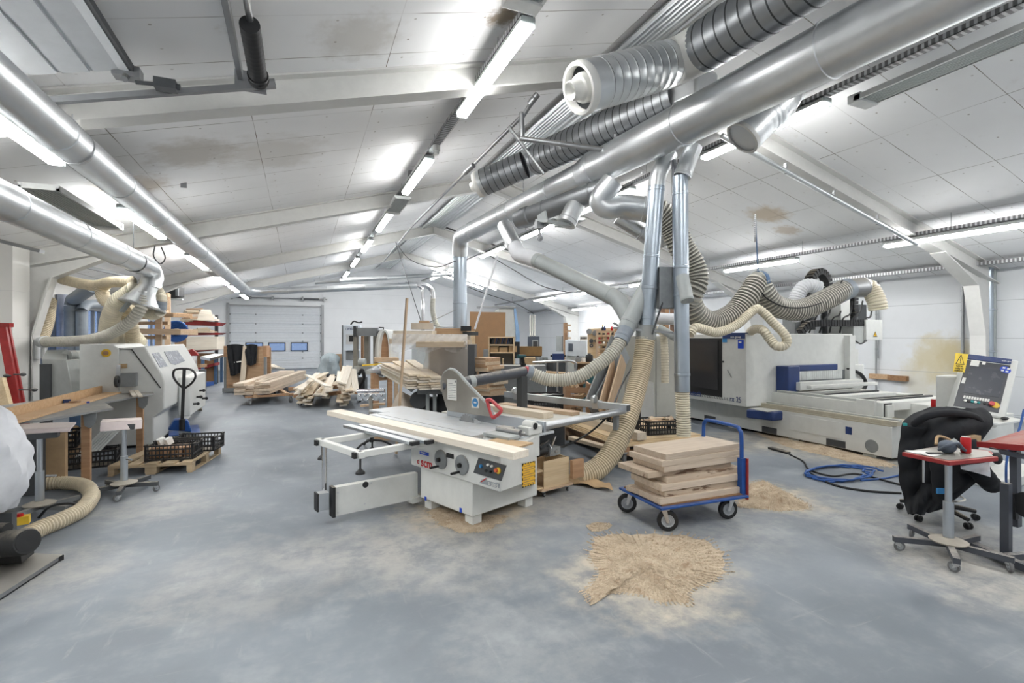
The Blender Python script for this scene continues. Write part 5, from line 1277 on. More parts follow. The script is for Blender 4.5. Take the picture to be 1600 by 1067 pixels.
def can(p, r, h, label):
    t_ = thing('drink_can', label, 'can', tuple(p))
    MB().lathe((0, 0, 0), (0, 0, 1), [(r*.8, 0), (r, .012), (r, h-.014), (r*.82, h-.003), (r*.84, h), (r*.78, h-.004), (.002, h-.004)], 22).build('body', 'red_clean', t_)
    MB().lathe((0, 0, h-.002), (0, 0, 1), [(r*.82, 0), (r*.85, .003), (r*.80, .004), (.002, .001)], 20).build('lid', 'steel', t_)
    return t_
can(p, .036, .135, 'red drink can standing on the red topped work stand')
can(Zp(1459, 632+5, .80), .036, .13, 'red drink can on the low white cabinet beside the screen console')
# respirator and papers on the stand
rs = thing('respirator_mask', 'grey respirator mask with straps lying on the red work stand', 'mask', tuple(Zp(1480, 708, .889)))
m = MB(); Q = lambda u, v, z: ROOT[rs].inverted() @ Zp(u, v, z)
m.ball((0, 0, .055), (.075, .06, .055), 16, 10); m.ball((.09, .03, .05), (.05, .045, .045), 12, 8); m.build('face_piece', 'mask_grey' if 'mask_grey' in M else paint('mask_grey', (92, 102, 116), .6, var=.2), rs)
MB().lathe((.05, -.03, .075), (.5, -.5, .6), [(.042, 0), (.042, .03), (.002, .034)], 16).build('filter', 'pipe_grey', rs)
MB().tube([(-.08, .02, .03), (-.1, -.05, .08), (-.02, -.08, .10), (.06, -.08, .05), (.14, -.06, .02)], .012, 8).build('strap', 'mask_grey', rs)
MB().tube([(-.02, .07, .06), (.05, .09, .12), (.14, .05, .09), (.13, 0, .04)], .012, 8).build('strap', 'cardboard', rs)
for k, (u, v, w_, h_) in enumerate(((1436, 706, .16, .10), (1455, 710, .14, .09))):
    p = Zp(u, v, .889+.003*k); o = MB().box((0, 0, .001), (w_, h_, .002)).build('paper_sheet', 'paper'); o.location = p; o.rotation_euler = (0, 0, -.5+k*.5)
    tag(o, ('left' if k == 0 else 'right')+' white paper sheet on the red topped work stand', 'paper')
p = Zp(1461, 709, .896); o = MB().box((0, 0, .006), (.12, .035, .012)).build('phone', 'dark_grey', bevel=.004); o.location = p; o.rotation_euler = (0, 0, -.6); tag(o, 'dark handheld device on the papers of the red stand', 'device')
p = Zp(1541, 703, .87); o = MB().box((0, 0, .05), (.20, .12, .10)).build('carton', 'cardboard', bevel=.003); o.location = Zp(1530, 700, .79)+Vector((.0, .10, 0)); o.location.z = .80; o.rotation_euler = (0, 0, -.2)
tag(o, 'small brown carton behind the red can', 'box')
# bag hanging under the stand
q = [onT(u, v, .8) for u, v in ((1500, 730),)]
sh = MB().sheet(lambda a, b: W(1501+46*a, 727+(23-18*(1-a))*b-5*a, 4.25-.05*math.sin(a*6+b*3)+.05*a), 12, 8, .004)
tag(sh.build('plastic_bag', 'bag_white'), 'pale sheet of paper hanging under the red work stand', 'paper')
# office chair and jacket
fc = FL(1466, 808); ch = thing('office_chair', 'black five star office chair under the hanging jacket', 'chair', (fc.x, fc.y, 0), .35)
for k in range(5):
    a = 2*PI*k/5+.25; d = Vector((math.cos(a), math.sin(a), 0))
    MB().sweep([d*.03+Vector((0, 0, .13)), d*.18+Vector((0, 0, .115)), d*.32+Vector((0, 0, .09))], [.035, .026, .02], 8).build('base_arm', 'black_dusty', ch)
    m = MB(); ax = Vector((-d.y, d.x, 0))
    for s in (-1, 1): m.lathe(d*.32+ax*s*.016+Vector((0, 0, .032))-ax*.012, ax, [(.01, 0), (.03, .002), (.032, .012), (.03, .022), (.01, .024)], 14)
    m.build('caster', 'black', ch)
MB().cyl((0, 0, .12), (0, 0, .48), .028, n=14).build('gas_lift', 'black', ch)
MB().ball((0, .0, .52), (.25, .25, .05), 20, 8).build('seat', 'cloth_black', ch)
MB().lathe((0, 0, .22), (0, 0, 1), [(.20, 0), (.215, .008), (.20, .016), (.19, .008)], 24).build('foot_ring', 'steel_dull', ch)
iv = ROOT[ch].inverted(); L = lambda u, v, D: iv @ W(u, v, D)
MB().bar(L(1478, 770, 5.25), L(1478, 660, 5.3), .05, .03).build('back_post', 'black', ch)
def bkf(a, b):
    u = 1440+80*a; v = 652+60*b; return L(u, v, 5.20-.06*math.sin(PI*a))
MB().sheet(bkf, 12, 8, .05).build('backrest', 'cloth_black', ch)
# jacket draped over the back: left panel, right panel, collar and a sleeve
jk = thing('work_jacket', 'black work jacket hanging over the office chair at the right', 'jacket', tuple(W(1470, 720, 5.1)))
outl = [(647, 1432, 1545), (662, 1413, 1546), (690, 1410, 1526), (720, 1407, 1523), (750, 1409, 1521), (775, 1415, 1490), (792, 1420, 1466), (805, 1425, 1450)]
def jrow(v):
    for (v0, a0, b0), (v1, a1, b1) in zip(outl, outl[1:]):
        if v <= v1: k = (v-v0)/(v1-v0); return a0+(a1-a0)*k, b0+(b1-b0)*k
    return outl[-1][1:]
def jf(a, b):
    v = 640+163*b*(1 if a < .45 else 1-.12*(a-.45)); vv = max(647, v); l_, r_ = jrow(vv)
    if v < 650: l_ += (650-v)*2.2; r_ -= (650-v)*1.2
    u = l_+(r_-l_)*a
    fold = .05*math.sin(a*8+b*1.2)*(.2+.8*b)+.016*math.sin(a*23+b*3+math.sin(b*5))+.014*math.sin(b*9+a*5)
    top = .18*max(0, 1-b*6)
    return W(u, v, 5.02+fold-.16*math.sin(PI*min(1, max(0, a)))**.7*(1-.3*b)+top+.02*math.sin(b*23+a*9))
MB().sheet(jf, 44, 34, .03).build('body', 'cloth_black', jk, True)
MB().sweep(spline([W(1425, 664, 4.95), W(1450, 650, 4.85), W(1485, 645, 4.85), W(1520, 650, 4.95), W(1537, 665, 5.0)], 8), [.02]+[.034]*31+[.02], 12).build('collar', 'cloth_black', jk, True)
sl = spline([W(1462, 690, 4.78), W(1468, 720, 4.72), W(1470, 750, 4.72), W(1470, 783, 4.75)], 8)
MB().sweep(sl, [.085-.02*i/len(sl)+.003*math.sin(i*1.3) for i in range(len(sl))], 14).build('sleeve', 'cloth_black', jk, True)
sl = spline([W(1505, 690, 4.85), W(1520, 720, 4.8), W(1538, 745, 4.85), W(1550, 758, 4.95)], 8)
MB().sweep(sl, [.10-.02*i/len(sl)+.003*math.sin(i*1.2) for i in range(len(sl))], 14).build('sleeve', 'cloth_black', jk, True)
p = W(1470, 767, 4.655); MB().box(p, (.07, .02, .05), -.4).build('blue_tag', 'sky_blue', jk, True)
p = W(1414, 663, 4.9); MB().box(p, (.03, .02, .025), -.4).build('hanger_loop', 'green_teal', jk, True)
# red grinder bench at the right edge
gb = thing('machine_bench', 'red topped steel bench with slanted leaves at the right edge', 'bench', tuple(FL(1580, 870)))
MB().prism([W(1527, 693, 4.6), W(1604, 698, 4.2), W(1640, 668, 4.4), W(1625, 664, 4.9)], (0, 0, -.03)).build('leaf', 'red', gb, True, bevel=.005)
MB().bar(W(1530, 694, 4.58), W(1604, 700, 4.18), .05, .05).build('leaf_edge', 'red', gb, True)
m = MB().bar(W(1586, 700, 4.35), W(1588, 822, 4.35), .05, .07, (1, 0, 0)); m.build('upright', 'steel_dark', gb, True)
pq = W(1576, 868, 0); a = W(1572, 755, 4.25); b = Vector((a.x, a.y, .03)); MB().bar(a, b, .06, .06, (1, 0, 0)).build('post', 'steel_dark', gb, True)
MB().bar(W(1580, 770, 4.3), W(1584, 810, 4.3), .05, .05, (1, 0, 0)).build('slide_bracket', 'black', gb, True)
a, b = FL(1521, 862), FL(1610, 900); a.z = b.z = .05; MB().bar(a, b, .06, .06).build('foot_beam', 'steel_dark', gb, True)
a, b = FL(1572, 878), FL(1640, 872); a.z = b.z = .04; MB().bar(a, b, .05, .05).build('foot_beam', 'steel_dark', gb, True)
MB().cyl(W(1530, 704, 4.4), W(1560, 709, 4.3), .03, n=12).build('handle', 'pipe_grey', gb, True)
MB().lathe(W(1606, 790, 4.2), (1, 0, 0), [(.02, 0), (.11, .0), (.11, .05), (.02, .05)], 20).build('drive_wheel', 'black', gb, True)
m = MB().bar(W(1548, 702, 4.45), W(1604, 714, 4.2), .03, .04); m.build('cross_bar', 'steel_dark', gb, True)
# pendant, cables and hoses on the floor
a, b = FL(1203, 701), FL(1232, 709); rp = thing('remote_pendant', 'flat black pendant controller lying on the floor beside the router', 'controller', tuple((a+b)/2), math.atan2((b-a).y, (b-a).x))
MB().bx(-(b-a).length/2, (b-a).length/2, -.05, .05, 0, .035).build('body', 'black_dusty', rp, bevel=.01)
MB().bx(-.12, .05, -.03, .03, .035, .038).build('keypad', 'dark_grey', rp)
r1 = random.Random(11)
def floor_line(pts, r, mat, label, name='cable'):
    P = [FL(u, v)+Vector((0, 0, r)) for u, v in pts]; return tag(MB().tube(P, r, 8, 12).build(name, mat), label, name.replace('_', ' '))
floor_line([(1232, 710), (1255, 722), (1265, 735), (1300, 745), (1340, 742), (1412, 760)], .012, 'black', 'black cable trailing from the floor pendant toward the chair')
m = MB(); P = []
for k in range(90):
    a = k*.21; rx_ = 44+r1.uniform(-5, 5)+k*.15; P.append(FL(1302+rx_*math.cos(a)+k*.2, 742+12*math.sin(a)+r1.uniform(-1, 1))+Vector((0, 0, .014+.012*(k//30))))
m.tube(P, .012, 8, 5); tag(m.build('air_hose', 'hose_blue'), 'dark blue air hose lying in loose coils on the floor', 'hose')
floor_line([(1262, 738), (1300, 758), (1350, 768), (1408, 772)], .013, 'black', 'black hose on the floor along the near side of the blue coils', 'air_hose')
floor_line([(1345, 752), (1385, 748), (1420, 740)], .012, 'hose_blue', 'straight end of blue air hose pointing toward the chair', 'air_hose')
MB_ = MB().tube([W(1600, 640, 6), W(1592, 672, 5.9), W(1575, 710, 5.8), W(1572, 745, 5.8), FL(1574, 765)+Vector((0, 0, .012))], .012, 8)
tag(MB_.build('air_hose', 'hose_blue'), 'blue air hose hanging behind the red bench at the right edge', 'hose')
# boards on the right wall, pipes on the right wall
a, b = Xp(1358, 584, XR-.10), Xp(1417, 596, XR-.10)
bs = MB().bx(XR-.07, XR-.02, b.y, (a.y+b.y)/2, b.z, a.z+.02)
tag(MB().bx(XR-.14, XR-.004, b.y, b.y+(a.y-b.y)*.48, b.z, a.z).build('wall_board', 'walnut', bevel=.004), 'nearer of two brown boards fixed flat to the right wall', 'board')
tag(MB().bx(XR-.11, XR-.004, b.y+(a.y-b.y)*.49, a.y, b.z+.01, a.z+.01).build('wall_board', 'timber_brown', bevel=.004), 'farther of two brown boards fixed flat to the right wall', 'board')
def vpipe(u, v0, v1, X, r, mat, label, name='wall_pipe'):
    p = Xp(u, 527, X); z0 = 0 if v1 is None else Xp(u, v1, X).z; z1 = Xp(u, v0, X).z
    m = MB().cyl((p.x, p.y, z0), (p.x, p.y, z1), r, n=12)
    z = z0+.5
    while z < z1: m.lathe((p.x, p.y, z), (0, 0, 1), [(r, 0), (r*1.25, .01), (r*1.25, .04), (r, .05)], 12); z += 1.0
    return tag(m.build(name, mat), label, 'pipe')
vpipe(1546, 412, None, 15.2, .075, 'galv_blue', 'thick grey pipe standing beside the near right column')
vpipe(1552, 405, None, 15.28, .055, 'pipe_grey', 'pale pipe just right of the thick grey pipe')
vpipe(1504, 448, None, 15.28, .035, 'steel_dull', 'thin steel pipe left of the near right column')
vpipe(1369, 440, None, 15.28, .022, 'steel_dull', 'thin conduit on the right wall behind the brown boards')
vpipe(1372, 440, 560, 15.29, .015, 'steel_dull', 'slim wire conduit beside the thin conduit on the right wall')
# ================================================================ LEFT: MOULDER WITH INFEED TABLE
YM, YM2 = 10.2, 13.3
mo = thing('planing_machine', 'white planing machine with sloping windowed hood at the left', 'machine', (-2.7, 11, 0))
nf = [Yp(u, v, YM) for u, v in ((125, 560), (183, 560), (183, 545), (226, 541), (254, 586), (258, 600), (256, 640), (240, 652))]
lo = [Vector((nf[-1].x, YM, .04)), Vector((nf[0].x, YM, .04))]
MB().prism(nf+lo, (0, YM2-YM, 0)).build('hood_body', 'machine_white', mo, True, bevel=.02)
lb = [Yp(u, v, YM-.02) for u, v in ((124, 541), (160, 541), (183, 548), (197, 556), (197, 560), (124, 560))]
lb = [Yp(124, 538, YM-.03), Yp(176, 538, YM-.03), Yp(186, 545, YM-.03), Yp(186, 620, YM-.03), Yp(124, 640, YM-.03)]
MB().prism(lb, (0, 1.6, 0)).build('side_cabinet', 'machine_white', mo, True, bevel=.012)
sp = [Yp(183, 544.5, YM-.006), Yp(206, 546, YM-.006), Yp(251, 606, YM-.006)]
m = MB()
for a, b in zip(sp, sp[1:]): m.bar(a, b, .012, .03, (0, 1, 0))
m.build('black_seam', 'black', mo, True)
p0 = nf[3]; e1_ = nf[4]-nf[3]; n_ = e1_.cross(Vector((0, 1, 0))).normalized()
if n_.x < 0: n_ = -n_
for q in (((237, 552), (248, 550.5), (262, 572), (250, 574)), ((256, 549.5), (277, 547.5), (289, 564), (274, 570), (266, 567))):
    P = [RP(u, v, p0+n_*.004, n_) for u, v in q]; MB().prism(P, n_*.004).build('window', 'dusty_glass' if 'dusty_glass' in M else paint('dusty_glass', (150, 154, 164), .25, var=.2, scale=12), mo, True)
p = Yp(166, 551.5, YM-.036); MB().lathe(p, (0, -1, 0), [(.065, 0), (.065, .01), (.002, .01)], 20).build('stop_plate', 'yellow', mo, True)
MB().lathe(p+Vector((0, -.01, 0)), (0, -1, 0), [(.035, 0), (.035, .03), (.002, .035)], 16).build('stop_button', 'timber_red', mo, True)
MB().prism([Yp(u, v, YM-.01) for u, v in ((189, 583), (215, 582), (215, 603), (189, 604))], (0, -.10, 0)).build('grey_panel', 'mid_grey', mo, True)
MB().prism([Yp(u, v, YM-.008) for u, v in ((180, 569), (199, 568), (199, 575), (180, 576))], (0, -.02, 0)).build('wood_plate', 'cardboard', mo, True)
m = MB().bar(Yp(186, 571, YM-.1), Yp(184, 590, YM-.25), .05, .05, (1, 0, 0)); m.build('wheel_fork', 'steel', mo, True)
p = Yp(183, 596, YM-.3); MB().lathe(p+Vector((-.02, 0, 0)), (1, 0, 0), [(.03, 0), (.09, .0), (.095, .01), (.095, .03), (.09, .04), (.03, .04)], 20).build('feed_wheel', 'rubber', mo, True)
# far end details beyond the hood
m = MB().bx(-2.15, -1.95, 11.2, 12.9, .35, 1.1); m.build('side_panel', 'machine_white', mo, True, bevel=.03)
for k in range(4):
    y = 11.5+.32*k; m = MB().cyl((-1.96, y, .55+.1*(k % 3)), (-1.88, y, .55+.1*(k % 3)), .02, n=8); m.ball((-1.87, y, .55+.1*(k % 3)), .032, 8, 6); m.build('clamp_handle', 'black', mo, True)
# leaning grey housing left of it
D = 9.6
P = [W(65, 562, D), W(73, 547, D+.3), W(105, 545, D+.3), W(103, 562, D), W(113, 615, D-.1), W(75, 625, D-.1)]
d2 = Vector((.15, .55, 0)); gh = thing('grey_housing', 'slanted grey sheet metal housing at the left end of the planing machine', 'machine', tuple(W(90, 640, D)))
MB().prism([W(65, 561, D), W(104, 562, D), W(114, 616, D), W(76, 626, D)], d2).build('front_casing', 'machine_grey', gh, True, bevel=.01)
MB().prism([W(65, 561, D), W(104, 562, D), W(105, 546, D+.35), W(73, 547, D+.35)], (0, .05, -.03)).build('top_cover', 'pipe_grey', gh, True)
MB().duct(W(104, 556, D+.2), W(125, 556, D+.5), .11, 16, [.5]).build('connecting_spout', 'machine_grey', gh, True)
m = MB().bx(*(lambda q: (q.x-.1, q.x+.12, q.y, q.y+.1, 0, 1.2))(W(118, 600, D+.4))); m.build('support_post', 'blue_steel', gh, True)
q = W(68, 600, D-.1); MB().bx(q.x-.06, q.x+.10, q.y, q.y+.1, 0, 1.35).build('dark_post', 'dark_grey', gh, True)
# infeed table
tb = thing('infeed_table', 'dusty grey infeed table on timber legs with a wooden fence', 'table', (-2.8, 8.4, 0))
pz = [Zp(u, v, .93) for u, v in ((-140, 672), (60, 656), (177, 637), (163, 628), (241, 614), (222, 603), (150, 612), (-140, 654))]
MB().prism(pz, (0, 0, -.028)).build('tabletop', 'table_dust' if 'table_dust' in M else paint('table_dust', (140, 142, 142), .6, var=.2, scale=3, dust=.3), tb, True, bevel=.003)
for (u, v0, vb) in ((135, 645, 757), (219, 620, 690)):
    a = Zp(u, v0, .90); MB().bx(a.x-.045, a.x+.045, a.y-.03, a.y+.03, 0, .90).build('leg', 'timber_red', tb, True)
    MB().prism([Vector((a.x-.02+x, a.y-.04, .90+z)) for x, z in ((0, 0), (.14, 0), (.13, -.12), (.08, -.19), (.02, -.16))], (0, -.02, 0)).build('bracket', 'mid_grey', tb, True)
a, b = Zp(10, 646, 1.0), Zp(185, 602, 1.0); d = (b-a).normalized()
MB().bar(a-d*3+Vector((0, 0, -.01)), b, .04, .13).build('fence', 'fence_wood' if 'fence_wood' in M else wood('fence_wood', (200, 164, 124), (212, 180, 142)), tb, True)
MB().bar(a-d*3+Vector((.16, -.05, -.055)), b+Vector((.16, -.05, -.055)), .22, .025).build('fence_base', 'fence_wood', tb, True)
for k in range(2):
    plank('batten', Zp(200+7*k, 604, .955), Zp(210+9*k, 619, .955), .06, .03, 'pine_pale', ('left' if k == 0 else 'right')+' of two short pale battens on the infeed table end')
p = Zp(117, 632, .93); tr_ = thing('tape_roll', 'roll of brown tape lying on the infeed table', 'tape', tuple(p)); MB().lathe((0, 0, 0), (0, 0, 1), [(.04, 0), (.065, 0), (.065, .05), (.04, .05), (.04, 0)], 24).build('roll', 'timber_brown', tr_); MB().lathe((0, 0, .001), (0, 0, 1), [(.036, 0), (.041, 0), (.041, .049), (.036, .049), (.036, 0)], 20).build('core', 'cardboard', tr_)
p = Zp(105, 632, .93); o = MB().box((0, 0, .035), (.08, .05, .07), .3).build('tape_holder', 'navy'); o.location = p; tag(o, 'small dark blue tape holder beside the brown tape roll', 'tape holder')
p = Zp(132, 630, .935); o = MB().cyl((-.05, 0, .012), (.06, .02, .012), .012, n=10).build('marker', 'bright_blue'); o.location = p; tag(o, 'blue marker on the infeed table', 'pen')
tag(MB().prism([Zp(-20, 690, .3), Zp(60, 680, .3), Zp(62, 668, .62), Zp(-20, 676, .62)], (0, .4, 0)).build('steel_box', 'steel_dull'), 'grey steel box under the infeed table at the left edge', 'box')
b_ = FL(20, 790); tag(MB().bx(b_.x-.4, b_.x+.25, b_.y+.6, b_.y+.68, 0, .68).build('fibreboard', 'cardboard', bevel=.003), 'pale panel standing under the table behind the nearer stand', 'panel')
b_ = FL(42, 775); tag(MB().bx(b_.x-.06, b_.x+.12, b_.y, b_.y+.15, 0, .78).build('dark_upright', 'dark_grey', bevel=.006), 'dark steel upright under the left end of the infeed table', 'post')
tag(MB().prism([FL(62, 755)+Vector((0, 0, 0)), FL(85, 735), FL(85, 735)+Vector((-.35, .1, .55)), FL(62, 755)+Vector((-.15, 0, .5))], (.02, .03, 0)).build('fibreboard', 'cardboard'), 'triangular pale panel leaning beside the dark upright', 'panel')
# two stands with pale pink tops
stA = roller_stand('work stand with pale pink top at the left edge, nearer of two', FL(62, 806), .90, .2, 'pink_grey', .5, 'mid_grey', R0=.34)
stB = roller_stand('work stand with pale pink trough top beside the pallet', FL(194, 771), .86, -.3, 'pink_grey', .1, 'dark_grey', R0=.36)
for s_, pl, z in ((stA, ((0, 672), (110, 668), (119, 659), (8, 663)), .91), (stB, ((157, 660), (222, 656), (221, 652), (160, 655)), .875)):
    P = [Zp(u, v, z) for u, v in pl]
    tp_ = MB().prism(P, (0, 0, -.02)).build('table_top', 'pink_grey', s_, True)
    if s_ is stB: MB().prism([P[0], P[1], P[1]+Vector((0, -.02, -.10)), P[0]+Vector((0, -.02, -.10))], (0, .015, 0)).build('front_flange', 'pink_grey', s_, True)
    else: MB().prism([P[0]+Vector((0, -.01, -.0)), P[1]+Vector((0, -.01, 0)), P[1]+Vector((0, -.03, -.04)), P[0]+Vector((0, -.03, -.04))], (0, .02, 0)).build('front_flange', 'pink_grey', s_, True)
    MB().box((0, 0, z-.07), (.30, .14, .06)).build('top_bracket', 'dark_grey', s_)
    MB().cyl((.06, -.05, .42), (.14, -.09, .42), .012, n=8).build('clamp_screw', 'steel', s_)
# hose on the floor
P = [FL(u, v)+Vector((0, 0, .07)) for u, v in ((40, 758), (62, 765), (100, 763), (132, 768), (143, 784), (128, 806), (95, 824), (62, 838), (40, 850))]
tag(MB().hose(P, .075, .035, .07, 14).build('floor_hose', 'hose_tan'), 'yellowish flexible hose lying in a bend on the floor at the left', 'hose')
tag(MB().tube([FL(u, v)+Vector((0, 0, z)) for u, v, z in ((60, 812, .02), (75, 812, .12), (95, 812, .16), (120, 806, .12), (140, 800, .012))], .012, 8).build('cable', 'black'), 'black cable lying across the yellowish floor hose', 'cable')
# dust collector at the lower left edge
dc = thing('dust_collector', 'dust collector with white bag and black motor at the lower left edge', 'dust collector', tuple(FL(20, 900)))
cb = W(-14, 738, 4.15)
rs_ = []
for k in range(22):
    t_ = k/21; z = .42+.95*t_; r = .275*(math.sin(PI*min(1, .08+t_*.98))**.55)*(1-.25*t_)
    rs_.append([Vector((cb.x+(r+.018*math.sin(j*1.7+k*.6)+.012*math.sin(j*.9-k*1.1))*math.cos(2*PI*j/26), cb.y+(r+.018*math.sin(j*2.3+k*.4)+.012*math.sin(j*.7+k*.9))*math.sin(2*PI*j/26), z)) for j in range(26)])
MB().rings(rs_).build('bag', 'bag_white', dc, True)
ma, mb_ = W(2, 850, 3.95), W(43, 846, 3.86); d = (mb_-ma).normalized()
MB().lathe(ma, d, [(.05, -.12), (.095, -.12), (.1, -.1), (.1, (mb_-ma).length-.02), (.09, (mb_-ma).length), (.002, (mb_-ma).length)], 26).build('motor', 'rubber', dc, True)
MB().lathe(mb_, d, [(.078, .0), (.078, .004), (.02, .006), (.002, .004)], 24).build('fan_cover', 'black', dc, True)
m = MB()
for k in range(14):
    a = 2*PI*k/14; u_ = d.orthogonal().normalized(); w_ = d.cross(u_); q = ma+(u_*math.cos(a)+w_*math.sin(a))*.1; m.bar(q-d*.10, q+d*.06, .008, .02, (u_*math.cos(a)+w_*math.sin(a)))
m.build('cooling_fins', 'black', dc, True)
MB().cyl(W(-5, 826, 3.95), W(12, 826, 3.95), .045, n=14).build('terminal_box', 'rubber', dc, True)
MB().bar(W(8, 800, 4.2), Vector((*W(8, 800, 4.2).xy, .05)), .08, .12, (1, 0, 0)).build('frame_post', 'dark_grey', dc, True)
MB().prism([W(-20, 866, 3.95), W(32, 866, 3.9), W(34, 880, 3.95), W(-20, 882, 4.0)], (0, .2, 0)).build('motor_foot', 'black', dc, True)
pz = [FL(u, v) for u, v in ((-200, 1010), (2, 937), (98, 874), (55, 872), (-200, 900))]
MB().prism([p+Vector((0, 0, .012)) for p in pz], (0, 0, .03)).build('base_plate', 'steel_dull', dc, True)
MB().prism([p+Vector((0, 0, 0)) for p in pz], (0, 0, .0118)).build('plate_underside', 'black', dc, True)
a, b = FL(-100, 975), FL(98, 874); MB().bar(a+Vector((0, 0, .02)), b+Vector((0, 0, .02)), .02, .04).build('plate_rim', 'black', dc, True)
p = FL(30, 842)+Vector((0, 0, .10)); o = MB().box((0, 0, .03), (.14, .08, .07), .2).build('switch_box', 'yellow', dc, False); o.matrix_local = ROOT[dc].inverted() @ Matrix.Translation(W(30, 818, 4.5))
o = MB().lathe((0, 0, .065), (0, 0, 1), [(.03, 0), (.03, .02), (.002, .02)], 14).build('stop_button', 'red_clean', dc, False); o.matrix_local = ROOT[dc].inverted() @ Matrix.Translation(W(30, 818, 4.5))
# pallet, crates, pallet truck
a, b, c = FL(168, 745), FL(300, 738), FL(320, 703)
pr = math.atan2((c-b).y, (c-b).x)-PI/2
pa = thing('pallet', 'wooden pallet on the floor carrying two black crates', 'pallet', (a.x, a.y, 0), math.atan2((b-a).y, (b-a).x)); LX = (b-a).length; LY = 1.15
for k in range(5):
    x = LX*(.074+.852*k/4); MB().bx(x-LX*.072, x+LX*.072, 0, LY, .125, .147).build('deck_board', 'pallet_wood', pa)
for k in range(3):
    y = .06+(LY-.12)*k/2; MB().bx(0, LX, y-.06, y+.06, .103, .125).build('stringer_board', 'pallet_wood', pa)
    for j in range(3): MB().bx(max(0, LX*j/2-.07), min(LX, LX*j/2+.07), y-.055, y+.055, .02, .103).build('block', 'pallet_wood', pa)
for j in range(3): MB().bx(max(0, LX*j/2-.06), min(LX, LX*j/2+.06), 0, LY, 0, .02).build('bottom_board', 'pallet_wood', pa)
def crate(label, p, rz, L=.56, Wd=.36, H=.2, group=None, mat='black_dusty'):
    t_ = thing('plastic_crate', label, 'crate', tuple(p), rz, group); m = MB()
    m.bx(-L/2, L/2, -Wd/2, Wd/2, 0, .012)
    for sx in (-1, 1):
        for sy in (-1, 1):
            m.bx(sx*L/2-.03*(sx > 0), sx*L/2+.03*(sx < 0), sy*Wd/2-.012*(sy > 0), sy*Wd/2+.012*(sy < 0), 0, H); m.bx(sx*L/2-.012*(sx > 0), sx*L/2+.012*(sx < 0), sy*Wd/2-.03*(sy > 0), sy*Wd/2+.03*(sy < 0), 0, H)
    for sy in (-1, 1):
        y0, y1 = sorted((sy*Wd/2, sy*(Wd/2-.01)))
        for z in (0, .3, .62, .88): m.bx(-L/2, L/2, y0, y1, H*z, H*z+H*.10)
        n = int(L/.045)
        for k in range(1, n): m.bx(-L/2+L*k/n-.005, -L/2+L*k/n+.005, y0, y1, 0, H*.95)
    for sx in (-1, 1):
        x0, x1 = sorted((sx*L/2, sx*(L/2-.01)))
        for z in (0, .3, .80): m.bx(x0, x1, -Wd/2, Wd/2, H*z, H*z+H*.10)
        n = int(Wd/.05)
        for k in range(1, n): m.bx(x0, x1, -Wd/2+Wd*k/n-.005, -Wd/2+Wd*k/n+.005, 0, H*(.6 if abs(k-n/2) < 2 else .95))
    for sx in (-1, 1): m.bx(sx*L/2-.008, sx*L/2+.008, -Wd/2, -Wd*.25, H*.93, H*1.0).bx(sx*L/2-.008, sx*L/2+.008, Wd*.25, Wd/2, H*.93, H*1.0)
    m.build('lattice_body', mat, t_); return t_
rz = pa.rotation_euler.z; pw = lambda x, y: ROOT[pa] @ Vector((x, y, .148))
c1 = crate('nearer black crate on the pallet, holding brick red blocks', pw(.66, .35), rz+.03, .60, .40, .22)
c2 = crate('farther black crate on the pallet, behind the one with blocks', pw(.78, .86), rz-.04, .60, .40, .22)
for k in range(6):
    o = plank('wood_block', ROOT[c1] @ Vector((-.24+.085*k, -.10, .09)), ROOT[c1] @ Vector((-.235+.085*k, .12, .09)), .07, .14, 'walnut' if k % 2 else 'timber_red', 'upright brown block in the nearer crate on the pallet', 'block', 'blocks in the nearer crate on the pallet')
for k in range(2): plank('bottle_carton', ROOT[c1] @ Vector((-.22+.09*k, .05, .20)), ROOT[c1] @ Vector((-.17+.09*k, .12, .235)), .06, .10, 'paper', ('left' if k == 0 else 'right')+' tilted white carton at the back of the nearer pallet crate', 'carton')
cp = FL(130, 735); c3 = crate('black crate on the floor filled with pale strips, under the table', FL(143, 727), .15, .62, .42, .24)
for k in range(6):
    a_ = ROOT[c3] @ Vector((-.15+.05*k, -.12, .16+.012*k)); b_ = ROOT[c3] @ Vector((.06+.05*k, .55, .42+.01*k)); plank('metal_strip', a_, b_, .03, .015, 'pipe_grey', 'pale grey strip sticking out of the crate under the table', 'strip', 'strips in the crate under the table', .4)
c4 = crate('black crate at the far left under the infeed table', FL(84, 716)+Vector((0, 0, .16)), .2, .58, .38, .26)
tag(MB().box(ROOT[c4] @ Vector((0, 0, -.08)), (.6, .5, .158), .2).build('low_dolly', 'timber_brown', bevel=.004), 'low wooden block under the far left crate', 'block')
tag(MB().sheet(lambda a, b: FL(105+30*a, 702)+Vector((0, .25*b+.1*a, .05+.3*b*(1-a*.5)+.03*math.sin(a*9))), 10, 6, .01).build('kraft_paper', 'cardboard'), 'brown paper curled on the floor behind the crates', 'paper')
pt = thing('pallet_truck', 'blue pallet truck with black loop handle behind the crates', 'pallet truck', tuple(FL(287, 690)), .2)
D = 8.6; iv = ROOT[pt].inverted(); L = lambda u, v, q=D: iv @ W(u, v, q)
MB().bar(L(284, 668), L(288, 577), .065, .05, (1, 0, 0)).build('drawbar', 'black', pt)
hp = [L(288, 580), L(275, 576), L(270, 584), L(276, 596), L(287, 607), L(298, 598), L(305, 586), L(301, 577), L(288, 576)]
hp = [L(u, v) for u, v in ((287, 607), (277, 598), (271, 588), (272, 579), (278, 576.5), (287, 576), (297, 577), (304, 582), (305, 590), (299, 599), (288, 607))]
MB().sweep(spline(hp, 6), .018, 8).build('loop_handle', 'black', pt)
MB().prism([L(262, 672), L(300, 675), L(294, 657), L(284, 655), L(272, 656)], (0, .22, 0)).build('hydraulic_body', 'trolley_blue', pt, bevel=.02)
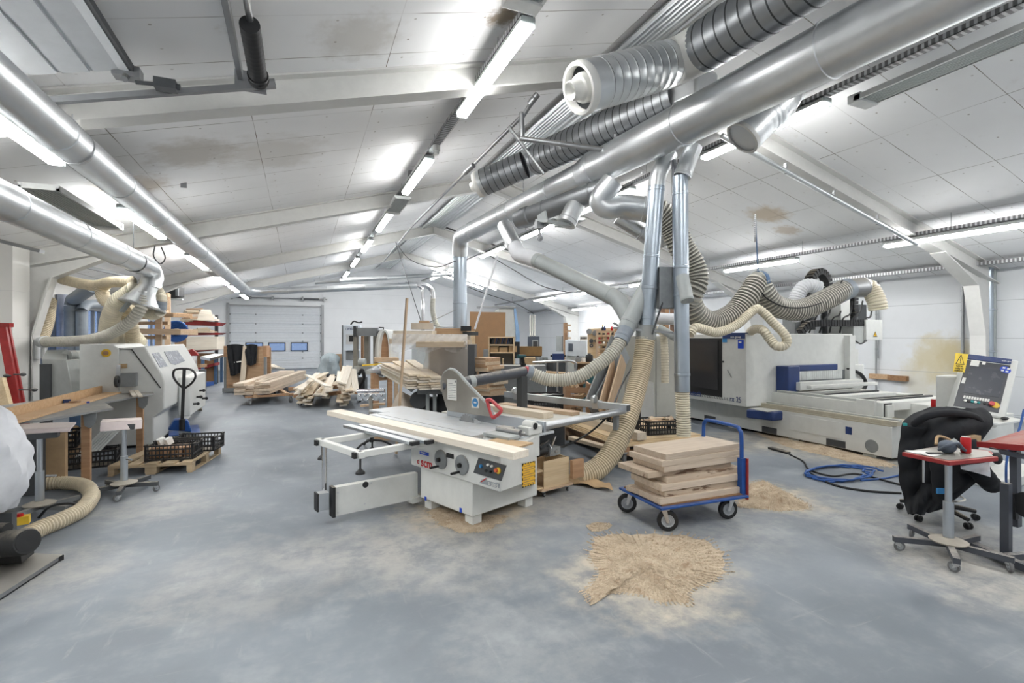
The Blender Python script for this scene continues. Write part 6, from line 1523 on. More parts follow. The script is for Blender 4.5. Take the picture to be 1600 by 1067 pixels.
MB().cyl(L(285, 672), L(285, 655), .05, n=12).build('pump', 'black', pt)
for s in (-1, 1):
    p = L(285, 680); MB().lathe((p.x+s*.06, p.y, .09), (s, 0, 0), [(.02, 0), (.085, 0), (.085, .05), (.02, .05)], 18).build('steering_wheel', 'rubber', pt)
for x in (-.22, .12): MB().bx(x, x+.15, .25, 1.3, .075, .09).build('fork', 'trolley_blue', pt)
# red leaning rack and board at the left edge
rk = thing('clamp_rack', 'red steel rack with clamp screws leaning at the left edge', 'rack', tuple(W(20, 640, 8.4)))
MB().bar(W(3, 507, 8.6), W(32, 665, 8.2), .11, .06, (0, 1, 0)).build('front_post', 'red', rk, True)
MB().bar(W(11, 508, 8.7), W(42, 665, 8.3), .07, .05, (0, 1, 0)).build('rear_post', 'red', rk, True)
MB().bar(W(-4, 507, 8.6), W(18, 508, 8.6), .08, .07).build('top_bar', 'red', rk, True)
for u, v in ((10, 587), (36, 585), (54, 609)):
    a = W(u, v, 8.3); m = MB().cyl(a, W(20, v, 8.4), .012, n=8); m.ball(a, (.045, .03, .03), 10, 6); m.build('clamp_screw', 'dark_grey', rk, True)
tag(MB().prism([W(-60, 590, 8.2), W(3, 590, 8.2), W(22, 660, 8.0), W(-60, 668, 8.0)], (.03, .05, 0)).build('leaning_board', 'plywood'), 'pale board leaning at the left edge below the red rack', 'board')
# ---------------- pipes by the left wall
X_ = -5.2
t = thing('wall_duct', 'grey blue ventilation duct with elbows beside the left windows', 'duct', tuple(Xp(112, 600, X_)))
a = Xp(112, 478, X_); MB().duct((a.x, a.y, .2), a, .15, 20, [.3, .6, .95]).build('riser', 'duct_blue', t, True)
b = Xp(146, 447, X_+.9); MB().sweep([a, a+Vector((.03, 0, .16)), a+(b-a)*.2+Vector((0, 0, .1)), b], .15, 20).build('elbow', 'duct_blue', t, True)
a2 = Xp(128, 510, X_+.25); MB().sweep(spline([(a2.x, a2.y, .3), Xp(128, 500, X_+.25), Xp(128, 486, X_+.25), Xp(134, 477, X_+.25), Xp(146, 475, X_+.25), Xp(172, 475, X_+.25)], 6), .12, 18).build('cross_pipe', 'duct_blue', t, True)
p = Xp(98, 500, -5.5); tag(MB().cyl((p.x, p.y, 0), (p.x, p.y, zc(p.x)-.6), .12, n=18).build('wall_column', 'lilac' if 'lilac' in M else paint('lilac', (178, 184, 200), .5)), 'pale lilac round column between the left windows', 'column')
# ---------------- hoses of the cone hood
hd = thing('hood_hoses', 'bundle of cream flexible hoses fanning out from the cone hood', 'hose', tuple(hood_pt))
def H(pts, r, mat, pitch=.05, amp=.06, nm='hose', D0=9.6): return MB().hose([W(*p) if len(p) == 3 else W(p[0], p[1], D0) for p in pts], r, pitch, amp, 14).build(nm, mat, hd, True)
H([(206, 440, 9.3), (190, 440, 9.35), (172, 441, 9.5), (150, 446, 9.8), (125, 443, 10.2), (98, 437, 10.8)], .10, 'hose_tan')
H([(162, 444, 9.7), (160, 458, 9.7), (166, 470, 9.6), (178, 474, 9.5)], .11, 'hose_tan')
H([(212, 452, 9.3), (198, 462, 9.35), (184, 472, 9.4), (175, 490, 9.5), (170, 510, 9.7), (170, 530, 10.0)], .15, 'hose_cream')
H([(224, 466, 9.2), (220, 482, 9.1), (204, 502, 9.1), (180, 518, 9.2), (150, 529, 9.4), (115, 533, 9.7), (72, 534, 10)], .095, 'hose_pale', .05, .10)
H([(214, 478, 9.8), (203, 480, 9.9), (200, 496, 10), (206, 512, 10), (208, 536, 10.2)], .12, 'hose_tan')
H([(246, 455, 9.5), (251, 466, 9.4), (250, 476, 9.4)], .10, 'hose_cream')
H([(250, 487, 9.5), (238, 492, 9.6), (225, 486, 9.8), (214, 478, 9.9)], .10, 'hose_cream')
MB().duct(W(250, 470, 9.4), W(249, 484, 9.4), .115, 16, [.3, .7]).build('hose_sleeve', 'duct_blue', hd, True)
H([(165, 530, 10.4), (185, 524, 10.4), (205, 526, 10.4), (216, 536, 10.6)], .16, 'hose_cream')
MB().duct(W(224, 458, 9.25), W(223, 470, 9.2), .11, 18, [.5]).build('spigot', 'galv', hd, True)
MB().bar(W(210, 462, 9.2), W(190, 487, 9.2), .10, .04).build('slide_gate', 'pipe_grey', hd, True)
tag(MB().hose([W(56, 545, 10.3), W(66, 525, 10.6), W(74, 500, 10.9), W(78, 470, 11.2)], .12, .05, .06, 14).build('flexible_hose', 'hose_tan'), 'cream hose rising along the left wall column', 'hose')
MB().sweep(spline([W(72, 534, 10), W(64, 536, 10.1), W(62, 546, 10.1), W(62, 560, 10.1)], 5), .12, 16).build('elbow', 'galv', hd, True)
# ================================================================ LEFT BACK: racks
wr = thing('timber_rack', 'open wooden rack at the left wall between the windows', 'rack', tuple(W(255, 600, 14)))
for u, v0, D in ((248, 478, 13.6), (262, 459, 15)):
    a = W(u, v0, D); MB().bx(a.x-.07, a.x+.07, a.y-.05, a.y+.05, 0, a.z).build('post', 'beech', wr, True)
for u0, u1, v, D, h in ((214, 262, 487, 14, .09), (214, 264, 505, 14, .09), (216, 262, 527, 14, .1), (246, 264, 461, 14.4, .1), (215, 250, 497, 14, .05)):
    MB().bar(W(u0, v, D), W(u1, v, D), .10, h).build('arm', 'beech', wr, True)
for k, (u0, u1, v, w_, h_) in enumerate(((236, 286, 492, .5, .10), (214, 296, 518, .5, .14), (216, 290, 514.5, .4, .04), (225, 284, 489.5, .3, .05))):
    plank('rack_board', W(u0, v, 13.9), W(u1, v+1, 13.3), w_, h_, 'beech' if k % 2 else 'timber_brown', '%s board lying on the open wooden rack by the left windows' % ('upper', 'lower thick', 'lower thin', 'upper thin')[k], 'board')
hr = thing('hose_reel', 'blue hose coil hanging behind the wooden rack', 'hose reel', tuple(W(276, 518, 17)))
m = MB(); c = W(276, 518, 17)
for k in range(5):
    r = .34-.05*k; m.sweep([c+Vector((r*math.cos(a*.3), .06*k-.1, r*math.sin(a*.3))) for a in range(22)], .035, 8)
m.build('coil', 'hose_blue', hr, True); MB().cyl(c+Vector((0, -.15, 0)), c+Vector((0, .15, 0)), .1, n=14).build('drum', 'pipe_grey', hr, True); MB().bar((XL+.01, c.y, c.z), c, .05, .05).build('bracket', 'mid_grey', hr, True)
# red cantilever rack with boards
D = 19.5
rr_ = thing('cantilever_rack', 'red cantilever rack loaded with boards left of the big door', 'rack', tuple(W(315, 600, D)))
for u in (290, 338): a = W(u, 492, D+.8); MB().bx(a.x-.06, a.x+.06, a.y, a.y+.12, 0, a.z).build('post', 'navy' if u < 300 else 'dark_grey', rr_, True)
for (u0, v0), (u1, v1), (u2, v2), (u3, v3) in (((289, 499), (290, 508), (340, 509), (346, 504)), ((290, 520), (290, 524), (340, 523), (346, 520)), ((281, 548), (282, 553), (335, 547), (347, 545)), ((300, 577), (300, 582), (335, 571), (335, 567))):
    MB().prism([W(u0, v0, D), W(u1, v1, D), W(u2, v2, D), W(u3, v3, D)], (.1, .6, 0)).build('arm', 'red', rr_, True)
bc = tag(MB().prism([W(308, 552, D+.4), W(334, 552, D+.4), W(334, 606, D+.4), W(308, 606, D+.4)], (.02, .05, 0)).build('fibreboard', 'mdf'), 'brown sheet standing under the red cantilever rack', 'panel')
G1 = 'boards on the red cantilever rack'
for k in range(9):
    v = 502-2.3*k; u0 = 289+R.uniform(-2, 4); plank('rack_board', W(u0, v, D-.1+.05*k), W(u0+26, v-1, D+.6), .5+R.uniform(-.1, .2), .045, ('old_plank', 'pine', 'timber_brown')[k % 3], 'rough board in the top pile on the red cantilever rack', 'board', 'boards in the top pile of the red rack')
for k in range(5): plank('rack_board', W(312, 499-3.4*k, D-.3), W(340-3*k, 500-3.4*k, D-.1), .7, .08, 'pine_pale', 'pale wide board at the right of the top pile on the red rack', 'board', 'pale boards at the right of the top pile of the red rack')
for k in range(4): plank('rack_board', W(296+4*k, 519-2*k, D-.2), W(336-4*k, 518.5-2*k, D), .6, .045, 'pine' if k % 2 else 'old_plank', 'board in the middle layer of the red cantilever rack', 'board', 'boards in the middle layer of the red rack')
for k in range(5): plank('rack_board', W(298, 545-4.2*k, D-.3), W(345, 544-4*k, D-.2), .6, .10, 'pine_pale', 'long pale board in the lowest full layer of the red rack', 'board', 'long boards in the lowest layer of the red rack')
for k in range(5): plank('rack_board', W(283+3.2*k, 546, D-.4), W(283+3.2*k, 527+R.uniform(0, 4), D-.4), .09, .4, 'timber_brown', 'upright brown board end at the left of the lowest rack layer', 'board', 'upright board ends in the lowest layer of the red rack', 0)
ms = thing('mitre_saw', 'red and grey mitre saw beneath the red rack', 'saw', tuple(W(300, 562, 16)))
MB().prism([W(292, 556, 16), W(292, 548, 16), W(300, 545, 16), W(307, 551, 16), W(310, 556, 16)], (0, .2, 0)).build('guard', 'red', ms, True, bevel=.02)
MB().ball(W(302, 563, 16), (.11, .11, .14), 12, 8).build('dust_bag', 'bag_white', ms, True); MB().bar(W(292, 574, 16), W(318, 571, 15.8), .25, .10).build('table', 'timber_brown', ms, True)
a = W(303, 578, 16); MB().bx(a.x-.25, a.x+.3, a.y, a.y+.3, 0, a.z).build('stand', 'mid_grey', ms, True)
bt = thing('steel_bench', 'blue steel bench with galvanised top behind the white machine', 'bench', tuple(W(330, 606, 16.5)))
MB().prism([W(313, 561, 16), W(328, 564, 15.8), W(350, 557, 17), W(335, 556, 17.2)], (0, 0, .08)).build('top', 'galv', bt, True)
for u, v in ((317, 604), (337, 600), (346, 597)): p = FL(u, v); MB().bx(p.x-.05, p.x+.05, p.y-.05, p.y+.05, 0, 1.15).build('leg', 'blue_steel', bt, True)
a, b = FL(304, 606), FL(328, 602); MB().bar(a+Vector((0, 0, .08)), b+Vector((0, 0, .08)), .3, .15).build('foot_beam', 'trolley_blue', bt, True)
for k in range(2):
    a = FL(296+5*k, 640+3*k); b = FL(316+1*k, 640+4*k); plank('batten', W(296+3*k, 596, 11.2), FL(309+5*k, 641), .07, .03, 'pine', ('left' if k == 0 else 'right')+' of two pale battens leaning at the end of the planing machine', 'batten')
# ================================================================ MIDDLE AND BACK
# coat stand made of a panel on a low base
cbp = FL(383, 613); cd = thing('panel_cart', 'brown panel cart with grey corner strips left of the big door', 'cart', (cbp.x, cbp.y, 0), -.25)
MB().bx(-.66, .66, 0, .05, .16, 1.56).build('panel', 'timber_brown', cd)
for x in (-.66, .60): MB().bx(x, x+.07, -.03, .08, .16, 1.2).build('corner_strip', 'mid_grey', cd)
for x in (-.67, .57): MB().bx(x, x+.12, -.02, .3, 1.2, 1.57).build('corner_post', 'timber_red', cd)
for z in (.25, .9, 1.45): MB().bx(-.5, .5, -.03, .0, z, z+.06).build('cross_batten', 'timber_red', cd)
MB().bx(-.70, .72, -.05, .6, .03, .16).build('base', 'mid_grey', cd)
MB().bx(-.66, .66, .50, .55, .16, 1.5).build('rear_panel', 'timber_brown', cd)
cm = ROOT[cd]
def coat(name, label, x0, x1, z0, z1, seed):
    r_ = random.Random(seed); ph = r_.random()*6
    def f(a, b):
        w_ = 1-.25*b*(1 if seed == 1 else .6); x = (x0+x1)/2+(a-.5)*(x1-x0)*w_+.06*b*(1 if seed == 1 else 0)
        return cm @ Vector((x, -.07-.04*math.sin(a*14+ph)*(.4+b)-.05*math.sin(PI*a), z1-(z1-z0)*b-.05*math.sin(a*5+ph)*b+.03*(1-b)*math.sin(PI*a)))
    t_ = thing(name, label, 'jacket', tuple(cm @ Vector(((x0+x1)/2, -.05, z0))))
    MB().sheet(f, 26, 18, .03).build('body', 'cloth_black', t_, True)
    MB().sweep(spline([cm @ Vector((x0+(x1-x0)*.15, -.08, z1-.15)), cm @ Vector((x0+(x1-x0)*.25, -.14, (z0+z1)/2)), cm @ Vector((x0+(x1-x0)*.42, -.12, z0-.02))], 8), [.09]*15+[.06, .06], 10).build('sleeve', 'cloth_black', t_, True)
    if seed == 1: MB().box(cm @ Vector((x0+.35, -.17, z0+.42)), (.22, .02, .04), -.25, 0, -.15).build('reflective_strip', 'paper', t_, True)
    return t_
coat('work_jacket', 'dark jacket with pale reflective strip hanging on the brown panel cart', -.52, -.02, .62, 1.60, 1)
coat('work_jacket', 'shorter dark jacket hanging at the right of the brown panel cart', .06, .42, .95, 1.60, 2)
plank('plank', cm @ Vector((-.05, -.16, .165)), cm @ Vector((.06, -.12, 1.56)), .16, .04, 'pine', 'pale plank leaning between the two jackets on the panel cart', None, None, PI/2)
# lumber cart in front of the big door
lc = thing('lumber_cart', 'low wooden cart on casters under the long boards before the big door', 'cart', tuple(FL(424, 631)), math.radians(100))
iv = ROOT[lc].inverted()
for x, y in ((.05, .52), (.05, -.52), (2.4, .45), (2.4, -.45)): caster(lc, x, y, .08, .05, .20, 'rubber_grey', 2.5)
for x in (.05, 2.4): MB().bx(x-.06, x+.06, -.65, .65, .20, .26).build('cross_beam', 'timber_red', lc)
for y in (-.4, .4): MB().bx(-.05, 2.6, y-.05, y+.05, .20, .285).build('side_beam', 'timber_brown', lc)
n0, n1 = W(368, 606, 13.6), W(420, 606, 13.9); f0, f1 = W(440, 582, 19.0), W(478, 582, 19.0)
for lay in range(4):
    nb_ = 4
    for k in range(nb_):
        t_ = (k+.5)/nb_; a = n0.lerp(n1, t_); b = f0.lerp(f1, t_); z = .325+.082*lay; a.z = z; b.z = z
        j = R.uniform(-.12, .12)*(1 if lay < 3 else 2); d = (b-a).normalized(); a = a+d*j
        if lay == 3 and k in (1, 2): a = a+d*(.9 if k == 1 else .5)
        plank('long_board', a, b-d*(.6 if k == 2 else .1), .27, .076, 'board_oak', 'long wide board on the low cart before the big door, %s layer' % ('bottom', 'second', 'third', 'top')[lay], 'board', 'long boards on the low cart, %s layer' % ('bottom', 'second', 'third', 'top')[lay])
for k in range(5): plank('plank', W(411, 584-3*k, 18.3), W(424+4*k, 570+1.5*k, 20), .25, .05, 'pine_pale', 'pale plank on the far pile behind the panel cart', 'plank', 'pale planks on the far pile behind the panel cart')
# loose plank heaps
hc = thing('lumber_cart', 'low wooden cart buried under the loose plank heap', 'cart', tuple(FL(520, 632)), math.radians(95))
for x, y in ((.1, .8), (.1, -.75), (1.8, .7), (1.8, -.7)): caster(hc, x, y, .08, .04, .25, 'rubber', .6)
MB().bx(0, .14, -1.0, 1.0, .25, .36).build('cross_beam', 'timber_red', hc); MB().bx(1.8, 1.94, -1.0, 1.0, .25, .36).build('cross_beam', 'timber_red', hc)
def heap_planks(n, un, vn, Dn, uf, vf, Df, w, label, group, mats=('pine_pale', 'pine', 'old_plank'), th=.035):
    for k in range(n):
        a = W(R.uniform(*un), vn[0]+(vn[1]-vn[0])*(k+R.random()*.6)/n, R.uniform(*Dn)); b = W(R.uniform(*uf), vf[0]+(vf[1]-vf[0])*(k+R.random()*.6)/n, R.uniform(*Df))
        if a.z < .06: a.z = .06
        if b.z < .10: b.z = .10
        plank('plank', a, b, R.uniform(*w), th, mats[k % len(mats)], label, 'plank', group, R.uniform(-.12, .12))
heap_planks(14, (462, 488), (632, 606), (12.8, 13.4), (496, 512), (592, 582), (16.5, 17.5), (.14, .22), 'plank at the left of the loose heap in front of the big door', 'planks at the left of the loose heap')
heap_planks(9, (484, 516), (622, 608), (13.0, 13.6), (512, 530), (600, 585), (16, 17), (.14, .2), 'plank in the middle of the loose heap before the big door', 'planks in the middle of the loose heap')
heap_planks(10, (530, 552), (634, 606), (12.6, 13.3), (534, 552), (604, 590), (15.8, 16.5), (.14, .2), 'plank in the low right part of the loose heap', 'planks in the low right part of the loose heap')
for k, (u0, v0, u1, v1) in enumerate(((532, 604, 540, 573), (540, 609, 552, 577), (536, 600, 546, 572), (530, 597, 532, 581), (556, 612, 552, 577), (549, 611, 549, 583), (506, 618, 520, 588), (512, 604, 480, 586))):
    plank('plank', W(u0, v0, 13.0), W(u1, v1, 14.8), .17, .035, 'pine_pale', 'pale plank sticking up out of the right side of the loose heap' if k < 6 else 'splintered plank lying across the loose heap', 'plank', 'planks sticking up from the loose heap' if k < 6 else 'splintered planks across the loose heap', .2)
# bags and crate behind the heap
D = 20
def lump(name, label, cat, c, r, mat, seed, n=22, amp=.14):
    r_ = random.Random(seed); ph = [r_.uniform(0, 6) for _ in range(6)]; rs = []; m = 14
    for i in range(m+1):
        t_ = PI*i/m; ring = []
        for j in range(n):
            a = 2*PI*j/n; k_ = 1+amp*(math.sin(3*a+ph[0]+i*.5)+.7*math.sin(7*a+ph[1]-i*.8)+.5*math.sin(5*t_+ph[2])+.4*math.sin(11*a+ph[3]+i))*.5
            q = max(math.sin(t_), .02)**.8; ring.append(Vector(c)+Vector((r[0]*q*math.cos(a)*k_, r[1]*q*math.sin(a)*k_, -r[2]*math.cos(t_)*(1 if i > m/2 else 1))))
        rs.append(ring)
    for ring in rs:
        for p in ring: p.z = max(p.z, .004)
    return tag(MB().rings(rs).build(name, mat), label, cat)
c = W(516, 572, D); lump('tarp_bundle', 'crumpled grey tarp bundle beside the control cabinet', 'tarp', (c.x, c.y, .62), (.38, .4, .62), 'cloth_grey', 3, amp=.30)
c = W(512, 586, 19); lump('bin_bag', 'crumpled black bag lying before the grey tarp bundle', 'bag', (c.x, c.y, .2), (.5, .4, .26), 'cloth_black', 5, amp=.25)
a = W(526, 553, 21.5); tag(MB().bx(a.x-.3, a.x+.3, a.y, a.y+.1, 0, a.z).build('wooden_board', 'timber_brown'), 'brown wooden board standing behind the grey tarp bundle', 'board')
# control cabinet
D = 20.0; a, b = W(536, 600, D), W(562, 600, D)
cc = thing('control_cabinet', 'tall white control cabinet with small dark screen right of the big door', 'cabinet', (a.x, a.y, 0), -YAW*.6)
Wc = (b-a).length; zt = W(540, 508, D).z
MB().bx(0, Wc, 0, .5, 0, zt).build('body', 'ctrl_white' if 'ctrl_white' in M else paint('ctrl_white', (206, 214, 222), .4, var=.04), cc, bevel=.02)
MB().bx(-.06, 0, .05, .5, 0, zt).build('side_edge', 'mid_grey', cc)
MB().bx(.12, .62, -.02, 0, 1.58, 1.98).build('screen_panel', 'mid_light', cc); MB().bx(.24, .58, -.03, -.02, 1.68, 1.93).build('screen', 'black', cc)
MB().bx(.1, .64, -.22, 0, 1.34, 1.38).build('shelf', 'ctrl_white', cc); MB().bx(.12, .62, -.03, 0, .95, 1.30).build('switch_panel', 'mid_grey', cc)
MB().bx(.38, .52, -.04, 0, 2.1, 2.24).build('switch', 'paper', cc)
put_text('cabinet_lettering', 'centauro', .2, (.08, -.004, zt-.2), (1, 0, 0), (0, 0, 1), 'navy', cc, width=.56)
MB().tube([W(548, 507, D-.1), W(553, 502, D-.1), W(560, 504, D-.1), W(566, 503, D-.1)], .03, 8).build('cable_loop', 'black', cc, True)
# frame press (columns and header)
D = 15.5; fp = thing('frame_press', 'grey steel frame press with square columns before the white cabinet', 'machine', tuple(FL(573, 620)))
def colm(u0, u1, v0, v1, D, mat, name, dy=.2):
    a, b = W(u0, v0, D), W(u1, v1, D); return MB().box(((a.x+b.x)/2, (a.y+b.y)/2+dy/2, (a.z+b.z)/2), ((b-a).xy.length, dy, abs(a.z-b.z)), -YAW).build(name, mat, fp, True)
colm(554, 559, 512, 612, D, 'column_grey' if 'column_grey' in M else paint('column_grey', (138, 134, 126), .5, var=.1), 'column'); colm(571, 578, 525, 575, D+.3, 'column_grey', 'column'); colm(585, 591, 512, 580, D+.3, 'column_grey', 'column')
colm(554, 558, 509, 526, D-.05, 'dark_grey', 'header_end'); colm(558, 591, 512, 525, D, 'galv_dark', 'header')
colm(566, 569, 525, 575, D+.6, 'walnut', 'dark_rod'); MB().cyl(W(590, 522, D), W(597, 522, D), .12, n=16).build('header_motor', 'black', fp, True)
m = MB().bar(W(592, 511.5, D), W(600, 512, D), .03, .03); m.bar(W(599, 512, D), W(599, 532, D), .03, .03, (1, 0, 0)); m.build('hook_bar', 'black', fp, True)
colm(558, 586, 572, 585, D-.1, 'machine_grey', 'lower_casing', .5); m = MB().cyl(W(561, 566, D-.3), W(571, 566, D-.3), .12, n=14); m.build('roller', 'pipe_grey', fp, True)
colm(562, 573, 590, 618, D-.4, 'dark_grey', 'motor_base', .3); MB().tube([W(560, 585, D-.5), W(566, 578, D-.5), W(569, 590, D-.5), W(562, 605, D-.5)], .05, 8).build('cables', 'black', fp, True)
# white arch guard with brown wheel
D = 14.4; c = W(600, 559, D); ar = thing('band_wheel_guard', 'white arched guard with brown inside on a wooden trestle', 'machine guard', tuple(W(601, 580, D)))
def arch(r, z1, off): return [c+Vector((r*math.cos(a), off, (.62+r)*math.sin(a)**.8)) for a in [PI*k/16 for k in range(17)]]
o_, i_ = arch(.20, 0, 0), arch(.15, 0, 0); m = MB()
for k in range(16): m.prism([o_[k], o_[k+1], i_[k+1], i_[k]], (.30, .40, 0))
m.build('arched_band', 'white_paint', ar, True); MB().prism(arch(.15, 0, .12), (.02, .08, 0)).build('brown_disc', 'timber_red', ar, True); MB().prism(arch(.2, 0, .42), (.02, .08, 0)).build('back_plate', 'machine_white', ar, True)
te = thing('wooden_trestle', 'wooden trestle with brown frame below the white arch', 'trestle', tuple(FL(600, 640)))
D = 14.2
MB().bar(W(585, 562, D), W(622, 562, D+.2), .6, .12).build('top_beam', 'beech', te, True)
for u in (587, 619):
    a = W(u, 563, D); MB().bx(a.x-.05, a.x+.05, a.y-.05, a.y+.05, 0, a.z).build('leg', 'beech', te, True)
# bench with papers
wb = thing('workbench', 'brown framed workbench with a pale grey top left of the plank pile', 'bench', tuple(FL(600, 625))); D = 12.4
P = [W(572, 578, D+1.2), W(598, 585, D), W(612, 581, D+.3), W(590, 572, D+1.6)]
MB().prism(P, (0, 0, -.08)).build('top', 'pipe_grey', wb, True)
MB().prism([W(576, 578, D+1.1), W(598, 585.5, D-.05), W(598, 588, D-.05), W(576, 581, D+1.1)], (.02, .05, 0)).build('front_rail', 'dark_grey', wb, True)
for u, v in ((583, 583), (588, 585), (609, 584)):
    a = W(u, v, D+.3); MB().bx(a.x-.06, a.x+.06, a.y-.05, a.y+.05, 0, a.z).build('leg', 'timber_red', wb, True)
MB().bar(W(588, 592, D+.3), W(610, 590, D+.4), .06, .1).build('rail', 'yellow' if False else 'timber_brown', wb, True)
lump('plastic_film', 'crumpled clear plastic film on the grey workbench top', 'film', tuple(W(601, 576, D+.4)), (.28, .3, .12), 'bag_white', 9, amp=.3)
# small blue clamp and yellow rail
tag(MB().bar(W(566, 571, 13.5), W(601, 568, 13.8), .06, .04).build('yellow_rail', 'yellow'), 'dusty yellow rail in front of the wooden trestle', 'rail')
# roller stand
D = 8.3; b0 = FL(578, 702); rs = thing('roller_stand', 'steel roller stand with a row of balls behind the table saw', 'stand', (b0.x, b0.y, 0), -YAW)
iv = ROOT[rs].inverted(); L = lambda u, v, q=D: iv @ W(u, v, q)
MB().cyl(L(558, 611), L(601, 610), .035, n=16).build('top_roller', 'chrome', rs)
for v0, v1 in ((615, 626),): MB().prism([L(558, v0), L(601, v0), L(601, v1), L(558, v1)], (0, .05, 0)).build('ball_rail', 'alu', rs)
for k in range(5):
    MB().ball(L(562+8.5*k, 617.5, D-.03), .022, 12, 8).build('ball_transfer', 'chrome', rs); MB().ball(L(566+8.5*k, 624, D-.03), .018, 10, 6).build('ball_transfer', 'chrome', rs)
MB().bar(L(579.5, 620), L(579.5, 668), .06, .05, (1, 0, 0)).build('upper_post', 'column_grey', rs)
p = L(581, 655); MB().bar(p, Vector((p.x, p.y, .12)), .05, .05, (1, 0, 0)).build('lower_post', 'black', rs)
for a in (.3, 2.2, 4.1): MB().sweep(spline([Vector((p.x, p.y, .16)), Vector((p.x+.2*math.cos(a), p.y+.2*math.sin(a), .12)), Vector((p.x+.36*math.cos(a), p.y+.36*math.sin(a), .015))], 4), .018, 8).build('leg', 'black', rs)
plank('round_batten', W(563, 634, 8.6), W(602, 631, 8.7), .06, .04, 'beech', 'brown batten hanging below the roller stand balls', 'batten')
a = Zp(623, 634, .80); b = W(636, 466, 8.0)
plank('long_batten', Vector((*W(619, 668, 7.9).xy, .02)), b, .055, .03, 'beech', 'tall thin batten standing upright behind the saw table', 'batten', None, 0)
# kraft paper heap
def kf(a, b):
    u = 604+56*a; z = .28+.55*math.sin(PI*a)**.8*(1-abs(b-.5)*1.2)+.04*math.sin(a*13+b*7); p = W(u, 640, 8.9+1.2*b); return Vector((p.x, p.y, max(.05, z)))
tag(MB().sheet(kf, 22, 14, .008).build('kraft_paper', 'kraft'), 'crumpled brown paper heap behind the saw table', 'paper')
tag(MB().box(Vector((*W(630, 640, 9.4).xy, .14)), (.95, .7, .28), -.3).build('low_box', 'timber_brown'), 'low brown box under the crumpled paper', 'box')
# planer machine under plank stacks and the wrapped parcel
D = 9.6; pm = thing('thickness_planer', 'dark grey planer under the plank stacks in the middle', 'machine', tuple(FL(690, 690)), -YAW)
iv = ROOT[pm].inverted(); L = lambda u, v, q=D: iv @ W(u, v, q)
MB().prism([L(652, 607, 9), L(695, 607, 9), L(695, 616, 9), L(652, 616, 9)], (0, .7, 0)).build('table', 'mid_grey', pm)
MB().prism([L(637, 600, 9.2), L(653, 604, 9.1), L(643, 613, 9.1), L(636, 608, 9.1)], (0, .02, 0)).build('tilted_flap', 'pipe_grey', pm)
for u in (668, 679): a = L(u, 616, 9.1); MB().bx(a.x-.03, a.x+.03, a.y, a.y+.05, 0, a.z).build('leg', 'pipe_grey', pm)
a = L(660, 640, 9.4); MB().bx(a.x-.3, a.x+.3, a.y, a.y+.4, 0, .7).build('motor_casing', 'dark_grey', pm)
a = L(690, 625, 9.3); MB().bx(a.x-.08, a.x+.1, a.y, a.y+.3, 0, .95).build('dark_column', 'black', pm)
MB().lathe(L(655, 625, 9.2), (0, -1, 0), [(.02, 0), (.16, .0), (.17, .02), (.16, .04), (.02, .04)], 18).build('wheel', 'dark_grey', pm)
for s_, (u1, v1, u0, v0, nl, wd) in enumerate(((646, 606, 602, 583, 6, .20), (664, 608, 622, 580, 6, .22), (682, 607, 640, 575, 5, .2), (700, 612, 668, 582, 3, .22))):
    nm = ('leftmost', 'second', 'third', 'rightmost')[s_]
    for k in range(nl):
        a = W(u1+R.uniform(-3, 2), v1-3.9*k, 8.7); b = W(u0+R.uniform(-2, 2), v0-3.0*k, 11.2)
        plank('plank', a, b, wd, .034, ('pine_pale', 'pine', 'old_plank')[k % 3], 'plank in the %s of four stacks on the grey planer' % nm, 'plank', 'planks in the %s stack on the planer' % nm)
# wrapped parcel
D = 9.9; wp = thing('wrapped_parcel', 'big kraft board parcel wrapped in clear film in the middle of the hall', 'parcel', tuple(W(700, 600, D)), -YAW)
iv = ROOT[wp].inverted(); L = lambda u, v, q=D: iv @ W(u, v, q)
MB().prism([L(668, 598), L(733, 600), L(730, 541), L(670, 541)], (0, .9, 0)).build('board_stack', 'kraft', wp, bevel=.02)
r_ = random.Random(4)
def film(a, b):
    u = 663+76*a; v = 537+66*b; bul = .05*math.sin(a*21+b*3)+.04*math.sin(a*9-b*11)+.02*math.sin(b*27+a*5)
    return L(u+2*math.sin(b*8), v+1.5*math.sin(a*13), D-.10-.06*abs(bul)-.05*math.sin(PI*a))
MB().sheet(film, 34, 26).build('clear_film', glass('film', (246, 247, 248), .42, .2), wp)
MB().bar(L(701, 541, D-.02), L(701, 599, D-.02), .012, .012, (1, 0, 0)).build('strap', 'dark_grey', wp)
MB().sweep(spline([L(680, 590, D-.02), L(690, 577, D-.02), L(702, 571, D-.02), L(708, 566, D-.02)], 6), .03, 6).build('paper_crease', 'cardboard', wp)
a = L(700, 600); MB().bx(a.x-.5, a.x+.5, a.y+.1, a.y+.8, 0, a.z).build('carton_base', 'cardboard', wp)
for k, (u0, u1, v, D_, h, mt, lb) in enumerate(((612, 735, 533, 9.6, .10, 'old_plank', 'long film wrapped board lying on the parcel, lowest of its pile'), (618, 733, 525, 9.7, .09, 'pine_pale', 'long film wrapped board lying on the parcel, middle of its pile'), (620, 680, 520, 9.8, .08, 'pine_pale', 'short wrapped board at the top left of the parcel pile'), (655, 728, 538, 9.2, .10, 'old_plank', 'wrapped board at the front edge of the parcel pile'), (684, 733, 518, 10, .12, 'timber_brown', 'brown plank end on top of the parcel pile'))):
    a, b = W(u0, v, D_+.1), W(u1, v+(2 if k < 2 else 0), D_); plank('wrapped_board', a, b, .4, h, mt, lb, 'board')
def film2(a, b):
    u = 612+118*a; v = 522+26*b; return W(u, v+3*math.sin(a*17)*b, 9.3-.12*b-.05*abs(math.sin(a*23+b*6)))
tag(MB().sheet(film2, 34, 10).build('clear_film', 'film'), 'torn clear film draped over the boards on the parcel', 'film')
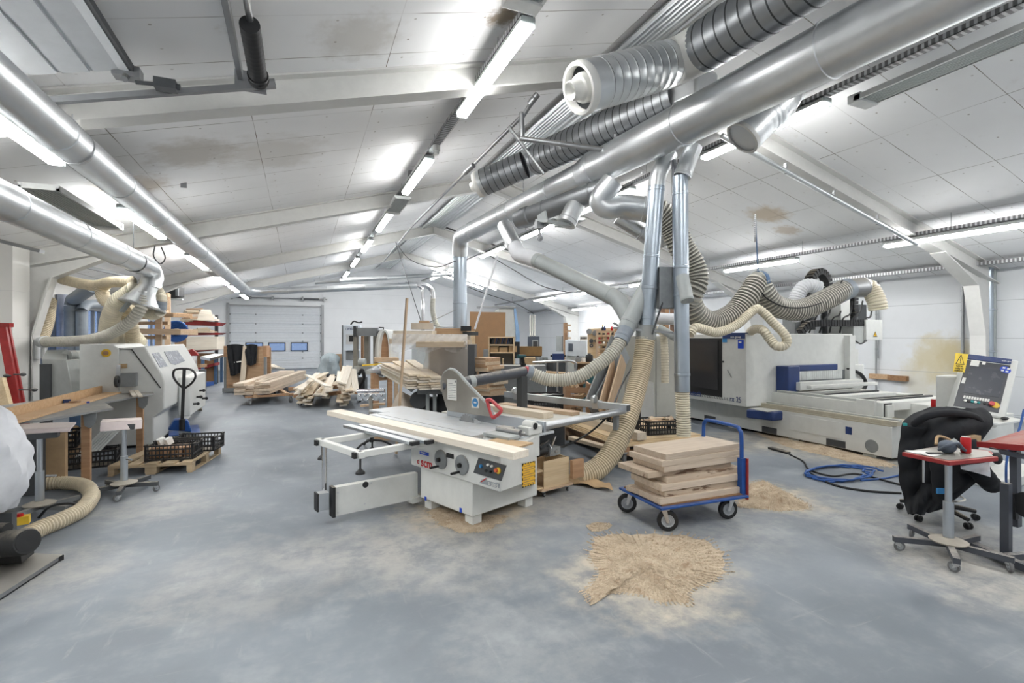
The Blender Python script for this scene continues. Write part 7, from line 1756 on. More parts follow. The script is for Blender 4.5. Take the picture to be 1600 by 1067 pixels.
a, b = W(644, 517, 9.9), W(675, 513, 9.9); o = MB().box((0, 0, .06), (.42, .3, .12), -.3).build('carton', 'kraft'); o.location = W(660, 514.5, 9.9); tag(o, 'flat pale carton on top of the boards, left of the vertical duct', 'box')
o = MB().box((0, 0, .05), (.2, .2, .1), -.3).build('wood_offcut', 'timber_brown'); o.location = W(663, 509, 9.9); tag(o, 'small brown wood block on the flat pale carton', 'block')
a = W(728, 520, 9.8); o = MB().box((0, 0, 0), (.2, .3, .09), -.3).build('dark_clamp', 'black'); o.location = W(728, 517, 9.6); tag(o, 'dark bracket at the right end of the parcel pile', 'bracket'); o = MB().box((0, 0, 0), (.3, .3, .07), -.3).build('dark_clamp', 'dark_grey'); o.location = W(735, 524, 9.7); tag(o, 'lower dark bracket beside the vertical duct', 'bracket')
a, b = W(738, 606, 8.9), W(749, 538, 8.9); tag(MB().box(((a.x+b.x)/2, (a.y+b.y)/2+.2, b.z/2), ((b-a).xy.length, .5, b.z), -YAW).build('dark_cabinet', 'dark_grey', bevel=.01), 'tall dark grey cabinet side right of the wrapped parcel', 'cabinet')
# strings and thin battens in the air
tag(MB().sweep([W(742, 514, 9.9), W(777, 400, 10.4)], .022, 8).build('white_pole', 'bag_white'), 'thin white pole leaning up from the parcel to the big duct', 'pole')
tag(MB().sweep([W(618, 378, 18), W(658, 503, 10.6)], .010, 6).build('cord', 'black'), 'dark cord running down from the ridge to the parcel', 'cord')
tag(MB().tube([W(618, 378, 18), W(640, 405, 16), W(680, 417, 14.6), W(712, 408, 14.2)], .012, 6).build('cord', 'black'), 'dark cable sagging between ridge and vertical duct', 'cord')
tag(MB().sweep([W(668, 505, 10.5), W(712, 484, 14)], .010, 6).build('cord', 'dark_grey'), 'cord from the parcel up to the vertical duct', 'cord')
tag(MB().tube([W(668, 505, 10.5), W(690, 511, 12), W(712, 511, 13.8)], .012, 6).build('cord', 'steel_dull'), 'lower pale cord from the parcel to the vertical duct', 'cord')
tag(MB().tube([W(766, 400, 14), W(800, 420, 15), W(850, 448, 17), W(900, 458, 18), W(935, 458, 19)], .014, 6).build('cord', 'black'), 'dark cable sagging under the right roof slope', 'cord')
tag(MB().tube([W(700, 430, 24), W(740, 452, 28), W(805, 474, 31), W(834, 490, 31.8)], .02, 6).build('cord', 'black'), 'dark cable along the far gable wall', 'cord')
# timber piles right of the parcel
for k in range(9):
    v = 576-3.1*k; plank('rough_plank', W(750, v, 9.2), W(772+R.uniform(-4, 8), v+1, 9.0), .4, R.uniform(.05, .09), ('old_plank', 'beech', 'timber_brown')[k % 3], 'rough plank in the upper pile right of the dark cabinet', 'plank', 'rough planks in the upper pile') if v > 558 or k < 6 else None
for k in range(8):
    v = 612-3.2*k; plank('rough_plank', W(748, v, 8.8), W(782+R.uniform(-8, 8), v+2, 8.5), .4, R.uniform(.05, .09), ('old_plank', 'beech', 'timber_brown')[(k+1) % 3], 'rough plank in the lower pile below the guard arm', 'plank', 'rough planks in the lower pile')
pr_ = thing('pile_stand', 'dark rack carrying the two rough plank piles', 'rack', tuple(FL(765, 690))); a, b = W(752, 612, 9), W(795, 612, 9)
MB().box(((a.x+b.x)/2, (a.y+b.y)/2+.2, a.z/2-.03), ((b-a).length, .5, a.z-.06), -YAW).build('lower_box', 'dark_grey', pr_, True); a, b = W(750, 582, 9.4), W(790, 582, 9.4); MB().bar(a, b, .4, .05).build('shelf', 'dark_grey', pr_, True)
# brown sheet, white booth, book shelf
D = 13.5; a, b = W(734, 545, D), W(790, 487, D)
tag(MB().prism([W(734, 560, D), W(789, 560, D), W(790, 488, D), W(734, 487, D)], (.02, .06, 0)).build('brown_sheet', 'mdf'), 'large brown fibreboard sheet standing behind the vertical duct', 'sheet')
tag(MB().prism([Vector((*W(736, 560, D+.15).xy, 0)), Vector((*W(788, 560, D+.15).xy, 0)), W(788, 558, D+.15), W(736, 558, D+.15)], (.02, .3, 0)).build('sheet_support', 'timber_brown'), 'brown base under the large fibreboard sheet', 'support')
tag(MB().prism([Vector((*W(727, 540, 11.5).xy, 0)), Vector((*W(742, 540, 11.5).xy, 0)), W(742, 517, 11.5), W(727, 517, 11.5)], (.02, .05, 0)).build('chipboard', 'plywood'), 'small pale panel behind the parcel, left of the brown sheet', 'panel')
bo = thing('white_machine', 'tall white machine with light blue curved edge behind the brown sheet', 'machine', tuple(FL(798, 620)), 0); D = 16
MB().prism([Vector((*W(780, 500, D).xy, 0)), Vector((*W(806, 500, D).xy, 0)), W(806, 482, D), W(780, 482, D)], (.3, 1.2, 0)).build('housing', 'machine_white', bo, True, bevel=.02)
MB().prism([W(803, 482, D-.05), W(806, 482, D-.05), W(812, 520, D-.05), W(812, 545, D-.05), W(807, 545, D-.05), W(806, 515, D-.05)], (.2, .8, 0)).build('blue_edge', 'edge_blue' if 'edge_blue' in M else paint('edge_blue', (150, 186, 226), .4), bo, True)
MB().prism([W(802, 534, D-.1), W(812, 534, D-.1), W(812, 560, D-.1), W(802, 560, D-.1)], (.1, .3, 0)).build('dark_side', 'black', bo, True); MB().bar(W(745, 480, D), W(806, 480, D), .1, .06).build('top_rail', 'steel_dull', bo, True)
D = 12.2; sb = thing('tool_shelf', 'open shelf cabinet with a row of dark folders right of the brown sheet', 'shelf', tuple(Vector((*W(784, 590, D).xy, 0))), -YAW)
iv = ROOT[sb].inverted(); L = lambda u, v, q=D: iv @ W(u, v, q)
x0, x1 = L(763, 540).x, L(804, 540).x; y_ = L(763, 540).y; zT, zB = L(763, 526).z, L(763, 580).z
MB().bx(x0, x1, y_+.36, y_+.38, zB, zT).build('back', 'mid_grey', sb)
for x in (x0, (x0+x1)/2+.02, x1-.03):
    MB().bx(x, x+.03, y_, y_+.36, zB, zT if x != (x0+x1)/2+.02 else zB+.3).build('side', 'plywood', sb)
for z in (zT-.03, L(763, 540).z, L(763, 552).z, zB): MB().bx(x0, x1, y_, y_+.36, z, z+.03).build('shelf_board', 'plywood', sb)
MB().bx(x0-.12, x0, y_-.02, y_+.36, zB-.1, L(763, 546).z).build('grey_side_panel', 'mid_grey', sb)
MB().bx(x0, x1, y_, y_+.38, 0, zB).build('base_cabinet', 'dark_grey', sb)
zs = L(763, 540).z+.03
for k in range(14):
    x = x0+.07+k*(x1-x0-.14)/14; q0 = ROOT[sb] @ Vector((x, y_+.15, zs+.07)); q1 = ROOT[sb] @ Vector((x+.03, y_+.15, zs+.07))
    o = MB().box((0, 0, .09), (.022, .22, .17), 0, 0, .22).build('folder', ('black', 'dark_grey', 'walnut', 'navy')[k % 4]); o.location = ROOT[sb] @ Vector((x+.02, y_+.16, zs+.004)); o.rotation_euler = (0, 0, -YAW); tag(o, 'dark leaning folder on the top shelf of the tool shelf', 'folder', 'dark folders on the tool shelf')
for k in range(3):
    o = MB().box((0, 0, .07), (.2, .2, .14-.03*(k % 2))).build('carton', 'cardboard'); o.location = ROOT[sb] @ Vector((x0+.15+.22*k, y_+.16, L(763, 552).z+.03)); o.rotation_euler = (0, 0, -YAW+.1*k-.1); tag(o, '%s brown carton on the middle shelf of the tool shelf' % ('left', 'middle', 'right')[k], 'box')
# compressor on brown box, cartons, panel
D = 16.5
cpz = thing('compressor', 'dark grey compressor box on a brown board by the back right corner', 'compressor', tuple(W(833, 545, D)), -YAW); iv = ROOT[cpz].inverted(); L = lambda u, v, q=D: iv @ W(u, v, q)
MB().prism([L(825, 545), L(843, 545), L(843, 525.5), L(825, 525.5)], (0, .4, 0)).build('casing', 'comp_grey' if 'comp_grey' in M else paint('comp_grey', (84, 92, 104), .5), cpz, bevel=.01); MB().prism([L(831.5, 544), L(841, 544), L(841, 531), L(831.5, 531)], (0, -.02, 0)).build('vent_frame', 'pipe_grey', cpz); MB().prism([L(833, 543), L(840, 543), L(840, 533), L(833, 533)], (0, -.03, 0)).build('grille', 'dark_grey', cpz)
m = MB()
for u in (829, 832, 835.5): m.cyl(W(u, 526, D), W(u, 493, D+2), .03, n=8)
m.each('riser_pipe', 'steel_dull', cpz, True)
bb = thing('brown_cabinet', 'brown board fronted cabinet under the grey compressor', 'cabinet', tuple(Vector((*W(830, 560, D-.2).xy, 0))), -YAW); iv = ROOT[bb].inverted(); L = lambda u, v, q=D-.2: iv @ W(u, v, q)
MB().prism([L(811, 556), L(847, 556), L(847, 541.5), L(811, 541.5)], (0, .6, 0)).build('upper_front', 'bronze_board' if 'bronze_board' in M else paint('bronze_board', (142, 110, 66), .6), bb); a, b = L(812, 560), L(846, 560); MB().bx(a.x, b.x, a.y+.02, a.y+.6, 0, L(811, 556).z).build('base', 'dark_grey', bb)
a, b = W(820, 560, 13.8), W(836, 560, 13.8); o = MB().prism([W(818, 590, 13.8), W(836, 590, 13.8), W(836, 559, 13.8), W(818, 559, 13.8)], (.2, .4, 0)).build('carton', 'cardboard'); tag(o, 'tall brown carton left of the ribbed grey panel', 'box')
m = MB().prism([W(838, 578, 13.2), W(856, 578, 13.2), W(856, 558, 13.2), W(838, 558, 13.2)], (.02, .04, 0))
for u in (841, 846, 851): m.bar(W(u, 577, 13.15), W(u, 559, 13.15), .05, .03, (1, 0, 0))
tag(m.build('ribbed_panel', 'pipe_grey'), 'pale grey ribbed panel beside the tall carton', 'panel')
o = MB().bx(0, 1, 0, .5, 0, 1).build('x', 'mid_grey'); bpy.data.objects.remove(o)
# grey tube trolley
tt = thing('tube_trolley', 'grey tubular trolley frame in front of the back workbench', 'trolley', tuple(Vector((*W(865, 600, 11.5).xy, 0))))
for D in (11.2, 12.0): MB().sweep(spline([W(832, 566, D), W(868, 564.5, D), W(890, 564, D), W(898, 566, D), W(900, 572, D), W(896, 588, D)], 5), .025, 8).build('side_tube', 'steel', tt, True)
for u in (871, 885): MB().sweep([W(u, 565, 11.2), Vector((*W(u, 565, 11.2).xy, 0))], .022, 8).build('upright', 'steel', tt, True)
MB().prism([W(832, 582, 11.2), W(896, 586, 11.2), W(896, 584, 12), W(832, 580, 12)], (0, 0, .03)).build('deck', 'cardboard', tt, True); MB().prism([W(832, 595, 11.15), W(896, 599, 11.15), W(896, 586, 11.15), W(832, 582, 11.15)], (.01, .04, 0)).build('front_board', 'kraft', tt, True)
# wall cabinet, ladder shelf
p = W(878, 540, 21); fc_ = thing('wall_cabinet', 'thin grey cabinet on the back part of the right wall', 'cabinet', tuple(W(878, 548, 20))); MB().prism([W(869, 549, 20), W(878, 549, 20), W(878, 525, 20), W(869, 525, 20)], (.1, .2, 0)).build('door', 'pipe_grey', fc_, True); MB().prism([W(878, 549, 20), W(882, 549, 20), W(882, 525, 20), W(878, 525, 20)], (.1, .2, 0)).build('side', 'mid_grey', fc_, True)
ls = thing('slim_shelf', 'tall slim brown shelf post beside the far right column', 'shelf', tuple(Vector((*W(884, 580, 19).xy, 0))), -YAW); iv = ROOT[ls].inverted(); L = lambda u, v, q=19: iv @ W(u, v, q); a = L(884, 504)
MB().bx(a.x-.07, a.x+.07, a.y, a.y+.3, 0, a.z).build('post', 'timber_red', ls)
for v in (508, 517, 528, 540): p = L(888, v); MB().bx(a.x, p.x+.1, a.y, a.y+.3, p.z-.03, p.z+.03).build('shelf_board', 'beech', ls)
# printer like white machine and its panel
D = 17; wm = thing('edge_machine', 'white box shaped machine with dark window near the tool board', 'machine', tuple(Vector((*W(900, 580, D).xy, 0))), -YAW); iv = ROOT[wm].inverted(); L = lambda u, v, q=D: iv @ W(u, v, q)
MB().prism([L(886, 556), L(917, 558), L(917, 533), L(886, 531)], (0, .6, 0)).build('housing', 'ctrl_white', wm, bevel=.02); MB().prism([L(888, 548.5), L(895, 549), L(895, 537), L(888, 536.5)], (0, -.02, 0)).build('window', 'comp_grey', wm); a, b = L(886, 556), L(916, 556); MB().bx(a.x, b.x, a.y+.05, a.y+.6, 0, a.z).build('base', 'machine_grey', wm)
MB().prism([L(906, 532), L(917, 532), L(917, 524.5), L(906, 524.5)], (0, .03, 0)).build('top_panel', 'paper', wm)
for k in range(4): MB().lathe(L(908+2.6*k, 528, D-.02), (0, -1, 0), [(.03, 0), (.03, .02), (.002, .02)], 10).build('knob', 'black', wm)
# tool board with discs, tool shelf, bottles
D = 16; tbz = thing('tool_board', 'plywood tool board with round blades on the right back wall', 'tool board', tuple(W(940, 560, D)), -YAW); iv = ROOT[tbz].inverted(); L = lambda u, v, q=D: iv @ W(u, v, q)
MB().prism([L(918, 560), L(963, 562), L(963, 512.5), L(918, 513.5)], (0, .03, 0)).build('board', 'plywood', tbz)
for k, (u, v, r) in enumerate(((920.5, 522.5, .09), (929.5, 524.5, .085), (924, 536, .07), (931, 535, .05), (924, 543, .06))):
    o = MB().lathe((0, 0, 0), (0, -1, 0), [(.02, 0), (r, 0), (r, .01), (.02, .012)], 22).build('saw_disc', 'steel_dull' if k < 2 else 'dark_grey'); o.location = W(u, v, D-.05); o.rotation_euler = (0, 0, -YAW); tag(o, '%s round blade hanging on the plywood tool board' % ('upper left', 'upper right', 'middle left dark', 'small middle right dark', 'lowest dark')[k], 'saw blade')
sh_ = thing('shelf_rack', 'wooden shelf rack with small parts at the tool board', 'shelf', tuple(W(948, 562, D-.4)), -YAW); iv = ROOT[sh_].inverted(); L = lambda u, v, q=D-.4: iv @ W(u, v, q)
for u in (934, 960): a, b = L(u, 562), L(u, 516); MB().bx(a.x-.02, a.x+.02, a.y, a.y+.25, a.z, b.z).build('side', 'beech', sh_)
for v in (517, 524, 531, 538, 545, 553, 560): a, b = L(934, v), L(960, v); MB().bx(a.x, b.x, a.y, a.y+.25, a.z-.02, a.z+.01).build('shelf_board', 'beech', sh_)
for k in range(16):
    r_ = (523.5, 530.5, 537.5, 544.5, 552.5)[k % 5]; o = MB().box((0, 0, .035), (.05+.03*R.random(), .08, .05+.03*R.random())).build('parts_box', ('paper', 'red', 'timber_brown', 'black', 'pipe_grey')[R.randrange(5)]); o.location = ROOT[sh_] @ (L(937+ (k//5)*7, r_)+Vector((0, .08, .012))); o.rotation_euler = (0, 0, -YAW); tag(o, 'small parts box on the wooden shelf rack at the tool board', 'box', 'small parts boxes on the shelf rack')
for k, (u, mt) in enumerate(((942.5, 'black'), (945.5, 'navy'), (957, 'red_clean'))):
    b_ = thing('bottle', '%s bottle standing on top of the shelf rack' % ('black', 'dark blue', 'red')[k], 'bottle', tuple(ROOT[sh_] @ (L(u, 517)+Vector((0, .1, .011))))); MB().lathe((0, 0, 0), (0, 0, 1), [(.035, 0), (.04, .01), (.04, .09), (.015, .12), (.015, .15), (.002, .15)], 14).build('body', mt, b_); MB().lathe((0, 0, .148), (0, 0, 1), [(.018, 0), (.018, .025), (.002, .025)], 10).build('cap', 'yellow' if k == 0 else 'paper', b_)
ps = thing('paper_board', 'framed white paper sheet right of the wooden shelf rack', 'notice', tuple(W(968, 535, 15)), -YAW); iv = ROOT[ps].inverted(); L = lambda u, v, q=15.: iv @ W(u, v, q); MB().prism([L(961, 540), L(982, 540), L(982, 514), L(961, 514)], (0, .04, 0)).build('frame', 'timber_red', ps); MB().prism([L(964, 537), L(976, 537), L(976, 517), L(964, 517)], (0, -.01, 0)).build('sheet', 'paper', ps)
# back workbench and clutter
wb2 = thing('back_workbench', 'dark workbench full of tools in front of the tool board', 'bench', tuple(Vector((*W(930, 600, 13.5).xy, 0))), -YAW); iv = ROOT[wb2].inverted(); L = lambda u, v, q=13.5: iv @ W(u, v, q); a, b = L(898, 566), L(975, 566)
MB().bx(a.x, b.x, a.y, a.y+.8, a.z-.05, a.z).build('top', 'timber_brown', wb2); MB().bx(a.x+.1, b.x-.1, a.y+.1, a.y+.7, .1, a.z-.05).build('drawer_block', 'walnut', wb2)
for x in (a.x+.04, b.x-.04): MB().bx(x-.04, x+.04, a.y+.02, a.y+.1, 0, a.z-.05).build('leg', 'dark_grey', wb2)
zt = a.z
for k, (u, r, mt, lb, nm) in enumerate(((923, .10, 'black', 'round black grinder head on the back workbench', 'grinder'), (905, .07, 'mid_grey', 'small grey pot left on the back workbench', 'pot'), (938, .06, 'red', 'small red tin on the back workbench', 'tin'), (945, .05, 'yellow', 'small yellow tin on the back workbench', 'tin'), (914, .06, 'paper', 'white mug on the back workbench', 'mug'))):
    p = ROOT[wb2] @ Vector((L(u, 560).x, a.y+.25, zt)); t_ = thing(nm, lb, nm, tuple(p)); MB().lathe((0, 0, 0), (0, 0, 1), [(r, 0), (r*1.05, .02), (r*1.05, r*1.6), (r*.8, r*2), (.002, r*2)], 16).build('body', mt, t_); MB().lathe((0, 0, r*2), (0, 0, 1), [(r*.5, 0), (r*.5, .03), (.002, .03)], 12).build('cap', 'dark_grey', t_)
p = ROOT[wb2] @ Vector((L(918, 575).x, a.y-.15, 0)); o = MB().lathe((0, 0, 0), (0, 0, 1), [(.14, 0), (.15, .05), (.15, .95), (.12, 1.05), (.05, 1.1), (.002, 1.1)], 18).build('teal_drum', 'green_dark' if 'green_dark' in M else paint('green_dark', (44, 92, 96), .5), None); o.location = p; tag(o, 'dark teal drum standing at the front of the back workbench', 'drum')
vz = thing('bench_vice', 'blue bench vice on the brown rack post side', 'vice', tuple(W(872, 562, 13)), -.4); MB().box((0, 0, .08), (.3, .14, .16)).build('jaw', 'navy', vz); MB().cyl((-.2, 0, .1), (.2, 0, .1), .025, n=10).build('screw', 'black', vz)
vs_ = Vector((*W(872, 562, 13).xy, 0)); tag(MB().bx(vs_.x-.2, vs_.x+.2, vs_.y-.1, vs_.y+.25, 0, W(872, 562, 13).z).build('vice_stand', 'dark_grey'), 'dark stand under the blue bench vice', 'stand')
dr1 = thing('cordless_drill', 'teal and black cordless drill on the bench left of the guard hose', 'drill', tuple(W(816, 572, 10)), .3); MB().cyl((-.12, 0, .2), (.08, 0, .2), .04, .03, 12).build('body', 'green_dark', dr1); MB().bar((.0, 0, .2), (.03, 0, .05), .04, .05, (1, 0, 0)).build('grip', 'black', dr1); MB().box((.03, 0, .03), (.09, .06, .05)).build('battery', 'black', dr1)
sb2 = Vector((*W(812, 580, 10.2).xy, 0)); gz = W(816, 572, 10).z; tag(MB().box((sb2.x+.1, sb2.y+.1, gz/2), (.95, .5, gz), -YAW).build('side_table', 'mid_grey'), 'grey side table carrying the teal drill', 'table')
# foreground of the middle right: crates, wood crate
cz = Vector((*W(852, 615, 8.6).xy, .62)); k1 = crate('black crate with red and white parcels under the guard hose', cz, -.3, .55, .4, .28)
kb = thing('crate_stand', 'dark support under the black crate below the guard hose', 'support', (cz.x, cz.y, 0), -.3); MB().bx(-.3, .3, -.2, .2, 0, .618).build('box', 'dark_grey', kb)
for k in range(3): o = MB().box((0, 0, .05), (.15, .2, .1), .2*k).build('parcel', ('red', 'paper', 'black')[k]); o.location = ROOT[k1] @ Vector((-.15+.16*k, 0, .16)); tag(o, '%s parcel in the black crate under the guard hose' % ('red', 'white', 'black')[k], 'parcel')
wc = W(904, 627, 9.0); wcx = thing('wooden_crate', 'slatted wooden crate full of blocks under the guard hose', 'crate', (wc.x, wc.y, 0), -YAW); iv = ROOT[wcx].inverted(); L = lambda u, v, q=9.0: iv @ W(u, v, q)
a, b = L(884, 600), L(924, 600)
for x in (a.x, b.x-.09): MB().bx(x, x+.09, a.y, a.y+.03, .3, a.z).build('corner_board', 'timber_red', wcx)
for z in (.35, .6, .85): MB().bx(a.x, b.x, a.y+.03, a.y+.05, z, z+.1).build('slat', 'timber_red', wcx)
for x in (a.x, b.x-.03): MB().bx(x, x+.03, a.y+.03, a.y+.5, .3, a.z).build('side_panel', 'timber_red', wcx)
MB().bx(a.x, b.x, a.y+.03, a.y+.5, 0, .3).build('base', 'timber_brown', wcx)
for k in range(18): o = plank('wood_block', ROOT[wcx] @ Vector((a.x+.08+R.random()*.28, a.y+.1+.3*R.random(), .42+.036*k)), ROOT[wcx] @ Vector((a.x+.08+R.random()*.3, a.y+.1+.3*R.random(), .48+.035*k)), .08, .06, 'plywood' if k % 2 else 'beech', 'wood block in the slatted wooden crate', 'block', 'wood blocks in the slatted crate', R.uniform(0, 1))
# leaning boards
for k, (u0, v0, u1, v1, w_, D0, D1, mt, lb) in enumerate(((922, 640, 962, 536, .30, 8.4, 9.4, 'mid_grey', 'grey sheet leaning on the grey cabinet, left of two'), (936, 632, 978, 548, .26, 8.5, 9.5, 'mid_grey2', 'grey sheet leaning on the grey cabinet, right of two'), (938, 645, 962, 560, .20, 8.2, 9.2, 'beech', 'brown board leaning on the grey cabinet, left of two'), (952, 645, 974, 562, .20, 8.2, 9.1, 'beech', 'brown board leaning on the grey cabinet, right of two'))):
    a, b = W(u0, v0, D0), W(u1, v1, D1); a.z = max(a.z, .05); plank('leaning_board' if k > 1 else 'leaning_sheet', a, b, w_*1.35, .03, mt, lb, 'board' if k > 1 else 'sheet', None, PI/2*.9)
# big grey cabinet behind the hoses
D = 9.8; gc = thing('storage_cabinet', 'big pale grey steel cabinet behind the ribbed hoses', 'cabinet', tuple(Vector((*W(1015, 620, D).xy, 0))), -YAW); iv = ROOT[gc].inverted(); L = lambda u, v, q=D: iv @ W(u, v, q); a, b = L(976, 525), L(1062, 525)
MB().bx(a.x, b.x, a.y, a.y+.7, .05, a.z).build('body', 'cab_grey' if 'cab_grey' in M else paint('cab_grey', (190, 190, 182), .5, var=.05), gc, bevel=.01); x = L(1025, 560).x; MB().bx(x-.004, x+.004, a.y-.004, a.y, .1, a.z-.03).build('door_gap', 'dark_grey', gc); MB().bx(a.x, b.x, a.y+.05, a.y+.65, 0, .05).build('plinth', 'dark_grey', gc)
MB().bx(a.x+.05, a.x+.5, a.y-.25, a.y-.02, 0, 1.0).build('low_door', 'machine_white', gc, bevel=.01)
tag(MB().hose([W(1020, 515, 9.6), W(1034, 518, 9.4), W(1038, 540, 9.4), W(1039, 575, 9.4), W(1039, 598, 9.4)], .07, .05, .05, 12).build('flexible_hose', 'hose_cream'), 'thin cream hose hanging down in front of the pale grey cabinet', 'hose')
ob = thing('overhead_rack', 'wooden rack standing on top of the pale grey cabinet', 'rack', tuple(ROOT[gc] @ Vector(((a.x+b.x)/2, a.y, a.z))), -YAW); iv = ROOT[ob].inverted(); L2 = lambda u, v, q=D+.2: iv @ W(u, v, q)
p0_, p1_ = L2(1016, 524), L2(1062, 466)
for x in (p0_.x, p1_.x-.07, (p0_.x+p1_.x)/2): MB().bx(x, x+.08, p0_.y, p0_.y+.4, .02, p1_.z).build('post', 'timber_red', ob)
MB().bx(p0_.x, p1_.x, p0_.y, p0_.y+.4, p1_.z-.06, p1_.z).build('top', 'timber_red', ob); MB().bx(p0_.x, p1_.x, p0_.y+.05, p0_.y+.4, .30, .35).build('shelf', 'timber_brown', ob)
tag(MB().cyl(W(1016, 497, 9.5), W(1062, 499, 9.5), .11, n=20).build('white_tube', 'bag_white'), 'thick white tube lying across the rack above the grey cabinet', 'tube')
tag(MB().duct(W(1030, 512, 9.2), W(1056, 528, 9.0), .07, 14, [.4, .8]).build('grey_pipe', 'pipe_grey'), 'short grey pipe slanting on the cabinet top', 'pipe')
# dolly with sheets, timber beam, crates
nq, rq, lq = W(971, 693, 7.2), W(1096, 681, 7.7), W(877, 660, 8.87)
rzd = math.atan2((rq-nq).y, (rq-nq).x); dl = thing('timber_dolly', 'low timber dolly on casters under the pale sheets beside the saw', 'dolly', (nq.x, nq.y, 0), rzd)
Lx, Ly = (rq-nq).xy.length, (lq-nq).xy.length
for x in (.08, Lx-.1):
    MB().bx(x-.06, x+.06, 0, Ly, .20, .27).build('bearer', 'timber_red', dl)
for y in (.08, Ly*.5, Ly-.1): MB().bx(0, Lx, y-.05, y+.05, .14, .20).build('cross_board', 'timber_brown', dl)
for x, y in ((.06, .02), (Lx-.1, .06), (.06, Ly-.1), (Lx-.1, Ly-.1)): caster(dl, x, y, .09, .045, .20, 'rubber_grey', 1.1)
dm = ROOT[dl]
for k in range(4): plank('pale_sheet', dm @ Vector((-.02+.02*k, Ly/2, .285+.021*k)), dm @ Vector((Lx+.01*k, Ly/2, .285+.021*k)), Ly-.03*k, .02, 'plywood', '%s wide pale sheet on the timber dolly beside the saw' % ('lowest', 'second lowest', 'third lowest', 'topmost')[k], 'sheet')
zt2 = .358
bq0, bq1 = W(1003, 686, 7.3), W(908, 656, 8.9); bq0.z = bq1.z = zt2+.055; plank('timber_beam', bq0, bq1, .16, .11, 'pine', 'thick square timber beam on the pale sheets', 'beam')
bq0, bq1 = W(880, 668, 8.2), W(960, 690, 7.3); bq0.z = bq1.z = .34; plank('batten', bq0+Vector((0, -.25, -.08)), bq1+Vector((-.1, -.2, -.08)), .12, .05, 'old_plank', 'loose batten on the left edge of the timber dolly', 'batten')
k1 = crate('black crate standing behind the timber beam on the dolly', Vector((*W(962, 654, 8.65).xy, zt2)), rzd+.2, .75, .45, .22)
k2 = crate('black crate filled with wood pieces, right on the dolly', Vector((*W(1030, 668, 7.9).xy, zt2)), rzd-.1, .62, .42, .22)
for k in range(12): plank('wood_piece', ROOT[k2] @ Vector((-.26+.5*R.random(), -.17+.06*k % .3, .14+.007*k)), ROOT[k2] @ Vector((-.26+.5*R.random(), -.12+.3*R.random(), .17+.007*k)), .07, .03, 'old_plank' if k % 2 else 'beech', 'wood piece in the crate on the dolly', 'wood piece', 'wood pieces in the dolly crate', R.uniform(-.4, .4))
for k in range(3): plank('wood_piece', ROOT[k1] @ Vector((-.3+.1*k, -.1+.1*k, .15+.02*k)), ROOT[k1] @ Vector((.25, .1-.1*k, .18+.02*k)), .1, .03, 'beech', 'flat wood piece in the black crate behind the timber beam', 'wood piece', 'flat pieces in the crate behind the beam')
# small wheeled box beside the saw
q0 = FL(850, 778); q1 = FL(889, 768); tcz = thing('tool_box_cart', 'small plywood box cart on casters right of the saw, tools on top', 'cart', (q0.x, q0.y, 0), math.atan2((q1-q0).y, (q1-q0).x)); iv = ROOT[tcz].inverted(); L = lambda u, v, q=6.2: iv @ W(u, v, q)
w_ = (q1-q0).length
for x, y in ((.02, .03), (w_, .03), (.02, .42), (w_, .42)): caster(tcz, x, y, .028, .018, .08, 'rubber', .4)
MB().bx(-.05, w_+.05, -.02, .48, .08, .105).build('base_board', 'beech', tcz)
MB().bx(0, w_, 0, .015, .105, .42).build('front_panel', 'plywood', tcz); MB().bx(w_-.015, w_, .015, .45, .105, .42).build('side_panel', 'plywood', tcz); MB().bx(-.22, w_, .43, .445, .105, .42).build('back_panel', 'plywood', tcz); MB().bx(-.22, 0, .015, .45, .30, .32).build('shelf', 'plywood', tcz); MB().bx(-.22, 0, .015, .45, .105, .12).build('bottom', 'plywood', tcz)
tm = ROOT[tcz]
plank('hose_board', tm @ Vector((w_+.01, -.03, .27)), tm @ Vector((w_+.20, -.03, .27)), .05, .22, 'timber_red', 'brown board holding the end of the ribbed hose at the box cart', 'board')
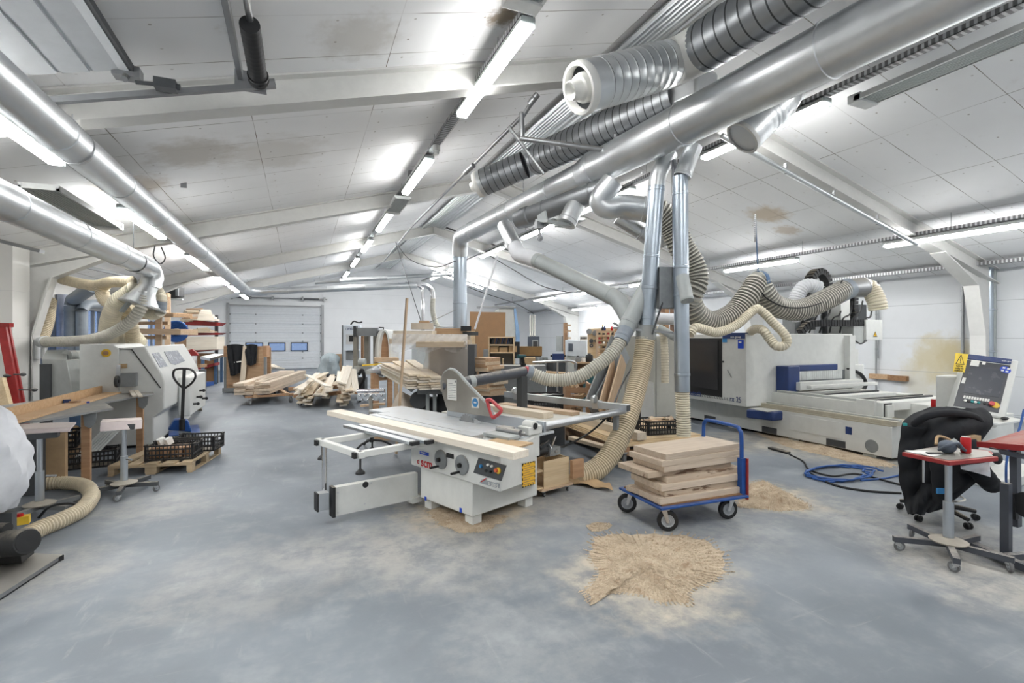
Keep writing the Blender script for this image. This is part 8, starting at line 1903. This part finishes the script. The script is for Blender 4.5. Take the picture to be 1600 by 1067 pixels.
rt = thing('router_tool', 'black hand router lying on top of the plywood box cart', 'router', tuple(tm @ Vector((w_*.30, .2, .42))), .5); MB().cyl((-.12, 0, .07), (.1, 0, .07), .06, n=16).build('motor', 'black', rt); MB().lathe((.1, 0, .07), (1, 0, 0), [(.09, 0), (.09, .015), (.02, .02)], 18).build('base_plate', 'steel', rt); MB().bar((-.05, -.04, .12), (.05, -.1, .2), .03, .03).build('handle', 'dark_grey', rt)
rt = thing('jig_clamp', 'clear and steel jig standing on the plywood box cart', 'jig', tuple(tm @ Vector((w_*.75, .2, .42))), .3); MB().bx(-.08, .1, -.05, .05, 0, .1).build('block', 'clear_plastic', rt); MB().bar((-.02, 0, .08), (.06, .0, .22), .025, .02).build('lever', 'chrome', rt); MB().cyl((.02, -.06, .05), (.02, .06, .05), .02, n=10).build('spindle', 'steel', rt)
plank('wood_offcut', tm @ Vector((-.12, .1, .44)), tm @ Vector((.05, .42, .62)), .12, .04, 'timber_brown', 'brown offcut leaning on the box cart behind the tools', 'offcut')
tag(MB().tube([tm @ Vector((w_*.9, .3, .50)), W(880, 697, 6.5), W(915, 680, 6.9), W(940, 660, 7.1), W(955, 641, 7.1), W(972, 600, 8.3), W(990, 570, 9.2)], .014, 8).build('cable', 'black'), 'black cable rising from the box cart past the grey beam', 'cable')
a = [FL(u, v) for u, v in ((880, 748), (915, 742), (950, 768), (938, 773), (905, 770), (892, 757))]
def cbf(a_, b_): p = FL(880+72*a_+6*b_, 744+18*a_*.8+12*b_); return Vector((p.x, p.y, .012+.035*abs(math.sin(a_*7+b_*2))))
tag(MB().sheet(cbf, 12, 6, .005).build('cardboard_sheet', 'cardboard'), 'buckled cardboard lying on the floor under the ribbed hose', 'cardboard')
plank('wood_offcut', FL(945, 714)+Vector((0, 0, .03)), FL(968, 726)+Vector((0, 0, .03)), .10, .055, 'pine', 'short timber offcut on the floor before the dolly caster', 'offcut')
vs = SC.view_settings; SC.display_settings.display_device = 'sRGB'
vs.view_transform = 'Standard'; vs.look = 'None'; vs.gamma = 1; vs.use_curve_mapping = False; vs.exposure = EXPO
cy = SC.cycles; cy.max_bounces = 8; cy.diffuse_bounces = 5; cy.glossy_bounces = 4; cy.transmission_bounces = 4; cy.transparent_max_bounces = 8
cy.caustics_reflective = False; cy.caustics_refractive = False; cy.sample_clamp_indirect = 4; cy.use_denoising = True; cy.use_adaptive_sampling = True
bpy.context.view_layer.update()
